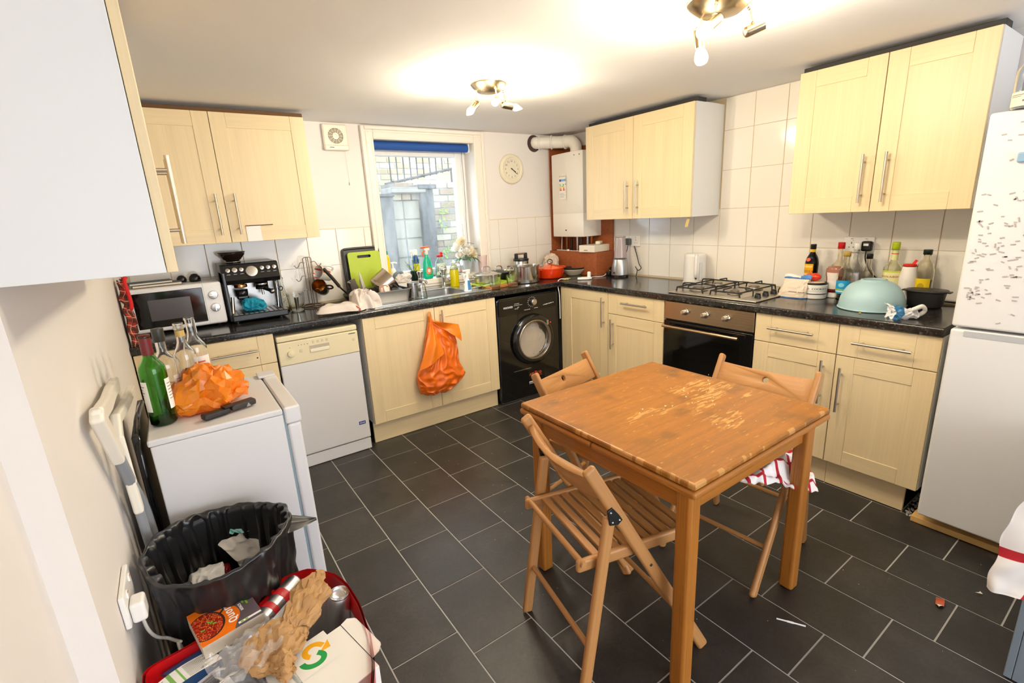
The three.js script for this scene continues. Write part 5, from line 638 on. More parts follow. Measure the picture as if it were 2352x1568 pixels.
// espresso machine
{ const t = thing('coffee_machine', 'black espresso machine with a bean hopper and a round steel pressure gauge', 'coffee machine', [-2.765, WT, 0.03]); const B = mat('#141415', 0.22), w = 0.155;
  obj('back_body', rb(-w + 0.005, w - 0.005, 0.01, 0.335, 0.0, 0.12, 0.008), B, t); obj('side_panel', rb(-w, -w + 0.02, 0.01, 0.3, 0.1, 0.29, 0.006), B, t); obj('side_panel', rb(w - 0.02, w, 0.01, 0.3, 0.1, 0.2, 0.006), B, t);
  const hs = new THREE.Shape([[0.0, 0.225], [0.27, 0.225], [0.288, 0.25], [0.262, 0.335], [0.245, 0.342], [0, 0.342]].map(([z, y]) => new THREE.Vector2(-z, y)));
  obj('head', ext(hs, w * 2 - 0.008, 0.004).rotateY(PI / 2).translate(-w + 0.004, 0, 0), B, t);
  const tl = (g) => { g.rotateX(-0.298); return g; }, fp = (x, y) => [x, 0.25 + y * 0.955, 0.288 - y * 0.296 + 0.004];
  const ring = (r, h, x, y) => tf(lathe([[0, h], [r * 0.86, h], [r, h * 0.6], [r, -0.002]], 28), { r: [PI / 2 - 0.3, 0, 0], p: fp(x, y) });
  obj('pressure_gauge', ring(0.0335, 0.01, 0.005, 0.045), metal('#cfcac2', 0.3), t, 'round steel pressure gauge');
  for (const x of [-0.118, -0.083, -0.048, 0.062, 0.096, 0.13]) obj('button', ring(x === -0.083 ? 0.015 : 0.0125, 0.008, x, 0.06), metal('#d5d2cc', 0.22), t);
  obj('print', [-0.118, -0.083, -0.048, 0.062, 0.096, 0.13].map((x) => tf(bx(-0.009, 0.009, -0.001, 0.001, 0, 0.0006), { p: fp(x, 0.036), r: [-0.3, 0, 0] })), mat('#cfcfcf', 0.6), t);
  obj('splash_panel', rb(-w + 0.02, w - 0.02, 0.03, 0.226, 0.12, 0.126, 0.002), metal('#8c8a87', 0.25), t);
  obj('group_head', lathe([[0, 0], [0.034, 0], [0.036, 0.01], [0.036, 0.03], [0, 0.03]], 28).translate(0.055, 0.195, 0.2), m.chrome, t); obj('grinder_outlet', [lathe([[0, 0], [0.03, 0], [0.034, 0.02], [0.034, 0.045], [0, 0.045]], 28).translate(-0.06, 0.14, 0.2), rb(-0.092, -0.028, 0.128, 0.152, 0.17, 0.235, 0.01)], B, t); obj('outlet_ring', lathe([[0.0345, 0], [0.036, 0.002], [0.036, 0.016], [0.0345, 0.018]], 28).translate(-0.06, 0.198, 0.2), metal('#c9905a', 0.25), t);
  obj('portafilter', [rod([0.055, 0.185, 0.2], [0.09, 0.168, 0.3], 0.011, 14), new THREE.SphereGeometry(0.016, 16, 12).translate(0.092, 0.166, 0.304), lathe([[0, 0], [0.036, 0.002], [0.036, 0.02], [0, 0.02]], 28).translate(0.055, 0.175, 0.2)], m.black, t); obj('spout', rod([0.055, 0.14, 0.2], [0.055, 0.175, 0.2], 0.007, 10), m.chrome, t); obj('portafilter_cap', new THREE.SphereGeometry(0.0125, 14, 10).translate(0.094, 0.166, 0.312), m.chrome, t);
  obj('steam_wand', tube([[0.128, 0.24, 0.24], [0.13, 0.2, 0.25], [0.126, 0.12, 0.255], [0.12, 0.06, 0.26]], 0.0045, 24, 8), m.chrome, t); obj('wand_ring', new THREE.TorusGeometry(0.012, 0.003, 8, 20).rotateY(0.4).translate(0.152, 0.17, 0.25), m.black, t);
  obj('drip_tray', rb(-w + 0.01, w + 0.005, 0.012, 0.05, 0.11, 0.335, 0.008, 'y', 2), mat('#1e1f20', 0.3), t); obj('tray_grid', [...Array(11)].map((_, k) => rb(-w + 0.025 + k * 0.027, -w + 0.043 + k * 0.027, 0.0505, 0.0525, 0.13, 0.325, 0.0008)), metal('#a9a7a2', 0.3), t); obj('foot', [[-0.13, 0.03], [0.13, 0.03], [-0.12, 0.29], [0.12, 0.29]].map(([x, z]) => rod([x, 0, z], [x, 0.014, z], 0.014, 12)), m.black, t);
  const h = obj('bean_hopper', vessel([[0.036, 0.355], [0.046, 0.362], [0.07, 0.39], [0.072, 0.405]], 0.003, 36), mat('#3a2a22', 0.12, { transmission: 0.55, thickness: 0, ior: 1.4 }), t); h.position.set(-0.068, 0, 0.12); obj('hopper_lid', lathe([[0, 0.409], [0.06, 0.409], [0.074, 0.407], [0.074, 0.403], [0, 0.403]], 36), mat('#2a2422', 0.25), h); obj('hopper_collar', lathe([[0, 0.34], [0.042, 0.34], [0.042, 0.356], [0, 0.356]], 32), m.chrome, h); obj('beans', lathe([[0, 0.385], [0.05, 0.378], [0.036, 0.358], [0, 0.358]], 20), mat('#241610', 0.7), h);
  obj('tamper', [rod([-0.13, 0.055, 0.25], [-0.118, 0.15, 0.245], 0.0115, 16, 0.0095)], metal('#cdb9a6', 0.2), t);
  const c = thing('dish_cloth', 'bunched turquoise cloth on the drip tray of the coffee machine', 'cloth', [-2.775, WT + 0.06, 0.265]); const g = new THREE.IcosahedronGeometry(0.05, 22); g.scale(1.35, 0.8, 0.8); g.translate(0, 0.028, 0); obj('cloth', flatBase(crumple(g, 0.016, 17, 9, 1.2), -0.004), mat('#1590ac', 0.9), c); }
lathed('sauce_bottle', 'small clear bottle with a flowery label between the coffee machine and the glass', [-2.575, WT, 0.095], [[0.024, 0], [0.028, 0.005], [0.028, 0.09], ...sm([[0.027, 0.1], [0.014, 0.145], [0.0115, 0.17]], 8), [0.012, 0.205], [0.0135, 0.207], [0.0135, 0.218]], clear(), [['label', band(0.0285, 0.03, 0.0285, 0.085, -1.2, 2.4), mat('#fff', 0.7, { map: lbl('#e9e2d6', (g) => { g.fillStyle = '#6f8f4e'; for (let k = 0; k < 9; k++) g.fillRect(30 + (k * 53) % 190, 40 + (k * 71) % 170, 22, 12); g.fillStyle = '#b7493b'; for (let k = 0; k < 6; k++) g.fillRect(40 + (k * 67) % 180, 50 + (k * 41) % 160, 14, 14); }), ...two })], ['oil', lathe([[0, 0.004], [0.0245, 0.004], [0.0245, 0.02], [0, 0.02]], 20), mat('#c9a640', 0.2)]]);
function tumbler(name, label, at, r0, r1, h, group) { const t = thing(name, label, 'glass', at, 0, group); obj('glass', vessel([[r0 - 0.003, 0], [r0, 0.004], [r1, h]], 0.0028, 32, 0.01), clear(), t); return t; }
{ const t = tumbler('mixing_glass', 'wide clear glass jug with a spoon-like reflection beside the mug tree', [-2.52, WT, 0.19], 0.043, 0.056, 0.122); obj('print_mark', band(0.0565, 0.1, 0.0568, 0.112, 1.3, 0.15), mat('#c2302c', 0.5, two), t); obj('pourer', [rod([0, 0.011, 0], [0.002, 0.09, 0], 0.009, 12, 0.014)], metal('#c9c7c2', 0.15), t); }
// mug tree
{ const t = thing('mug_tree', 'chrome wire mug tree standing against the tiles left of the chopping boards', 'mug tree', [-2.395, WT, 0.095]); const R = 0.0028, g = [];
  for (const [x, z] of [[-0.026, 0], [0.026, 0], [0, -0.026], [0, 0.026]]) g.push(rod([x, 0.01, z], [x, 0.325, z], R, 8)); g.push(tube([[-0.026, 0.325, 0], [-0.018, 0.332, 0], [0.018, 0.332, 0], [0.026, 0.325, 0]], R, 16, 6), tube([[0, 0.325, -0.026], [0, 0.332, -0.018], [0, 0.332, 0.018], [0, 0.325, 0.026]], R, 16, 6)); obj('stem', g, m.bronze, t);
  obj('base', [new THREE.TorusGeometry(0.072, 0.004, 8, 40).rotateX(PI / 2).translate(0, 0.007, 0), rod([-0.07, 0.009, 0], [0.07, 0.009, 0], 0.003, 8), rod([0, 0.009, -0.07], [0, 0.009, 0.07], 0.003, 8)], m.bronze, t); obj('base_foot', [[0.07, 0], [-0.07, 0], [0, 0.07], [0, -0.07]].map(([x, z]) => new THREE.SphereGeometry(0.0072, 12, 8).translate(x, 0.0072, z)), m.bronze, t);
  for (const y of [0.3, 0.21, 0.115]) for (const s of [-1, 1]) obj('arm', tube([[s * 0.02, y, 0.002], [s * 0.045, y + 0.002, 0.004], [s * 0.06, y - 0.022, 0.004], [s * 0.072, y - 0.03, 0.004], [s * 0.086, y - 0.015, 0.004]], 0.0028, 24, 6), m.bronze, t);
  const mug = (name, label, at, rot, mm, inner, print) => { const q = thing(name, label, 'mug', at); q.rotation.set(...rot); q.scale.setScalar(1.15); obj('cup', vessel([[0.026, -0.044], [0.034, -0.04], [0.039, 0.0], [0.041, 0.045]], 0.003, 36), mm, q); obj('handle', tube([[0.036, 0.03, 0], [0.06, 0.028, 0], [0.066, 0, 0], [0.055, -0.024, 0], [0.034, -0.026, 0]], 0.0055, 24, 8), inner, q); if (print) print(q); return q; };
  const fl = paint(256, 128, (g) => { g.fillStyle = '#f2ece0'; g.fillRect(0, 0, 256, 128); let q = 3; const cs = ['#c8452f', '#d9902f', '#5f8b45', '#3f6e8a']; for (let k = 0; k < 26; k++) { q = (q * 1103515245 + 12345) & 0x7fffffff; g.fillStyle = cs[q % 4]; g.beginPath(); g.ellipse((q >> 5) % 256, (q >> 11) % 128, 9, 6, q % 5, 0, 7); g.fill(); } });
  mug('mug', 'white mug with small red and green flowers hanging on the mug tree', [-2.305, WT + 0.215, 0.125], [0.75, 0.1, 1.0], mat('#ffffff', 0.2, { map: fl }), m.pwhite);
  mug('mug', 'dark mug with a gold inside hanging lowest on the mug tree', [-2.335, WT + 0.122, 0.12], [1.15, -0.2, 0.5], mat('#221c18', 0.2), mat('#221c18', 0.2), (q) => obj('gold_inside', lathe([[0, -0.038], [0.03, -0.037], [0.0375, 0.044]], 32), metal('#c79a4e', 0.25), q)); }
// chopping boards leaning against the tiles
{ const mk = (name, label, at, w, h, c, tilt, hole) => { const q = thing(name, label, 'chopping board', at); q.rotation.set(tilt, 0, 0); const s = rrect(w, h, 0.022, 0, h / 2); if (hole) { const p = new THREE.Path(), y = h - 0.035; p.moveTo(-0.045, y - 0.009); p.lineTo(0.045, y - 0.009); p.quadraticCurveTo(0.055, y, 0.045, y + 0.01); p.lineTo(-0.045, y + 0.01); p.quadraticCurveTo(-0.055, y, -0.045, y - 0.009); s.holes.push(p); } obj('board', ext(s, 0.005, 0.0015), mat(c, 0.45), q); return q; };
  const tr = thing('baking_tray', 'dark grey baking tray leaning on the tiles behind the green chopping board', 'tray', [-2.005, WT + 0.006, 0.05]); tr.rotation.x = -0.1; obj('tray_base', ext(rrect(0.26, 0.355, 0.03, 0, 0.178), 0.002, 0.0008), mat('#33322f', 0.4), tr); obj('tray_rim', tube([[-0.13, 0.03, 0], [-0.13, 0.33, 0.008], [-0.105, 0.356, 0.008], [0.105, 0.356, 0.008], [0.13, 0.33, 0.008], [0.13, 0.03, 0], [0.105, 0.003, 0.006], [-0.105, 0.003, 0.006]], 0.008, 90, 8, true, 0.3), mat('#2b2a28', 0.35), tr);
  mk('chopping_board', 'lime green plastic chopping board with a handle slot leaning on the tiles', [-1.995, WT + 0.004, 0.086], 0.235, 0.335, '#a9bf1c', -0.115, true); }
// sink set into the worktop
{ const t = thing('sink', 'stainless steel sink and drainer under the window', 'sink', [-1.69, 0.91, 0.29]); const S = metal('#cfd0d0', 0.27);
  const rim = rrect(1.0, 0.44, 0.03), h1 = new THREE.Path(rrect(0.43, 0.33, 0.05, 0.11, 0.0).getPoints(8)), h2 = new THREE.Path(rrect(0.001, 0.001, 0.0002, 0.49, 0).getPoints()); rim.holes.push(h1);
  obj('rim', ext(rim, 0.003, 0.002).rotateX(-PI / 2).translate(0, 0.0012, 0), S, t);
  const L = [[0, 0.001], [0, -0.006], [0.012, -0.13], [0.035, -0.155], [0.1, -0.158]], loop = rrect(0.43, 0.33, 0.05, 0.11, 0).getSpacedPoints(80); const bowl = surf((u, v) => { const q = v * (L.length - 1), i = Math.min(L.length - 2, Math.floor(q)), f = q - i, ins = L[i][0] + (L[i + 1][0] - L[i][0]) * f, y = L[i][1] + (L[i + 1][1] - L[i][1]) * f; const p = loop[Math.round(u * 80) % 80 === 0 ? 0 : Math.round(u * 80)], k = 1 - ins / 0.2; return [0.11 + (p.x - 0.11) * k, y, -p.y * k]; }, 80, 24);
  obj('bowl', [bowl, new THREE.CircleGeometry(0.12, 32).rotateX(-PI / 2).translate(0.11, -0.1582, 0)], metal('#c9caca', 0.3, two), t);
  obj('drainer_rib', [...Array(6)].map((_, k) => rb(-0.46, -0.14, 0.003, 0.0065, -0.16 + k * 0.06, -0.15 + k * 0.06, 0.002)), S, t);
  obj('overflow', lathe([[0, 0.003], [0.017, 0.002], [0.02, 0]], 24).rotateX(PI / 2).translate(0.09, -0.045, -0.1555), m.dark, t); obj('waste', lathe([[0, 0.001], [0.03, 0.001], [0.034, 0]], 24).translate(0.12, -0.158, 0.02), m.dark, t);
  const p = thing('sink_plug', 'black rubber sink plug resting at the back of the sink', 'plug', [-1.62, 0.9145, 0.1]); p.rotation.x = 1.2; obj('stopper', lathe([[0, 0], [0.018, 0.002], [0.021, 0.012], [0.02, 0.018], [0, 0.018]], 24), m.rubber, p);
  for (const [x, z, l] of [[-1.588, 0.088, 'chrome pillar tap at the left of the sink'], [-1.39, 0.095, 'chrome pillar tap at the right of the sink']]) { const q = thing('tap', l, 'tap', [x, 0.9135, z]); obj('pillar', lathe([[0, 0], [0.026, 0], [0.024, 0.006], [0.013, 0.012], [0.012, 0.05], [0.016, 0.075], [0.018, 0.1], [0, 0.104]], 24), m.chrome, q); obj('spout', tube([[0, 0.085, 0], [0.004, 0.09, 0.035], [0.006, 0.082, 0.075], [0.006, 0.07, 0.088]], 0.0105, 24, 12), m.chrome, q); obj('tap_head', lathe([[0, 0.1], [0.013, 0.1], [0.016, 0.112], [0.024, 0.138], [0.026, 0.148], [0.022, 0.152], [0, 0.153]], 20), m.chrome, q); } }
// the drying-up heap: tub, pot, pans, cup, plates
{ const t = thing('washing_up_tub', 'grey rectangular roasting tin used as a dish drainer next to the sink', 'tub', [-1.955, 0.9165, 0.3], 0.02); const prof = (o, w, d, y) => [w, d, y];
  const box = (w0, d0, w1, d1, h, tt) => { const ring = (w, d, r) => rrect(w, d, r).getSpacedPoints(64); const out = [[ring(w0 * 0.02, d0 * 0.02, 0.0001), 0], [ring(w0, d0, 0.02), 0], [ring(w1, d1, 0.025), h], [ring(w1 + 0.026, d1 + 0.026, 0.03), h + 0.002], [ring(w1 + 0.026, d1 + 0.026, 0.03), h + 0.005], [ring(w1 - tt, d1 - tt, 0.024), h + 0.004], [ring(w0 - tt, d0 - tt, 0.02), tt], [ring(w0 * 0.02, d0 * 0.02, 0.0001), tt]]; const n = out.length; const g = surf((u, v) => { const i = Math.round(v * (n - 1)), p = out[i][0][Math.round(u * 64) % 64]; return [p.x, out[i][1], -p.y]; }, 64, n - 1); return toCreasedNormals(g, 0.6); };
  obj('tub', box(0.24, 0.25, 0.265, 0.28, 0.075, 0.004), metal('#9a9998', 0.4, two), t);
  const pot = thing('saucepan', 'scratched steel saucepan tipped on its side in the drying-up tin', 'pan', [-1.94, 1.025, 0.245]); pot.rotation.set(0.6, 0.3, -1.05); obj('pan_body', vessel([[0.07, -0.06], [0.082, -0.052], [0.086, -0.03], [0.086, 0.06], [0.089, 0.063]], 0.002, 44), metal('#b9aa98', 0.22), pot); obj('handle', tube([[0.03, 0.035, 0.08], [0.03, 0.04, 0.115], [-0.03, 0.04, 0.115], [-0.03, 0.035, 0.08]], 0.006, 24, 8), m.dark, pot);
  const cup = thing('cup', 'small patterned pink and cream cup upside down in the drying-up tin', 'cup', [-1.985, 0.96, 0.37]); obj('cup', vessel([[0.038, 0.0], [0.04, 0.003], [0.036, 0.05], [0.03, 0.066], [0.024, 0.068]], 0.003, 32), mat('#fff', 0.3, { map: paint(256, 128, (g) => { g.fillStyle = '#f1dfcc'; g.fillRect(0, 0, 256, 128); g.strokeStyle = '#c9736a'; g.lineWidth = 7; for (let k = 0; k < 8; k++) { g.beginPath(); g.arc(k * 34 + 14, 64 + (k % 2) * 20, 20, 0, 7); g.stroke(); } }) }), cup);
  const bl = thing('black_bowl', 'dark grey bowl upside down at the right of the drying-up tin', 'bowl', [-1.885, 0.955, 0.34]); bl.rotation.set(0.1, 0, -0.25); obj('bowl', vessel([[0.055, 0], [0.052, 0.015], [0.04, 0.035], [0.02, 0.044], [0.0, 0.045]].map(([r, y]) => [Math.max(r, 0.001), y]), 0.003, 32), mat('#3a3a3b', 0.4), bl);
  const pl = thing('dinner_plate', 'pale plate standing on edge beside the drying-up tin', 'plate', [-2.096, 1.005, 0.235]); pl.rotation.set(0.05, -0.35, -1.36); obj('plate', lathe([[0, 0], [0.06, 0], [0.07, 0.006], [0.112, 0.016], [0.114, 0.019], [0.07, 0.01], [0, 0.004]], 48), mat('#e6dfd8', 0.25), pl);
  const fp = thing('frying_pan', 'dark frying pan with a long brown-black handle standing behind the tea towels', 'pan', [-2.125, 0.972, 0.19]); fp.rotation.set(0.12, 0, 0.18); obj('pan_body', vessel([[0.06, -0.03], [0.075, -0.024], [0.088, 0.012]], 0.003, 44), mat('#3b3a3a', 0.35), fp); obj('handle', [tube([[-0.06, 0.02, 0], [-0.09, 0.07, 0.004], [-0.105, 0.1, 0.006]], 0.006, 16, 8), tube([[-0.1, 0.09, 0.006], [-0.125, 0.15, 0.008], [-0.16, 0.225, 0.01]], 0.0115, 20, 10)], mat('#2a1f1b', 0.45), fp);
  const sp = thing('fish_slice', 'steel slotted spatula standing in the pan behind the plate', 'spatula', [-2.145, 0.985, 0.255]); sp.rotation.set(0.2, 0.2, 0.35); obj('blade', ext(rrect(0.06, 0.09, 0.01, 0, 0.06), 0.0015, 0.0004), m.chrome, sp); obj('shaft', rod([0, -0.055, 0], [0, 0.02, 0], 0.004, 8), m.chrome, sp); }
// tea towels heaped on the worktop edge
{ const cl = m.cloth, h = thing('tea_towel', 'bunched beige tea towel draped over the corner of the drying-up tin', 'tea towel', [-2.165, WT, 0.45]);
  obj('cloth', sheet((u, v) => { const a = u * PI * 2, r = v * (0.085 + 0.014 * Math.sin(a * 3 + 1) + 0.008 * Math.sin(a * 7)), k = Math.max(0, 1 - Math.pow(v, 3.2)); const f = Math.min(1, v * 2), e = Math.min(1, (1 - v) * 6); return [Math.cos(a) * r * 1.05 + 0.012 * N3(a, v * 2, 4) * e, 0.004 + 0.105 * Math.pow(k, 0.6) + e * (0.026 * (ridge(Math.cos(a) * v * 2.2 + 2, v * 1.2, Math.sin(a) * v * 2.2) - 0.6) + f * 0.012 * Math.sin(a * 5 + v * 9)), Math.sin(a) * r * 1.1 + f * 0.014 * Math.sin(a * 6 + v * 7)]; }, 110, 36, 0.003), cl, h);
  const f = thing('tea_towel', 'flat folded beige tea towel with red edging on the front of the worktop', 'tea towel', [-2.33, WT + 0.001, 0.49], -0.35); obj('cloth', sheet((u, v) => { const x = (u - 0.5) * 0.24, z = (v - 0.5) * 0.17; const e = Math.min(u, 1 - u, v, 1 - v); return [x + 0.012 * Math.sin(v * 6), 0.012 + 0.026 * Math.min(1, e * 9) + 0.012 * ridge(u * 2.4, 5, v * 2) * Math.min(1, e * 6), z + 0.01 * Math.sin(u * 7)]; }, 50, 40, 0.006), cl, f); obj('red_hem', tube([[0.06, 0.042, -0.075], [0.085, 0.04, -0.02], [0.11, 0.03, 0.05], [0.125, 0.02, 0.075], [0.115, 0.012, 0.085]], 0.0032, 30, 6), mat('#c23a30', 0.9), f);
  const s = thing('floor_cloth', 'cream and grey dishcloth bundled on the left end of the window sill', 'cloth', [-1.69, 0.986, 0.0], 0.2); const g = new THREE.IcosahedronGeometry(0.055, 20); g.scale(1.3, 0.7, 0.7); g.translate(0, 0.03, 0); obj('cloth', flatBase(crumple(g, 0.014, 15, 43, 1.4), 0.002), m.cloth, s); const g2 = new THREE.TorusGeometry(0.03, 0.012, 10, 24); obj('grey_sponge', crumple(g2.rotateX(0.6).translate(-0.035, 0.058, -0.01), 0.005, 20, 3), mat('#7f8f95', 0.9), s); }
tumbler('tumbler', 'dark-banded glass turned upside down on the drainer beside the tin', [-1.782, 0.9175, 0.375], 0.036, 0.034, 0.1); 
{ const o = scene.children[scene.children.length - 1]; obj('steel_cover', lathe([[0.0385, 0.004], [0.038, 0.06], [0.037, 0.104], [0.034, 0.106], [0, 0.106]], 32), metal('#8c8a88', 0.25), o); }
{ const t = thing('tumbler', 'clear ribbed glass turned upside down at the left edge of the sink bowl', 'glass', [-1.755, 0.9175, 0.447]); obj('glass', vessel([[0.043, 0], [0.044, 0.003], [0.033, 0.098], [0.03, 0.102]].map(([r, y]) => [r, y]), 0.0028, 12), clear(), t); obj('glass_base', lathe([[0, 0.094], [0.03, 0.094], [0.03, 0.102], [0, 0.102]], 12), clear(), t); }
// window sill
const SILL = 0.9855;
lathed('cleaner_bottle', 'tall yellow bottle with a green cap at the left end of the window sill', [-1.785, SILL, -0.07], [[0.024, 0], [0.027, 0.006], [0.027, 0.19], [0.02, 0.21], [0.013, 0.218]], mat('#e6c400', 0.3), [['cap', capG(0.017, 0.216, 0.245), mat('#0f8a6a', 0.35), 'green cap']]);
{ const t = lathed('soap_dispenser', 'small white pump soap dispenser beside the yellow bottle on the sill', [-1.745, SILL, -0.05], [[0.022, 0], [0.026, 0.008], [0.027, 0.07], [0.018, 0.1], [0.012, 0.11]], mat('#f1efec', 0.25)); obj('pump', [rod([0, 0.108, 0], [0, 0.15, 0], 0.006, 10), tube([[-0.012, 0.15, 0], [0.01, 0.152, 0], [0.03, 0.147, 0.006]], 0.006, 14, 8)], m.pwhite, t); }
{ const t = lathed('herb_jar', 'dark green glass jar of rosemary cuttings on the window sill', [-1.59, SILL, -0.01], [[0.026, 0], [0.029, 0.004], [0.031, 0.075]], mat('#12352a', 0.1, { transmission: 0.3, thickness: 0 })); obj('water', lathe([[0, 0.004], [0.026, 0.004], [0.026, 0.05], [0, 0.05]], 20), mat('#0e2a20', 0.1), t); const lm = mat('#6d8a4a', 0.6, two), st = [], lf = [];
  for (let k = 0; k < 7; k++) { const a = rr(0, 6.28), L = rr(0.09, 0.17), dx = Math.cos(a) * 0.055, dz = Math.sin(a) * 0.04; const c = (q) => [dx * q * q + 0.008 * Math.cos(a), 0.03 + q * L, dz * q * q]; st.push(tube([c(0), c(0.3), c(0.6), c(1)], 0.0016, 10, 5)); for (let i = 2; i < 12; i++) { const p = c(i / 11.5), b = rr(0, 6.28); lf.push(tf(new THREE.SphereGeometry(0.5, 5, 4), { p: [p[0] + Math.cos(b) * 0.01, p[1] + 0.006, p[2] + Math.sin(b) * 0.01], r: [rr(-0.6, 0.6), -b, 0.5], s: [0.026, 0.0022, 0.005] })); } }
  obj('stem', st, lm, t); const l = obj('leaves', lf, lm, t); l.userData.kind = 'stuff'; }
{ const t = thing('cleaner_spray', 'white-topped blue and yellow cleaning spray behind the rosemary on the sill', 'spray bottle', [-1.535, SILL, -0.085]); obj('body', lathe([[0.024, 0], [0.028, 0.006], [0.028, 0.15], [0.018, 0.18], [0.013, 0.19]], 28), mat('#174b94', 0.3), t); obj('label', band(0.0285, 0.05, 0.0285, 0.125, -1.3, 2.6), mat('#d8c91e', 0.4, two), t); obj('trigger_head', [rb(-0.018, 0.018, 0.186, 0.235, -0.012, 0.012, 0.006), rb(-0.042, -0.01, 0.212, 0.234, -0.01, 0.01, 0.005), tube([[-0.018, 0.215, 0], [-0.032, 0.2, 0], [-0.03, 0.175, 0]], 0.004, 10, 6)], m.pwhite, t); }
function spray(name, label, at, turn, prof, mm, head, trig, extra) { const t = thing(name, label, 'spray bottle', at, turn); const g = lathe(prof, 32); g.scale(1, 1, 0.62); obj('body', g, mm, t); const y = prof[prof.length - 1][1]; obj('trigger_head', [rod([0, y - 0.008, 0], [0, y + 0.03, 0], 0.013, 16), rb(-0.016, 0.03, y + 0.022, y + 0.05, -0.011, 0.011, 0.006)], head, t); obj('trigger', [tube([[-0.012, y + 0.024, 0], [-0.034, y + 0.01, 0], [-0.03, y - 0.02, 0]], 0.0055, 16, 8), rb(-0.05, 0.034, y + 0.042, y + 0.056, -0.012, 0.012, 0.006)], trig, t); extra?.(t); return t; }
spray('glass_cleaner', 'turquoise spray bottle with an orange trigger on the window sill', [-1.468, SILL, -0.02], 0.1, [[0.0, 0], [0.038, 0.001], [0.044, 0.01], [0.044, 0.05], [0.036, 0.13], [0.022, 0.165], [0.014, 0.185], [0.013, 0.2]], mat('#0fd0a8', 0.15, { transmission: 0.35, thickness: 0 }), mat('#e9e4da', 0.3), mat('#f0601a', 0.35), (t) => { obj('label', (() => { const g = band(0.0448, 0.022, 0.0405, 0.1, -0.9, 1.7); g.scale(1, 1, 0.63); return g; })(), mat('#fff', 0.4, { ...two, map: lbl('#12b892', (g) => { g.fillStyle = '#e0702a'; g.beginPath(); g.arc(128, 110, 92, 0, 7); g.fill(); g.fillStyle = '#dfe9df'; g.beginPath(); g.arc(128, 110, 46, 0, 7); g.fill(); g.fillStyle = '#18a050'; g.fillRect(30, 200, 200, 30); }) }), t); });
{ const t = thing('washing_up_liquid', 'large clear washing-up liquid bottle with a red flip cap on the sill', 'bottle', [-1.342, SILL, -0.04]); const g = vessel([[0.046, 0], [0.052, 0.008], [0.053, 0.06], ...sm([[0.052, 0.07], [0.045, 0.115], [0.026, 0.15], [0.022, 0.165]], 8)], 0.0025, 32); g.scale(1, 1, 0.6); obj('body', g, clear('#eef7f2'), t); const q = lathe([[0, 0.006], [0.047, 0.006], [0.048, 0.05], [0.047, 0.08], [0, 0.08]], 28); q.scale(1, 1, 0.56); obj('liquid', q, mat('#e2efe8', 0.15, { transmission: 0.5, thickness: 0 }), t); obj('cap', [lathe([[0, 0.162], [0.026, 0.162], [0.026, 0.18], [0, 0.184]], 24), rb(0.004, 0.024, 0.18, 0.2, -0.01, 0.01, 0.005)], m.red, t, 'red flip cap');
  obj('label', (() => { const g2 = band(0.0535, 0.02, 0.047, 0.112, -1.1, 2.2); g2.scale(1, 1, 0.62); return g2; })(), mat('#fff', 0.4, { ...two, map: lbl('#dfe9e2', (g3) => { g3.strokeStyle = '#2a8a4a'; g3.lineWidth = 12; g3.beginPath(); g3.ellipse(128, 130, 80, 104, 0, 0, 7); g3.stroke(); g3.fillStyle = '#f4f7f4'; g3.fill(); g3.fillStyle = '#c8323c'; g3.font = 'bold 44px serif'; g3.fillText('Fairy', 78, 140); g3.fillStyle = '#2a8a4a'; g3.fillRect(90, 60, 70, 14); g3.fillStyle = '#123f35'; g3.fillRect(70, 210, 116, 40); }) }), t); }
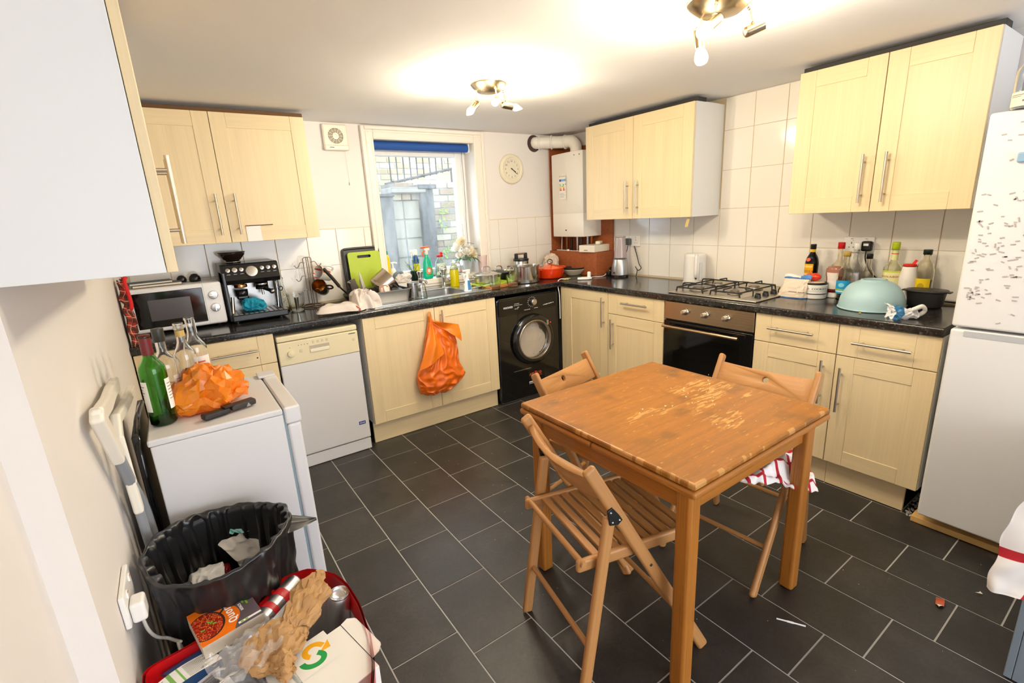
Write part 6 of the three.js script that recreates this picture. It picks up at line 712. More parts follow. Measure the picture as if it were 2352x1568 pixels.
// white roses in a vase
{ const t = thing('flower_vase', 'bunch of cream white roses in a frosted glass vase on the window sill', 'vase', [-1.082, SILL, -0.045]); obj('vase', vessel([[0.026, 0], [0.03, 0.005], [0.036, 0.07], [0.048, 0.115]], 0.003, 32), mat('#e9ecec', 0.25, { transmission: 0.6, thickness: 0 }), t); const lm = mat('#3f6b35', 0.55, two);
  const rs = [[-0.1, 0.225, 0.0, 0.036], [-0.055, 0.26, -0.03, 0.037], [-0.085, 0.165, 0.03, 0.03], [-0.03, 0.19, 0.045, 0.033], [0.022, 0.172, 0.04, 0.042], [0.0, 0.235, -0.04, 0.033], [0.05, 0.205, -0.01, 0.032], [-0.02, 0.285, -0.035, 0.026]]; const warm = mat('#fbeed2', 0.7, { transmission: 0.35, thickness: 0, ...two }), cool = mat('#fdfaf2', 0.7, { transmission: 0.35, thickness: 0, ...two });
  rs.forEach(([x, y, z, r], k) => { obj('stem', tube([[0, 0.01, 0], [x * 0.35, 0.11, z * 0.4], [x * 0.8, y - 0.04, z * 0.8], [x, y - r * 0.7, z]], 0.0026, 16, 6), lm, t); const g = []; for (let j = 0; j < 4; j++) { const n = 3 + j, R = r * (0.3 + 0.24 * j); for (let i = 0; i < n; i++) { const a0 = i / n * PI * 2 + j * 0.7 + k; g.push(surf((u, v) => { const a = a0 + (u - 0.5) * (PI * 2 / n) * 1.5, q = Math.sin(v * 1.5), rad = R * (0.35 + 0.65 * q) * (1 + 0.1 * v * v * j), yy = -r * 0.75 + v * r * (1.75 - 0.24 * j) - v * v * v * R * 0.35 * (j > 1 ? 1 : 0) - Math.pow(Math.abs(u - 0.5) * 2, 2) * r * 0.28; return [Math.cos(a) * rad, yy, Math.sin(a) * rad]; }, 6, 7)); } } const f = obj('rose', tf(M(g), { p: [x, y, z], r: [z * 5 + 0.35, 0, -x * 4] }), k % 3 === 1 || k === 4 ? warm : cool, t); });
  const lf = (x, y, z, a, L, d) => obj('leaf', surf((u, v) => { const w = Math.sin(PI * Math.pow(v, 0.75)) * L * 0.26 * (u - 0.5) * 2; return [x + Math.cos(a) * v * L - Math.sin(a) * w, y - v * v * d + Math.abs(u - 0.5) * 0.008, z + Math.sin(a) * v * L + Math.cos(a) * w]; }, 5, 9), lm, t); lf(-0.07, 0.14, 0.03, 2.4, 0.07, 0.03); lf(-0.03, 0.14, 0.05, 1.6, 0.06, 0.04); lf(0.02, 0.13, 0.05, 0.9, 0.075, 0.05); lf(0.05, 0.15, 0.03, 0.2, 0.08, 0.02); lf(0.06, 0.2, -0.01, 0.5, 0.06, 0.0); lf(0.0, 0.15, 0.06, 1.2, 0.05, 0.06); lf(-0.09, 0.13, 0.02, 2.9, 0.05, 0.04); lf(0.02, 0.25, -0.02, 0.3, 0.06, 0.01); }
{ const t = tumbler('plastic_cup', 'frosted pink patterned plastic cup at the right end of the window sill', [-0.975, 0.9875, 0.02], 0.03, 0.042, 0.14); t.children[0].material = mat('#fff', 0.25, { transmission: 0.3, thickness: 0, map: lbl('#f6dedb', (g) => { g.fillStyle = '#ec9a92'; g.beginPath(); g.arc(70, 150, 46, 0, 7); g.fill(); g.beginPath(); g.arc(190, 80, 34, 0, 7); g.fill(); }) }); }
{ const t = lathed('glass_jar', 'plain clear glass bottle behind the blue sprayer at the sink', [-1.19, SILL, -0.03], [[0.03, 0], [0.033, 0.005], [0.034, 0.06], [0.024, 0.085], [0.02, 0.1]], clear('#f4f2ee')); obj('white_lid', capG(0.022, 0.098, 0.112), m.pwhite, t); }
// round the sink
{ const t = thing('washing_up_liquid', 'bright yellow washing-up liquid bottle standing at the back of the sink', 'bottle', [-1.312, 0.9145, 0.13]); const g = lathe([[0, 0], [0.034, 0.001], [0.038, 0.008], [0.037, 0.06], [0.04, 0.11], [0.035, 0.137]], 32); g.scale(1, 1, 0.65); obj('liquid', g, mat('#e6d800', 0.12, { transmission: 0.35, thickness: 0 }), t); const h = vessel([[0.035, 0.137], [0.03, 0.16], [0.014, 0.178], [0.012, 0.185]], 0.002, 28); h.scale(1, 1, 0.65); obj('bottle_top', h, clear('#f5f6e0'), t); obj('cap', lathe([[0, 0.183], [0.016, 0.183], [0.0155, 0.196], [0.01, 0.2], [0.009, 0.212], [0, 0.214]], 20), m.pwhite, t); }
spray('bathroom_spray', 'blue and white trigger spray standing on the right front of the sink', [-1.372, 0.9145, 0.435], 0.35, [[0, 0], [0.034, 0.001], [0.038, 0.006], [0.03, 0.05], [0.022, 0.085], [0.015, 0.1], [0.013, 0.105]], mat('#eaf0f4', 0.25), m.pwhite, m.pwhite, (t) => { obj('blue_label', (() => { const g = band(0.036, 0.012, 0.0245, 0.082, -0.55, 1.15); g.scale(1, 1, 0.66); return g; })(), mat('#3f86c0', 0.3, two), t); obj('nozzle', rod([-0.04, 0.152, 0], [-0.055, 0.158, 0], 0.006, 10), mat('#cc5f6a', 0.4), t); });
{ const t = thing('sponge', 'cream washing-up sponge lying at the right of the sink', 'sponge', [-1.27, 0.915, 0.26], 0.5); obj('sponge', crumple(new RoundedBoxGeometry(0.07, 0.03, 0.045, 5, 0.01).translate(0, 0.017, 0), 0.003, 40, 4), mat('#ead9a4', 0.95), t);
  const c = thing('cutlery', 'jumble of wet steel cutlery on the right edge of the sink', 'cutlery', [-1.235, 0.9155, 0.4]); c.userData.kind = 'stuff'; const g = []; for (let k = 0; k < 9; k++) { const a = rr(-0.9, 0.7), x = rr(-0.04, 0.05), z = rr(-0.05, 0.03), y = 0.004 + k * 0.0018; g.push(tf(M(new THREE.SphereGeometry(0.5, 12, 8).scale(0.045, 0.008, 0.026).translate(0.045, 0.003, 0), rod([-0.06, 0.001, 0], [0.03, 0.002, 0], 0.0028, 6, 0.0022)), { p: [x, y, z], r: [0, a, 0.03] })); } obj('spoon', g, m.chrome, c); }
// right of the sink: boards with a lidded pan, tumblers, pots
{ const w = thing('wooden_board', 'wooden chopping board under the lime board right of the sink', 'chopping board', [-1.085, WT, 0.36], 0.12); obj('board', rb(-0.14, 0.14, 0, 0.018, -0.11, 0.12, 0.004, 'x'), mat('#ffffff', 0.5, { map: T_beech, color: '#f3dcc0' }), w);
  const g = thing('chopping_board', 'lime green plastic board lying on the wooden board under the lidded pan', 'chopping board', [-1.075, WT + 0.0185, 0.31], 0.1); obj('board', rb(-0.165, 0.15, 0, 0.006, -0.11, 0.115, 0.002), mat('#a9c81e', 0.4), g);
  const p = thing('saucepan', 'shallow steel saucepan with a lid standing on the lime green board', 'pan', [-1.105, WT + 0.025, 0.28]); obj('pan_body', vessel([[0.092, 0], [0.098, 0.006], [0.1, 0.062], [0.105, 0.066]], 0.002, 44), m.steel, p); const l = obj('lid', lathe([[0, 0.088], [0.04, 0.086], [0.08, 0.078], [0.104, 0.068], [0.107, 0.066], [0.1, 0.065], [0, 0.082]], 44), m.steel, p); obj('lid_handle', tube([[-0.04, 0.082, 0], [-0.034, 0.118, 0], [0, 0.128, 0], [0.034, 0.118, 0], [0.04, 0.082, 0]], 0.0045, 30, 8), m.chrome, l); for (const s of [-1, 1]) obj('side_handle', tube([[s * 0.098, 0.055, -0.025], [s * 0.13, 0.057, -0.02], [s * 0.13, 0.057, 0.02], [s * 0.098, 0.055, 0.025]], 0.005, 24, 8), m.chrome, p);
  const d = thing('wok', 'dark pan with a chrome lid handle behind the steel saucepan', 'pan', [-0.9, WT, 0.15]); obj('pan_body', vessel([[0.07, 0], [0.085, 0.01], [0.1, 0.075]], 0.003, 40), mat('#222321', 0.35), d); const dl = obj('lid', lathe([[0, 0.1], [0.05, 0.095], [0.1, 0.08], [0.102, 0.076], [0, 0.09]], 40), mat('#2c2d2b', 0.3), d); obj('lid_handle', tube([[-0.035, 0.094, 0], [-0.028, 0.122, 0], [0, 0.13, 0], [0.028, 0.122, 0], [0.035, 0.094, 0]], 0.0045, 30, 8), m.chrome, dl); obj('side_handle', tube([[0.095, 0.07, -0.02], [0.13, 0.075, -0.016], [0.13, 0.075, 0.016], [0.095, 0.07, 0.02]], 0.006, 24, 8), m.chrome, d);
  tumbler('tumbler', 'cut-glass tumbler in front of the lidded pan, left of the two', [-1.16, WT, 0.487], 0.038, 0.046, 0.1); tumbler('tumbler', 'faceted clear tumbler by the tall steel pot, right of the two', [-0.998, WT, 0.487], 0.04, 0.052, 0.088).children[0].geometry = vessel([[0.036, 0], [0.04, 0.004], [0.052, 0.088]], 0.003, 9, 0.014);
  const s = thing('stock_pot', 'tall open stainless steel pot with side handles by the washing machine', 'pot', [-0.8, WT, 0.37]); s.scale.set(1.17, 1, 1.1); obj('pot_body', vessel([[0.108, 0], [0.114, 0.006], [0.116, 0.13], [0.12, 0.135]], 0.0025, 48), metal('#cfcac2', 0.14), s); for (const q of [-1, 1]) obj('side_handle', tube([[q * 0.112, 0.112, -0.03], [q * 0.15, 0.116, -0.026], [q * 0.158, 0.117, 0], [q * 0.15, 0.116, 0.026], [q * 0.112, 0.112, 0.03]], 0.0075, 28, 10), m.chrome, s);
  const f = thing('vacuum_flask', 'steel flask with a black carry handle behind the steel pot', 'flask', [-0.655, WT, 0.14]); obj('flask_body', lathe([[0, 0], [0.06, 0], [0.064, 0.01], [0.064, 0.15], [0, 0.15]], 36), metal('#b9bcbc', 0.2), f); obj('flask_top', lathe([[0.066, 0.15], [0.068, 0.154], [0.067, 0.166], [0.06, 0.17], [0, 0.171]], 36), m.black, f); obj('carry_handle', [rb(-0.062, -0.038, 0.165, 0.215, -0.016, 0.016, 0.008, 'y', 2), rb(0.038, 0.062, 0.165, 0.215, -0.016, 0.016, 0.008, 'y', 2)], m.black, f); obj('handle_bar', rod([-0.045, 0.21, 0], [0.045, 0.21, 0], 0.0085, 14), m.steel, f);
  const c = thing('casserole', 'flame orange cast iron casserole with a lid at the corner of the worktop', 'casserole', [-0.5, WT, 0.34]); const om = mat('#d8360a', 0.16, { clearcoat: 0.5, clearcoatRoughness: 0.08 }); obj('pot_body', vessel([[0.1, 0], [0.112, 0.008], [0.122, 0.05], [0.124, 0.082], [0.127, 0.085]], 0.006, 48), om, c); const cl = obj('lid', lathe([[0, 0.114], [0.03, 0.113], [0.09, 0.1], [0.122, 0.088], [0.126, 0.084], [0.118, 0.084], [0, 0.108]], 48), mat('#ea5a10', 0.16, { clearcoat: 0.5, clearcoatRoughness: 0.08 }), c, 'brighter orange lid'); obj('lid_knob', lathe([[0, 0.137], [0.012, 0.136], [0.017, 0.13], [0.015, 0.123], [0.008, 0.118], [0.009, 0.112], [0, 0.112]], 20), m.chrome, cl); for (const q of [-1, 1]) obj('side_handle', tube([[q * 0.118, 0.076, -0.035], [q * 0.152, 0.08, -0.026], [q * 0.16, 0.081, 0], [q * 0.152, 0.08, 0.026], [q * 0.118, 0.076, 0.035]], 0.008, 28, 10), om, c);
  const b = thing('pan_lid', 'black frying pan stacked on a cream bowl next to the orange casserole', 'pan', [-0.27, WT, 0.385]); obj('bowl', vessel([[0.05, 0], [0.06, 0.004], [0.098, 0.045], [0.104, 0.055]], 0.004, 40), mat('#cfc8b2', 0.3), b); obj('pan', vessel([[0.085, 0.05], [0.092, 0.054], [0.1, 0.068]], 0.003, 40), mat('#2b2726', 0.4), b);
  const k = thing('oven_cloth', 'cream cloth bundle with an oval tag against the wooden boxing', 'cloth', [-0.31, WT, 0.13]); const g2 = new THREE.IcosahedronGeometry(0.075, 22); g2.scale(1, 1.2, 0.85); g2.translate(0, 0.08, 0); obj('cloth', flatBase(crumple(g2, 0.02, 11, 61, 1.3), 0.002), mat('#dcc9b4', 0.95), k); obj('oval_tag', [new THREE.TorusGeometry(0.022, 0.004, 8, 24).rotateY(-0.8).translate(-0.055, 0.115, 0.05)], mat('#56604a', 0.6), k);
  const o = thing('sponge', 'flat yellow sponge cloth at the inner corner of the worktops', 'sponge', [-0.505, WT + 0.0012, 0.555], 0.3); obj('sponge', rb(-0.04, 0.04, 0, 0.008, -0.02, 0.02, 0.003), mat('#c9b83c', 0.9), o);
  const ch = thing('charger_base', 'white toothbrush charging base on the worktop corner by the black cable', 'charger', [-0.415, WT, 0.68], -0.55); obj('base', tf(lathe([[0, 0], [0.036, 0], [0.038, 0.006], [0.036, 0.018], [0, 0.021]], 32), { s: [1.6, 1, 0.85] }), m.pwhite, ch); obj('stand', rb(0.022, 0.05, 0.01, 0.062, -0.016, 0.016, 0.01, 'y', 2), m.pwhite, ch);
  const cab = thing('power_lead', 'white lead running from the charging base to black plugs by the blender', 'cable', [0, 0, 0]); obj('lead', tube([[-0.375, WT + 0.012, 0.7], [-0.3, WT + 0.006, 0.66], [-0.22, WT + 0.006, 0.69], [-0.14, WT + 0.02, 0.66], [-0.08, WT + 0.05, 0.66]], 0.0035, 40, 8), m.pwhite, cab); obj('lead', tube([[-0.505, WT + 0.004, 0.58], [-0.57, WT + 0.012, 0.56], [-0.612, WT - 0.01, 0.57], [-0.622, WT - 0.1, 0.6], [-0.624, WT - 0.3, 0.607]], 0.0035, 40, 8), m.pwhite, cab); obj('black_plug', [rb(-0.16, -0.11, WT + 0.001, WT + 0.04, 0.665, 0.705, 0.01, 'y', 2), rb(-0.1, -0.06, WT + 0.02, WT + 0.07, 0.645, 0.68, 0.01, 'y', 2)], m.black, cab); }
// on the boxing
{ const t = thing('router_box', 'cream white electronics box lying on the wooden boxing under the boiler', 'box', [-0.19, 1.1085, 0.52], 0.12); obj('casing', rb(-0.055, 0.15, 0, 0.058, -0.085, 0.085, 0.004), mat('#eee6d2', 0.4), t); obj('badge', bx(-0.0556, -0.055, 0.012, 0.02, -0.03, 0.01), mat('#9b927e', 0.6), t);
  const a = thing('small_adapter', 'small cream adapter lying on top of the white electronics box', 'adapter', [-0.1, 1.167, 0.53], 0.5); obj('casing', rb(-0.045, 0.045, 0, 0.028, -0.022, 0.022, 0.01, 'y', 2), mat('#eadfc4', 0.4), a); }
// blender, kettle
{ const t = thing('blender', 'silver blender with a tall clear cup standing by the wall socket', 'blender', [-0.13, WT, 0.8]); obj('motor_base', lathe([[0, 0.012], [0.07, 0.012], [0.073, 0.02], [0.068, 0.08], [0.058, 0.14], [0.052, 0.15], [0, 0.15]], 36), metal('#b9bbbc', 0.35), t); obj('cup', vessel([[0.05, 0.152], [0.052, 0.158], [0.042, 0.3], [0.04, 0.318]], 0.003, 32), mat('#ece4e4', 0.1, { transmission: 0.7, thickness: 0 }), t); obj('cup_lid', capG(0.041, 0.317, 0.328), mat('#d9cfcd', 0.2, { transmission: 0.3, thickness: 0 }), t); obj('blade', tf(rb(-0.025, 0.025, 0.162, 0.164, -0.005, 0.005, 0.0006), { r: [0, 0.5, 0] }), m.steel, t); obj('foot', [0, 1, 2, 3].map((k) => rod([Math.cos(k * 1.57 + 0.8) * 0.056, 0, Math.sin(k * 1.57 + 0.8) * 0.056], [Math.cos(k * 1.57 + 0.8) * 0.056, 0.014, Math.sin(k * 1.57 + 0.8) * 0.056], 0.009, 10)), m.rubber, t); obj('switch', rb(-0.074, -0.066, 0.03, 0.045, -0.008, 0.008, 0.002), m.dark, t); }
{ const t = thing('kettle', 'white electric jug kettle standing left of the hob against the tiles', 'kettle', [-0.095, WT, 1.475], 0.55); const g = lathe([[0, 0.004], [0.072, 0.004], [0.076, 0.014], [0.076, 0.06], [0.072, 0.19], [0.07, 0.205], [0.06, 0.209], [0, 0.21]], 40); obj('jug', g, mat('#e9e6e2', 0.22), t); obj('power_base', lathe([[0, 0], [0.077, 0], [0.079, 0.004], [0.077, 0.012], [0, 0.012]], 40), mat('#dcd8d4', 0.3), t); obj('handle', tube([[-0.066, 0.2, 0.012], [-0.098, 0.198, 0.012], [-0.105, 0.16, 0.012], [-0.1, 0.08, 0.012], [-0.078, 0.045, 0.012]], 0.0115, 30, 12), mat('#e9e6e2', 0.22), t); obj('spout', rb(0.055, 0.09, 0.165, 0.205, -0.02, 0.02, 0.012, 'y', 2), mat('#e9e6e2', 0.22), t); obj('water_gauge', rb(-0.0785, -0.073, 0.03, 0.15, 0.034, 0.05, 0.002), mat('#cfd3d4', 0.15), t); obj('switch', new THREE.SphereGeometry(0.0075, 12, 8).translate(-0.088, 0.046, 0.012), metal('#6a6560', 0.3), t); }
// sockets on the tiled wall
function socket(label, z, y, plugs) { const t = thing('wall_socket', label, 'socket', [-0.009, y, z], -PI / 2); obj('face_plate', rb(-0.073, 0.073, -0.043, 0.043, 0, 0.01, 0.004, 'y', 2), m.pwhite, t); obj('pin_hole', [-0.035, 0.035].flatMap((x) => [rb(x - 0.002, x + 0.002, 0.004, 0.014, 0.0095, 0.0105, 0.0002), rb(x - 0.013, x - 0.007, -0.016, -0.012, 0.0095, 0.0105, 0.0002), rb(x + 0.007, x + 0.013, -0.016, -0.012, 0.0095, 0.0105, 0.0002)]), m.dark, t); for (const x of [-0.035, 0.035]) { const r = obj('rocker_switch', rb(x - 0.007, x + 0.007, 0.02, 0.036, 0.009, 0.014, 0.002), m.pwhite, t); obj('switch_mark', rb(x - 0.004, x + 0.004, 0.03, 0.033, 0.0136, 0.0143, 0.0002), m.red, r); } return t; }
socket('double white wall socket behind the blender', 0.83, 1.19); socket('double white wall socket behind the sauce bottles near the fridge', 2.445, 1.193);
const plugAt = (label, z, y, c, pts) => { const t = thing('plug', label, 'plug', [-0.0195, y, z], -PI / 2); obj('plug_body', rb(-0.026, 0.026, -0.03, 0.024, 0, 0.034, 0.011, 'y', 2), c, t); obj('lead', tube(pts, 0.0036, 40, 8), c, t); return t; };
{ const t = plugAt('black plug with a white sticker in the socket near the fridge', 2.492, 1.19, m.black, [[0, -0.026, 0.02], [0.002, -0.07, 0.025], [0.03, -0.13, 0.03], [0.09, -0.19, 0.02], [0.18, -0.23, 0.012], [0.3, -0.262, 0.012], [0.5, -0.273, 0.01]]); obj('sticker', rb(-0.012, 0.012, 0.0, 0.012, 0.0335, 0.0345, 0.0003), m.paper, t); }
plugAt('dark grey plug in the wall socket behind the blender', 0.8, 1.19, mat('#4f5552', 0.4), [[0, -0.026, 0.02], [0.0, -0.07, 0.03], [-0.02, -0.14, 0.05], [-0.02, -0.2, 0.05]]);
{ const t = thing('blender_lead', 'looped dark lead hanging beside the blender against the tiles', 'cable', [-0.03, WT, 0.9]); obj('lead', tube([[0, 0.24, -0.04], [-0.01, 0.16, 0.0], [-0.02, 0.1, 0.03], [-0.02, 0.07, 0.05], [-0.02, 0.05, 0.02], [-0.02, 0.08, -0.01], [-0.02, 0.05, 0.01], [-0.02, 0.005, 0.0]], 0.0035, 60, 8), m.dark, t); }
// sauces and packets near the fridge
{ const t = thing('wipes_packet', 'white packet of wipes with blue edges beside the hob', 'packet', [-0.25, WT, 2.235], -PI / 2); const pk = sheet; const g = surf((u, v) => { const a = u * PI * 2, y = v * 0.112, w = 0.078 - 0.012 * v + 0.006 * N3(Math.cos(a) * 2, v * 3, Math.sin(a) * 2), d = 0.045 * (1 - v * v * 0.85) + 0.004 * N3(Math.cos(a) * 3, v * 4, 7); const c = Math.cos(a), s = Math.sin(a), e = 0.55; return [Math.sign(c) * Math.pow(Math.abs(c), e) * w + v * 0.012, y, Math.sign(s) * Math.pow(Math.abs(s), e) * d]; }, 60, 20, true); obj('packet', [g, new THREE.CircleGeometry(0.045, 24).rotateX(PI / 2).scale(1.5, 1, 0.9)], mat('#efe6da', 0.45, { ...two, map: lbl('#efe6da', (q) => { q.fillStyle = '#2d6fc0'; q.fillRect(0, 244, 256, 12); q.fillRect(0, 0, 256, 14); q.fillStyle = '#8d8780'; for (const x of [30, 46, 62, 160]) { q.fillRect(x - 6, 170, 11, 12); } }) }), t); obj('top_seal', sheet((u, v) => [-0.06 + u * 0.15, 0.106 + v * 0.02 + 0.006 * Math.sin(u * 9), 0.006 * Math.sin(u * 11) - v * 0.01 + (u > 0.75 ? (u - 0.75) * 0.08 : 0)], 30, 6, 0.0012), mat('#fff', 0.4, { map: lbl('#efe6da', (q) => { q.fillStyle = '#3f7fc8'; q.fillRect(150, 0, 106, 256); q.fillRect(0, 190, 256, 66); }) }), t, 'crimped edge with blue print'); }
{ const t = thing('enamel_tin', 'round white enamel cookie tin with black bands beside the wipes packet', 'tin', [-0.208, WT, 2.328]); t.scale.set(0.88, 1, 0.88); const T = paint(1024, 128, (g) => { g.fillStyle = '#eceae6'; g.fillRect(0, 0, 1024, 128); g.fillStyle = '#33312f'; g.font = 'bold 48px serif'; for (let k = 0; k < 4; k++) g.fillText('COOKIES', 20 + k * 256, 72); g.fillRect(0, 92, 1024, 3); }); obj('tin_body', lathe([[0, 0], [0.062, 0], [0.064, 0.004], [0.064, 0.022], [0.066, 0.026], [0.066, 0.08], [0, 0.08]], 48), mat('#eceae6', 0.25), t); obj('print', band(0.0665, 0.034, 0.0665, 0.074, 0, PI * 2, 48), mat('#fff', 0.25, { map: T }), t); obj('black_band', [band(0.0668, 0.026, 0.0668, 0.0305, 0, PI * 2, 48), lathe([[0.066, 0.078], [0.068, 0.082], [0.067, 0.087], [0.062, 0.087]], 48)], mat('#161513', 0.3), t); obj('lid', lathe([[0, 0.093], [0.04, 0.091], [0.062, 0.086], [0, 0.085]], 48), mat('#e3cdb6', 0.3), t); }
const tom = (label, p, r) => { const t = thing('tomato', label, 'tomato', p, 0, 'tomatoes by the wipes'); const g = new THREE.SphereGeometry(r, 28, 20); g.scale(1, 0.82, 1.12); obj('fruit', g.translate(0, r * 0.8, 0), mat('#e23a12', 0.15, { clearcoat: 0.5, clearcoatRoughness: 0.08 }), t); obj('stalk', [0, 1, 2, 3, 4].map((k) => tf(new THREE.ConeGeometry(0.0025, 0.012, 5), { p: [Math.cos(k * 1.26) * 0.005, r * 1.55, Math.sin(k * 1.26) * 0.005], r: [1.3 * Math.sin(k * 1.26), 0, -1.3 * Math.cos(k * 1.26)] })), mat('#4f7a2c', 0.7), t); };
tom('ripe red tomato sitting on the lid of the enamel tin', [-0.19, WT + 0.0925, 2.315], 0.027); tom('second red tomato half hidden behind the wipes packet', [-0.165, WT + 0.0915, 2.278], 0.024);
const side = -PI / 2;   // labels turned to the room
lathed('liqueur_bottle', 'dark brown coffee liqueur bottle with a yellow label against the tiles', [-0.1, WT, 2.25], [[0.03, 0], [0.033, 0.006], [0.034, 0.12], [0.035, 0.175], ...sm([[0.0345, 0.185], [0.028, 0.212], [0.016, 0.235], [0.0135, 0.245]], 12), [0.0135, 0.262]], glassM('#5a2a12', { attenuationColor: new THREE.Color('#4a1a05'), attenuationDistance: 0.004, thickness: 0.004 }), [['liqueur', lathe([[0, 0.006], [0.029, 0.006], [0.031, 0.17], [0.024, 0.205], [0, 0.205]], 28), mat('#160a06', 0.1)], ['cap', capG(0.0155, 0.26, 0.288), m.black], ['neck_band', band(0.0142, 0.244, 0.0142, 0.26), mat('#e6b413', 0.4, two), 'yellow neck band'], ['label', band(0.0345, 0.1, 0.0355, 0.178, -1.25, 1.9), mat('#fff', 0.4, { ...two, map: lbl('#e8a80f', (g) => { g.fillStyle = '#f4d16a'; g.fillRect(20, 30, 216, 40); g.fillStyle = '#8c2a12'; g.font = 'bold 54px serif'; g.fillText('KAHLÚA', 22, 160); g.fillStyle = '#fff3cc'; g.fillRect(40, 190, 170, 14); }) })], ['seal', tf(new THREE.CircleGeometry(0.011, 20), { p: [-0.006, 0.202, 0.0325], r: [-0.45, 0, 0] }), mat('#e0441c', 0.4, two)]], undefined, side);
lathed('sauce_bottle', 'clear bottle with a red cap behind the ketchup', [-0.09, WT, 2.39], wine(0.039, 0.27, 0.0135), clear('#f7f3e6'), [['cap', capG(0.0175, 0.265, 0.3), m.red, 'red cap'], ['label', band(0.0395, 0.03, 0.0395, 0.12, -1, 2), mat('#fff', 0.5, { ...two, map: lbl('#efe6cf', scrib('#b3483a', 5)) })]], undefined, side);
lathed('sauce_bottle', 'clear bottle with a cork-coloured cap and a bright blue label', [-0.165, WT, 2.452], wine(0.036, 0.238, 0.015), clear('#f7f5ea'), [['cap', capG(0.017, 0.232, 0.258), mat('#c9a649', 0.4)], ['label', band(0.0366, 0.035, 0.0366, 0.105, -1.3, 2.6), mat('#fff', 0.45, { ...two, map: lbl('#1fa0d8', (g) => { g.fillStyle = '#7fd0f0'; g.beginPath(); g.arc(128, 90, 40, 0, 7); g.fill(); g.fillStyle = '#9fc24a'; g.fillRect(0, 170, 256, 26); g.fillStyle = '#e9f4fa'; g.fillRect(20, 205, 216, 18); }) })]], undefined, side);
lathed('sauce_bottle', 'clear bottle with a white cap and a blue-framed label by the wall', [-0.075, WT, 2.462], wine(0.035, 0.268, 0.013), clear('#f4f5f4'), [['cap', capG(0.0165, 0.262, 0.297), m.pwhite], ['label', band(0.0356, 0.07, 0.0356, 0.14, -1, 2), mat('#fff', 0.45, { ...two, map: lbl('#e4e4ec', (g) => { g.strokeStyle = '#8d93c8'; g.lineWidth = 10; g.strokeRect(10, 10, 236, 236); g.fillStyle = '#a9aed2'; g.beginPath(); g.arc(128, 110, 40, 0, 7); g.fill(); }) })]], undefined, side);
lathed('sauce_bottle', 'small bottle with a black cap and an orange label by the socket lead', [-0.075, WT, 2.525], wine(0.029, 0.218, 0.0125), clear('#f4efe6'), [['cap', capG(0.0155, 0.214, 0.24), m.black], ['sauce', lathe([[0, 0.005], [0.0255, 0.005], [0.0255, 0.095], [0, 0.095]], 24), mat('#7a3c14', 0.2)], ['label', band(0.0296, 0.04, 0.0296, 0.11, -1.3, 2.4), mat('#fff', 0.45, { ...two, map: lbl('#e58a1c', (g) => { g.fillStyle = '#f4efe6'; g.fillRect(120, 120, 120, 100); }) })]], undefined, side);
{ const t = thing('ketchup_bottle', 'upside-down squeezy ketchup bottle with a white cap and label', 'bottle', [-0.145, WT, 2.392], side); const g = (p) => { const q = lathe(p, 36); q.scale(1, 1, 0.62); return q; }; obj('body', g([[0, 0.03], [0.034, 0.03], [0.041, 0.05], [0.036, 0.095], [0.042, 0.13], [0.041, 0.155], [0.03, 0.17], [0, 0.174]]), mat('#8e1c16', 0.22), t); obj('clear_shoulder', g([[0.0425, 0.12], [0.0428, 0.135], [0.0418, 0.158], [0.031, 0.1725], [0, 0.176]]), mat('#c98a72', 0.2, { transmission: 0.4, thickness: 0 }), t); obj('cap', g([[0, 0], [0.031, 0], [0.032, 0.003], [0.031, 0.03], [0, 0.03]]), m.pwhite, t, 'white flip cap'); obj('label', (() => { const b = M(band(0.0425, 0.05, 0.0375, 0.095, -0.75, 1.5), band(0.0375, 0.095, 0.0435, 0.14, -0.75, 1.5)); b.scale(1, 1, 0.66); return b; })(), mat('#efe6de', 0.5, { ...two }), t); }
lathed('cocktail_mixer', 'clear bottle with a lime green cap and a red-lettered label', [-0.09, WT, 2.64], wine(0.041, 0.27, 0.0145), clear('#f6f5e2'), [['cap', capG(0.0175, 0.27, 0.305), mat('#b3c81a', 0.4), 'lime green cap'], ['neck_label', band(0.0152, 0.215, 0.0152, 0.268, 0, PI * 2), mat('#fff', 0.5, { ...two, map: lbl('#dfe0a0', (g) => { g.fillStyle = '#c2553f'; g.fillRect(0, 90, 256, 24); }) })], ['label', band(0.0416, 0.085, 0.0416, 0.162, -1.3, 2.6), mat('#fff', 0.45, { ...two, map: lbl('#e7e3a8', (g) => { g.fillStyle = '#c9cf4a'; g.fillRect(0, 0, 256, 30); g.fillStyle = '#a84038'; g.font = 'bold 44px serif'; g.fillText('MONARDO', 14, 116); }) })]], undefined, side);
{ const t = lathed('salt_shaker', 'white plastic salt drum with a red flip lid', [-0.1, WT, 2.712], lathe([[0, 0], [0.036, 0], [0.038, 0.004], [0.037, 0.12], [0.038, 0.13], [0.03, 0.175], [0.028, 0.186], [0, 0.186]], 36), mat('#eee6e0', 0.35), [], undefined, side); obj('lid', [lathe([[0, 0.186], [0.0285, 0.186], [0.0285, 0.198], [0, 0.199]], 28), tf(rb(-0.006, 0.006, 0, 0.026, -0.002, 0.002, 0.001), { p: [0.012, 0.196, 0], r: [0, 0, -0.5] })], mat('#dc2418', 0.35), t, 'red flip lid'); }
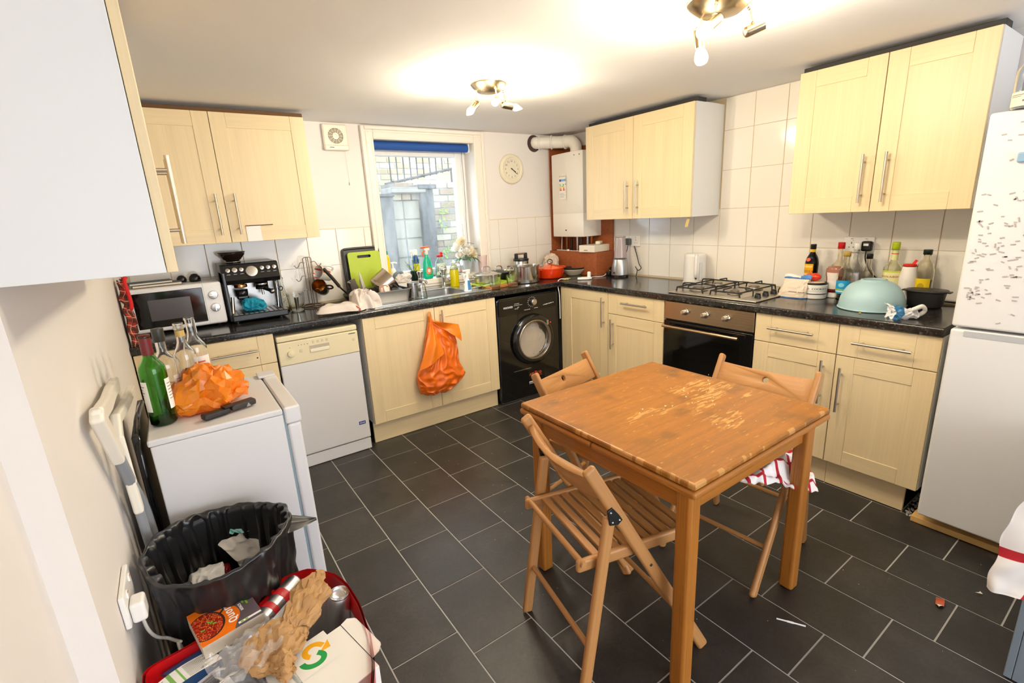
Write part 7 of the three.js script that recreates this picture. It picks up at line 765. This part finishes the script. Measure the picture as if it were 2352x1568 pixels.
lathed('vinegar_bottle', 'soy sauce bottle with a black cap and a yellow label beside the black dish', [-0.08, WT, 2.77], [[0.034, 0], [0.039, 0.006], [0.039, 0.15], ...sm([[0.038, 0.165], [0.028, 0.205], [0.0165, 0.222], [0.0145, 0.235]], 10), [0.0145, 0.248]], clear('#f3f0e2'), [['sauce', lathe([[0, 0.005], [0.0352, 0.005], [0.0352, 0.12], [0, 0.12]], 28), mat('#1c0e08', 0.12)], ['cap', capG(0.0185, 0.246, 0.27), mat('#16241a', 0.4), 'black-green cap'], ['label', band(0.0396, 0.035, 0.0396, 0.13, -0.95, 1.9), mat('#fff', 0.45, { ...two, map: lbl('#e6c60c', (g) => { g.fillStyle = '#d98a1a'; g.fillRect(0, 200, 256, 30); g.fillStyle = '#b59a10'; g.beginPath(); g.arc(128, 110, 50, 0, 7); g.fill(); }) })]], undefined, side);
{ const t = thing('mixing_bowl', 'pale blue plastic mixing bowl upside down on the worktop', 'bowl', [-0.335, WT, 2.645]); obj('bowl', vessel(sm([[0.138, 0], [0.137, 0.012], [0.127, 0.065], [0.1, 0.112], [0.062, 0.135]], 24).concat([[0.055, 0.138], [0.053, 0.143], [0.048, 0.143], [0.044, 0.1395]]), 0.0035, 64), mat('#a9c9cf', 0.45), t); obj('bowl_base', new THREE.CircleGeometry(0.053, 40).rotateX(-PI / 2).translate(0, 0.1385, 0), mat('#a9c9cf', 0.45), t); obj('rim', new THREE.TorusGeometry(0.1375, 0.0035, 10, 64).rotateX(PI / 2).translate(0, 0.0042, 0), mat('#a9c9cf', 0.45), t); }
{ const t = thing('casserole', 'small black lidded roasting dish beside the fridge freezer', 'dish', [-0.16, WT, 2.81], side); t.scale.set(0.84, 0.98, 0.84); const o = (pts, n = 48) => { const g = surf((u, v) => { const q = v * (pts.length - 1), i = Math.min(pts.length - 2, Math.floor(q + 1e-6)), f = q - i, r = pts[i][0] + (pts[i + 1][0] - pts[i][0]) * f, y = pts[i][1] + (pts[i + 1][1] - pts[i][1]) * f, a = u * PI * 2, c = Math.cos(a), s = Math.sin(a); return [Math.sign(c) * Math.pow(Math.abs(c), 0.7) * r, y, -Math.sign(s) * Math.pow(Math.abs(s), 0.7) * r * 0.68]; }, n, (pts.length - 1) * 2); return g; }; const B = mat('#1b1a1a', 0.5, two); obj('dish_body', o([[0.001, 0.001], [0.074, 0.001], [0.08, 0.008], [0.09, 0.075], [0.094, 0.078], [0.088, 0.078], [0.076, 0.006]]), B, t); obj('lid', o([[0.098, 0.078], [0.1, 0.083], [0.096, 0.087], [0.08, 0.089], [0.001, 0.09]]), mat('#262423', 0.45, two), t); for (const s of [-1, 1]) obj('side_handle', rb(s * 0.1 - 0.014, s * 0.1 + 0.014, 0.076, 0.083, -0.022, 0.022, 0.003), B, t); }
{ const t = thing('snack_wrapper', 'crumpled blue and white plastic wrapper at the front of the worktop', 'wrapper', [-0.515, WT, 2.812], side); const T = lbl('#e9eaec', (g) => { g.fillStyle = '#2d6f9c'; g.beginPath(); g.moveTo(100, 0); g.lineTo(170, 0); g.lineTo(150, 256); g.lineTo(90, 256); g.fill(); g.fillStyle = '#5c6a74'; g.fillRect(40, 130, 26, 12); g.fillRect(44, 100, 8, 60); }); obj('wrapper', sheet((u, v) => { const a = u * 3.6 - 0.3, r = 0.036 + 0.008 * Math.sin(u * 7); const x = -0.05 + u * 0.11 + 0.01 * Math.sin(v * 4); return [x, 0.005 + v * 0.062 * (1 - 0.35 * u) + 0.008 * N3(u * 4, v * 3, 2), 0.028 * Math.sin(u * 4.2) - v * 0.01 + 0.006 * N3(u * 5, v * 4, 9)]; }, 40, 20, 0.0012), mat('#fff', 0.35, { map: T }), t); obj('torn_flap', tube([[0.05, 0.035, -0.01], [0.075, 0.045, -0.03], [0.082, 0.03, -0.045], [0.06, 0.012, -0.04], [0.02, 0.008, -0.02]], 0.008, 30, 8).scale(1, 1.3, 1), m.pwhite, t);
  const c = thing('crumb', 'single yellow crumb on the worktop in front of the blue bowl', 'crumb', [-0.5, WT + 0.001, 2.66]); obj('crumb', crumple(new THREE.IcosahedronGeometry(0.005, 3).scale(1.4, 0.6, 1), 0.001, 200, 3), mat('#c9a54a', 0.7), c); }
// on and above the fridge
lathed('gin_bottle', 'squat clear spirit bottle with a cork stopper and a cream label on the fridge', [-0.615, 1.716, 3.115], [[0.04, 0], [0.044, 0.006], [0.044, 0.11], ...sm([[0.043, 0.122], [0.034, 0.14], [0.018, 0.15], [0.0165, 0.165]], 10), [0.0165, 0.205]], clear('#e6e9ea'), [['stopper', [capG(0.0155, 0.2, 0.212), capG(0.0195, 0.212, 0.232)], mat('#c99d63', 0.7)], ['neck_label', band(0.0172, 0.168, 0.0172, 0.2, 0, PI * 2), mat('#fff', 0.6, { ...two, map: lbl('#e9dfd0', (g) => { g.fillStyle = '#8a6a60'; for (let k = 0; k < 9; k++) g.fillRect((k * 61) % 240, 40 + (k * 47) % 160, 18, 18); }) })], ['label', band(0.0446, 0.008, 0.0446, 0.055, -1.4, 2.8), mat('#fff', 0.6, { ...two, map: lbl('#e6dcc6', (g) => { g.fillStyle = '#6d6358'; g.fillRect(30, 50, 90, 12); g.fillRect(30, 80, 70, 10); g.fillRect(110, 150, 30, 30); g.fillRect(180, 60, 50, 10); }) })]], undefined, side);
lathed('spirit_bottle', 'pale bluish bottle at the very edge of the picture on the fridge', [-0.54, 1.716, 3.17], wine(0.036, 0.3, 0.014), clear('#dbe8ec'), [['cap', capG(0.016, 0.296, 0.318), metal('#9a9a9a', 0.3)]]);
{ const words = []; let q = 11; const R = () => { q = (Math.imul(q, 1103515245) + 12345) & 0x7fffffff; return q / 0x7fffffff; }; const D = -0.02 - 0.555 - 0.0665;
  for (let k = 0; k < 230; k++) { const cl = R(), z = FZ0 + 0.02 + R() * 0.34, y = cl < 0.75 ? 1.02 + R() * 0.42 : 0.96 + R() * 0.7, w = 0.006 + R() * 0.008, a = (R() - 0.5) * 0.9 + (cl > 0.6 && cl < 0.7 ? 1.4 : 0); words.push(tf(new THREE.BoxGeometry(0.0012, 0.0042, w * 1.3), { p: [D - 0.0006, y, z], r: [a, 0, 0] })); }
  for (let k = 0; k < 12; k++) words.push(tf(new THREE.BoxGeometry(0.0012, 0.0042, 0.014), { p: [D - 0.0006, k < 6 ? 1.63 : 1.672, FZ0 + 0.09 + (k % 6) * 0.019], r: [0.05, 0, 0] }));
  const t = thing('word_magnets', 'hundreds of tiny grey word magnets stuck over the upper fridge door', 'magnets', [0, 0, 0]); t.userData.kind = 'stuff'; obj('magnet', words, mat('#b3aca9', 0.7), t);
  const b = thing('fridge_magnet', 'pale blue cup-shaped magnet on the upper fridge door', 'magnet', [D - 0.001, 1.555, 3.135], -PI / 2); obj('magnet', rb(-0.014, 0.014, -0.018, 0.016, 0, 0.012, 0.006, 'y', 2), mat('#8fb2d0', 0.4), b); }
// bits stuck to the wall cabinets
{ const n = thing('paper_note', 'small white paper note stuck to the bottom of the cabinet door above the coffee machine', 'note', [-2.712, 1.42, 0.3305]); obj('note', rb(-0.038, 0.038, -0.043, 0.043, 0, 0.001, 0.0004), m.paper, n);
  const p = thing('pencil', 'thin dark stick with a red end lying on the door rail above the note', 'pencil', [-2.68, 1.4655, 0.332]); obj('stick', rod([-0.06, 0, 0], [0.075, 0.001, 0], 0.0022, 8), mat('#4a2a20', 0.5), p); obj('red_end', rod([-0.072, 0, 0], [-0.06, 0, 0], 0.0028, 8), m.red, p);
  const t = thing('tape_strip', 'strip of yellowed tape hanging under the cabinet beside the boiler', 'tape', [-0.3, 1.374, 1.555]); obj('tape', sheet((u, v) => [(u - 0.5) * 0.004 + 0.01 * v * v, -v * 0.062, (u - 0.5) * 0.02 - v * 0.026], 4, 10, 0.0006), mat('#dcc27e', 0.5), t); }

// orange carrier bag hanging on the sink cabinet handle
{ const t = thing('carrier_bag', 'orange plastic carrier bag of rubbish hanging from the sink cabinet door handle', 'bag', [-1.76, 0, 0.612]);
  const R = [[0.8, -0.033, -0.02, 0.012], [0.765, -0.047, 0.03, 0.022], [0.72, -0.06, 0.1, 0.03], [0.66, -0.075, 0.15, 0.036], [0.6, -0.095, 0.155, 0.042], [0.53, -0.115, 0.155, 0.05], [0.46, -0.148, 0.16, 0.06], [0.41, -0.162, 0.19, 0.068], [0.37, -0.165, 0.2, 0.072], [0.33, -0.165, 0.165, 0.07], [0.295, -0.15, 0.12, 0.058], [0.275, -0.1, 0.06, 0.04], [0.268, -0.05, 0.02, 0.01]];
  const at = (v) => { const q = v * (R.length - 1), i = Math.min(R.length - 2, Math.floor(q)), f = q - i; return [0, 1, 2, 3].map((k) => R[i][k] + (R[i + 1][k] - R[i][k]) * f); };
  obj('plastic', surf((u, v) => { const [y, l, r, d] = at(v), a = u * PI * 2, cx = (l + r) / 2, hw = (r - l) / 2, fold = 1 + (0.1 * Math.sin(a * 9 + 1.5 * Math.sin(v * 5)) + 0.06 * Math.sin(a * 17 + v * 4)) * Math.min(1, v * 4) * (1 - v * 0.6), low = Math.max(0, v - 0.55); const c = Math.cos(a), s = Math.sin(a); const n = 0.014 * (ridge(u * 9, v * 7, 3) - 0.5) * Math.min(1, v * 3); const z = s > 0 ? d * s * fold + n * 1.3 : 0.006 * s; return [cx + hw * c * (1 + 0.03 * Math.sin(v * 19 + a)), y + n * 0.5 + low * 0.02 * Math.sin(a * 5), d * 0.12 + z + 0.008]; }, 150, 90), mat('#f0700c', 0.28, { ...two, transmission: 0.1, thickness: 0, clearcoat: 0.3, clearcoatRoughness: 0.2 }), t);
  const fm = mat('#ff8a14', 0.3, { ...two, transmission: 0.15, thickness: 0, clearcoat: 0.3, clearcoatRoughness: 0.2 });
  obj('left_flap', sheet((u, v) => { const y = 0.79 - v * 0.32 + u * v * 0.09, x = -0.03 - v * 0.125 + u * v * 0.19; return [x, y, 0.02 + 0.055 * Math.sin(PI * (0.15 + 0.7 * u)) * Math.min(1, v * 1.6) + 0.012 * v + 0.006 * Math.sin(u * 9 + v * 5)]; }, 30, 30, 0.0012), fm, t);
  obj('right_flap', sheet((u, v) => { const x = -0.025 + u * 0.19, top = 0.795 - u * 0.06, y = top - v * (0.02 + 0.1 * u); return [x + 0.01 * v, y, 0.03 + 0.035 * Math.sin(u * 2.6) + 0.012 * Math.sin(v * 3 + u * 6) + 0.004]; }, 30, 16, 0.0012), fm, t);
  obj('handle_loop', tube([[-0.035, 0.79, 0.02], [-0.04, 0.825, 0.028], [-0.026, 0.842, 0.006], [-0.015, 0.82, 0.0], [-0.02, 0.79, 0.012]], 0.007, 30, 8), fm, t); }

renderer.render(scene, camera);
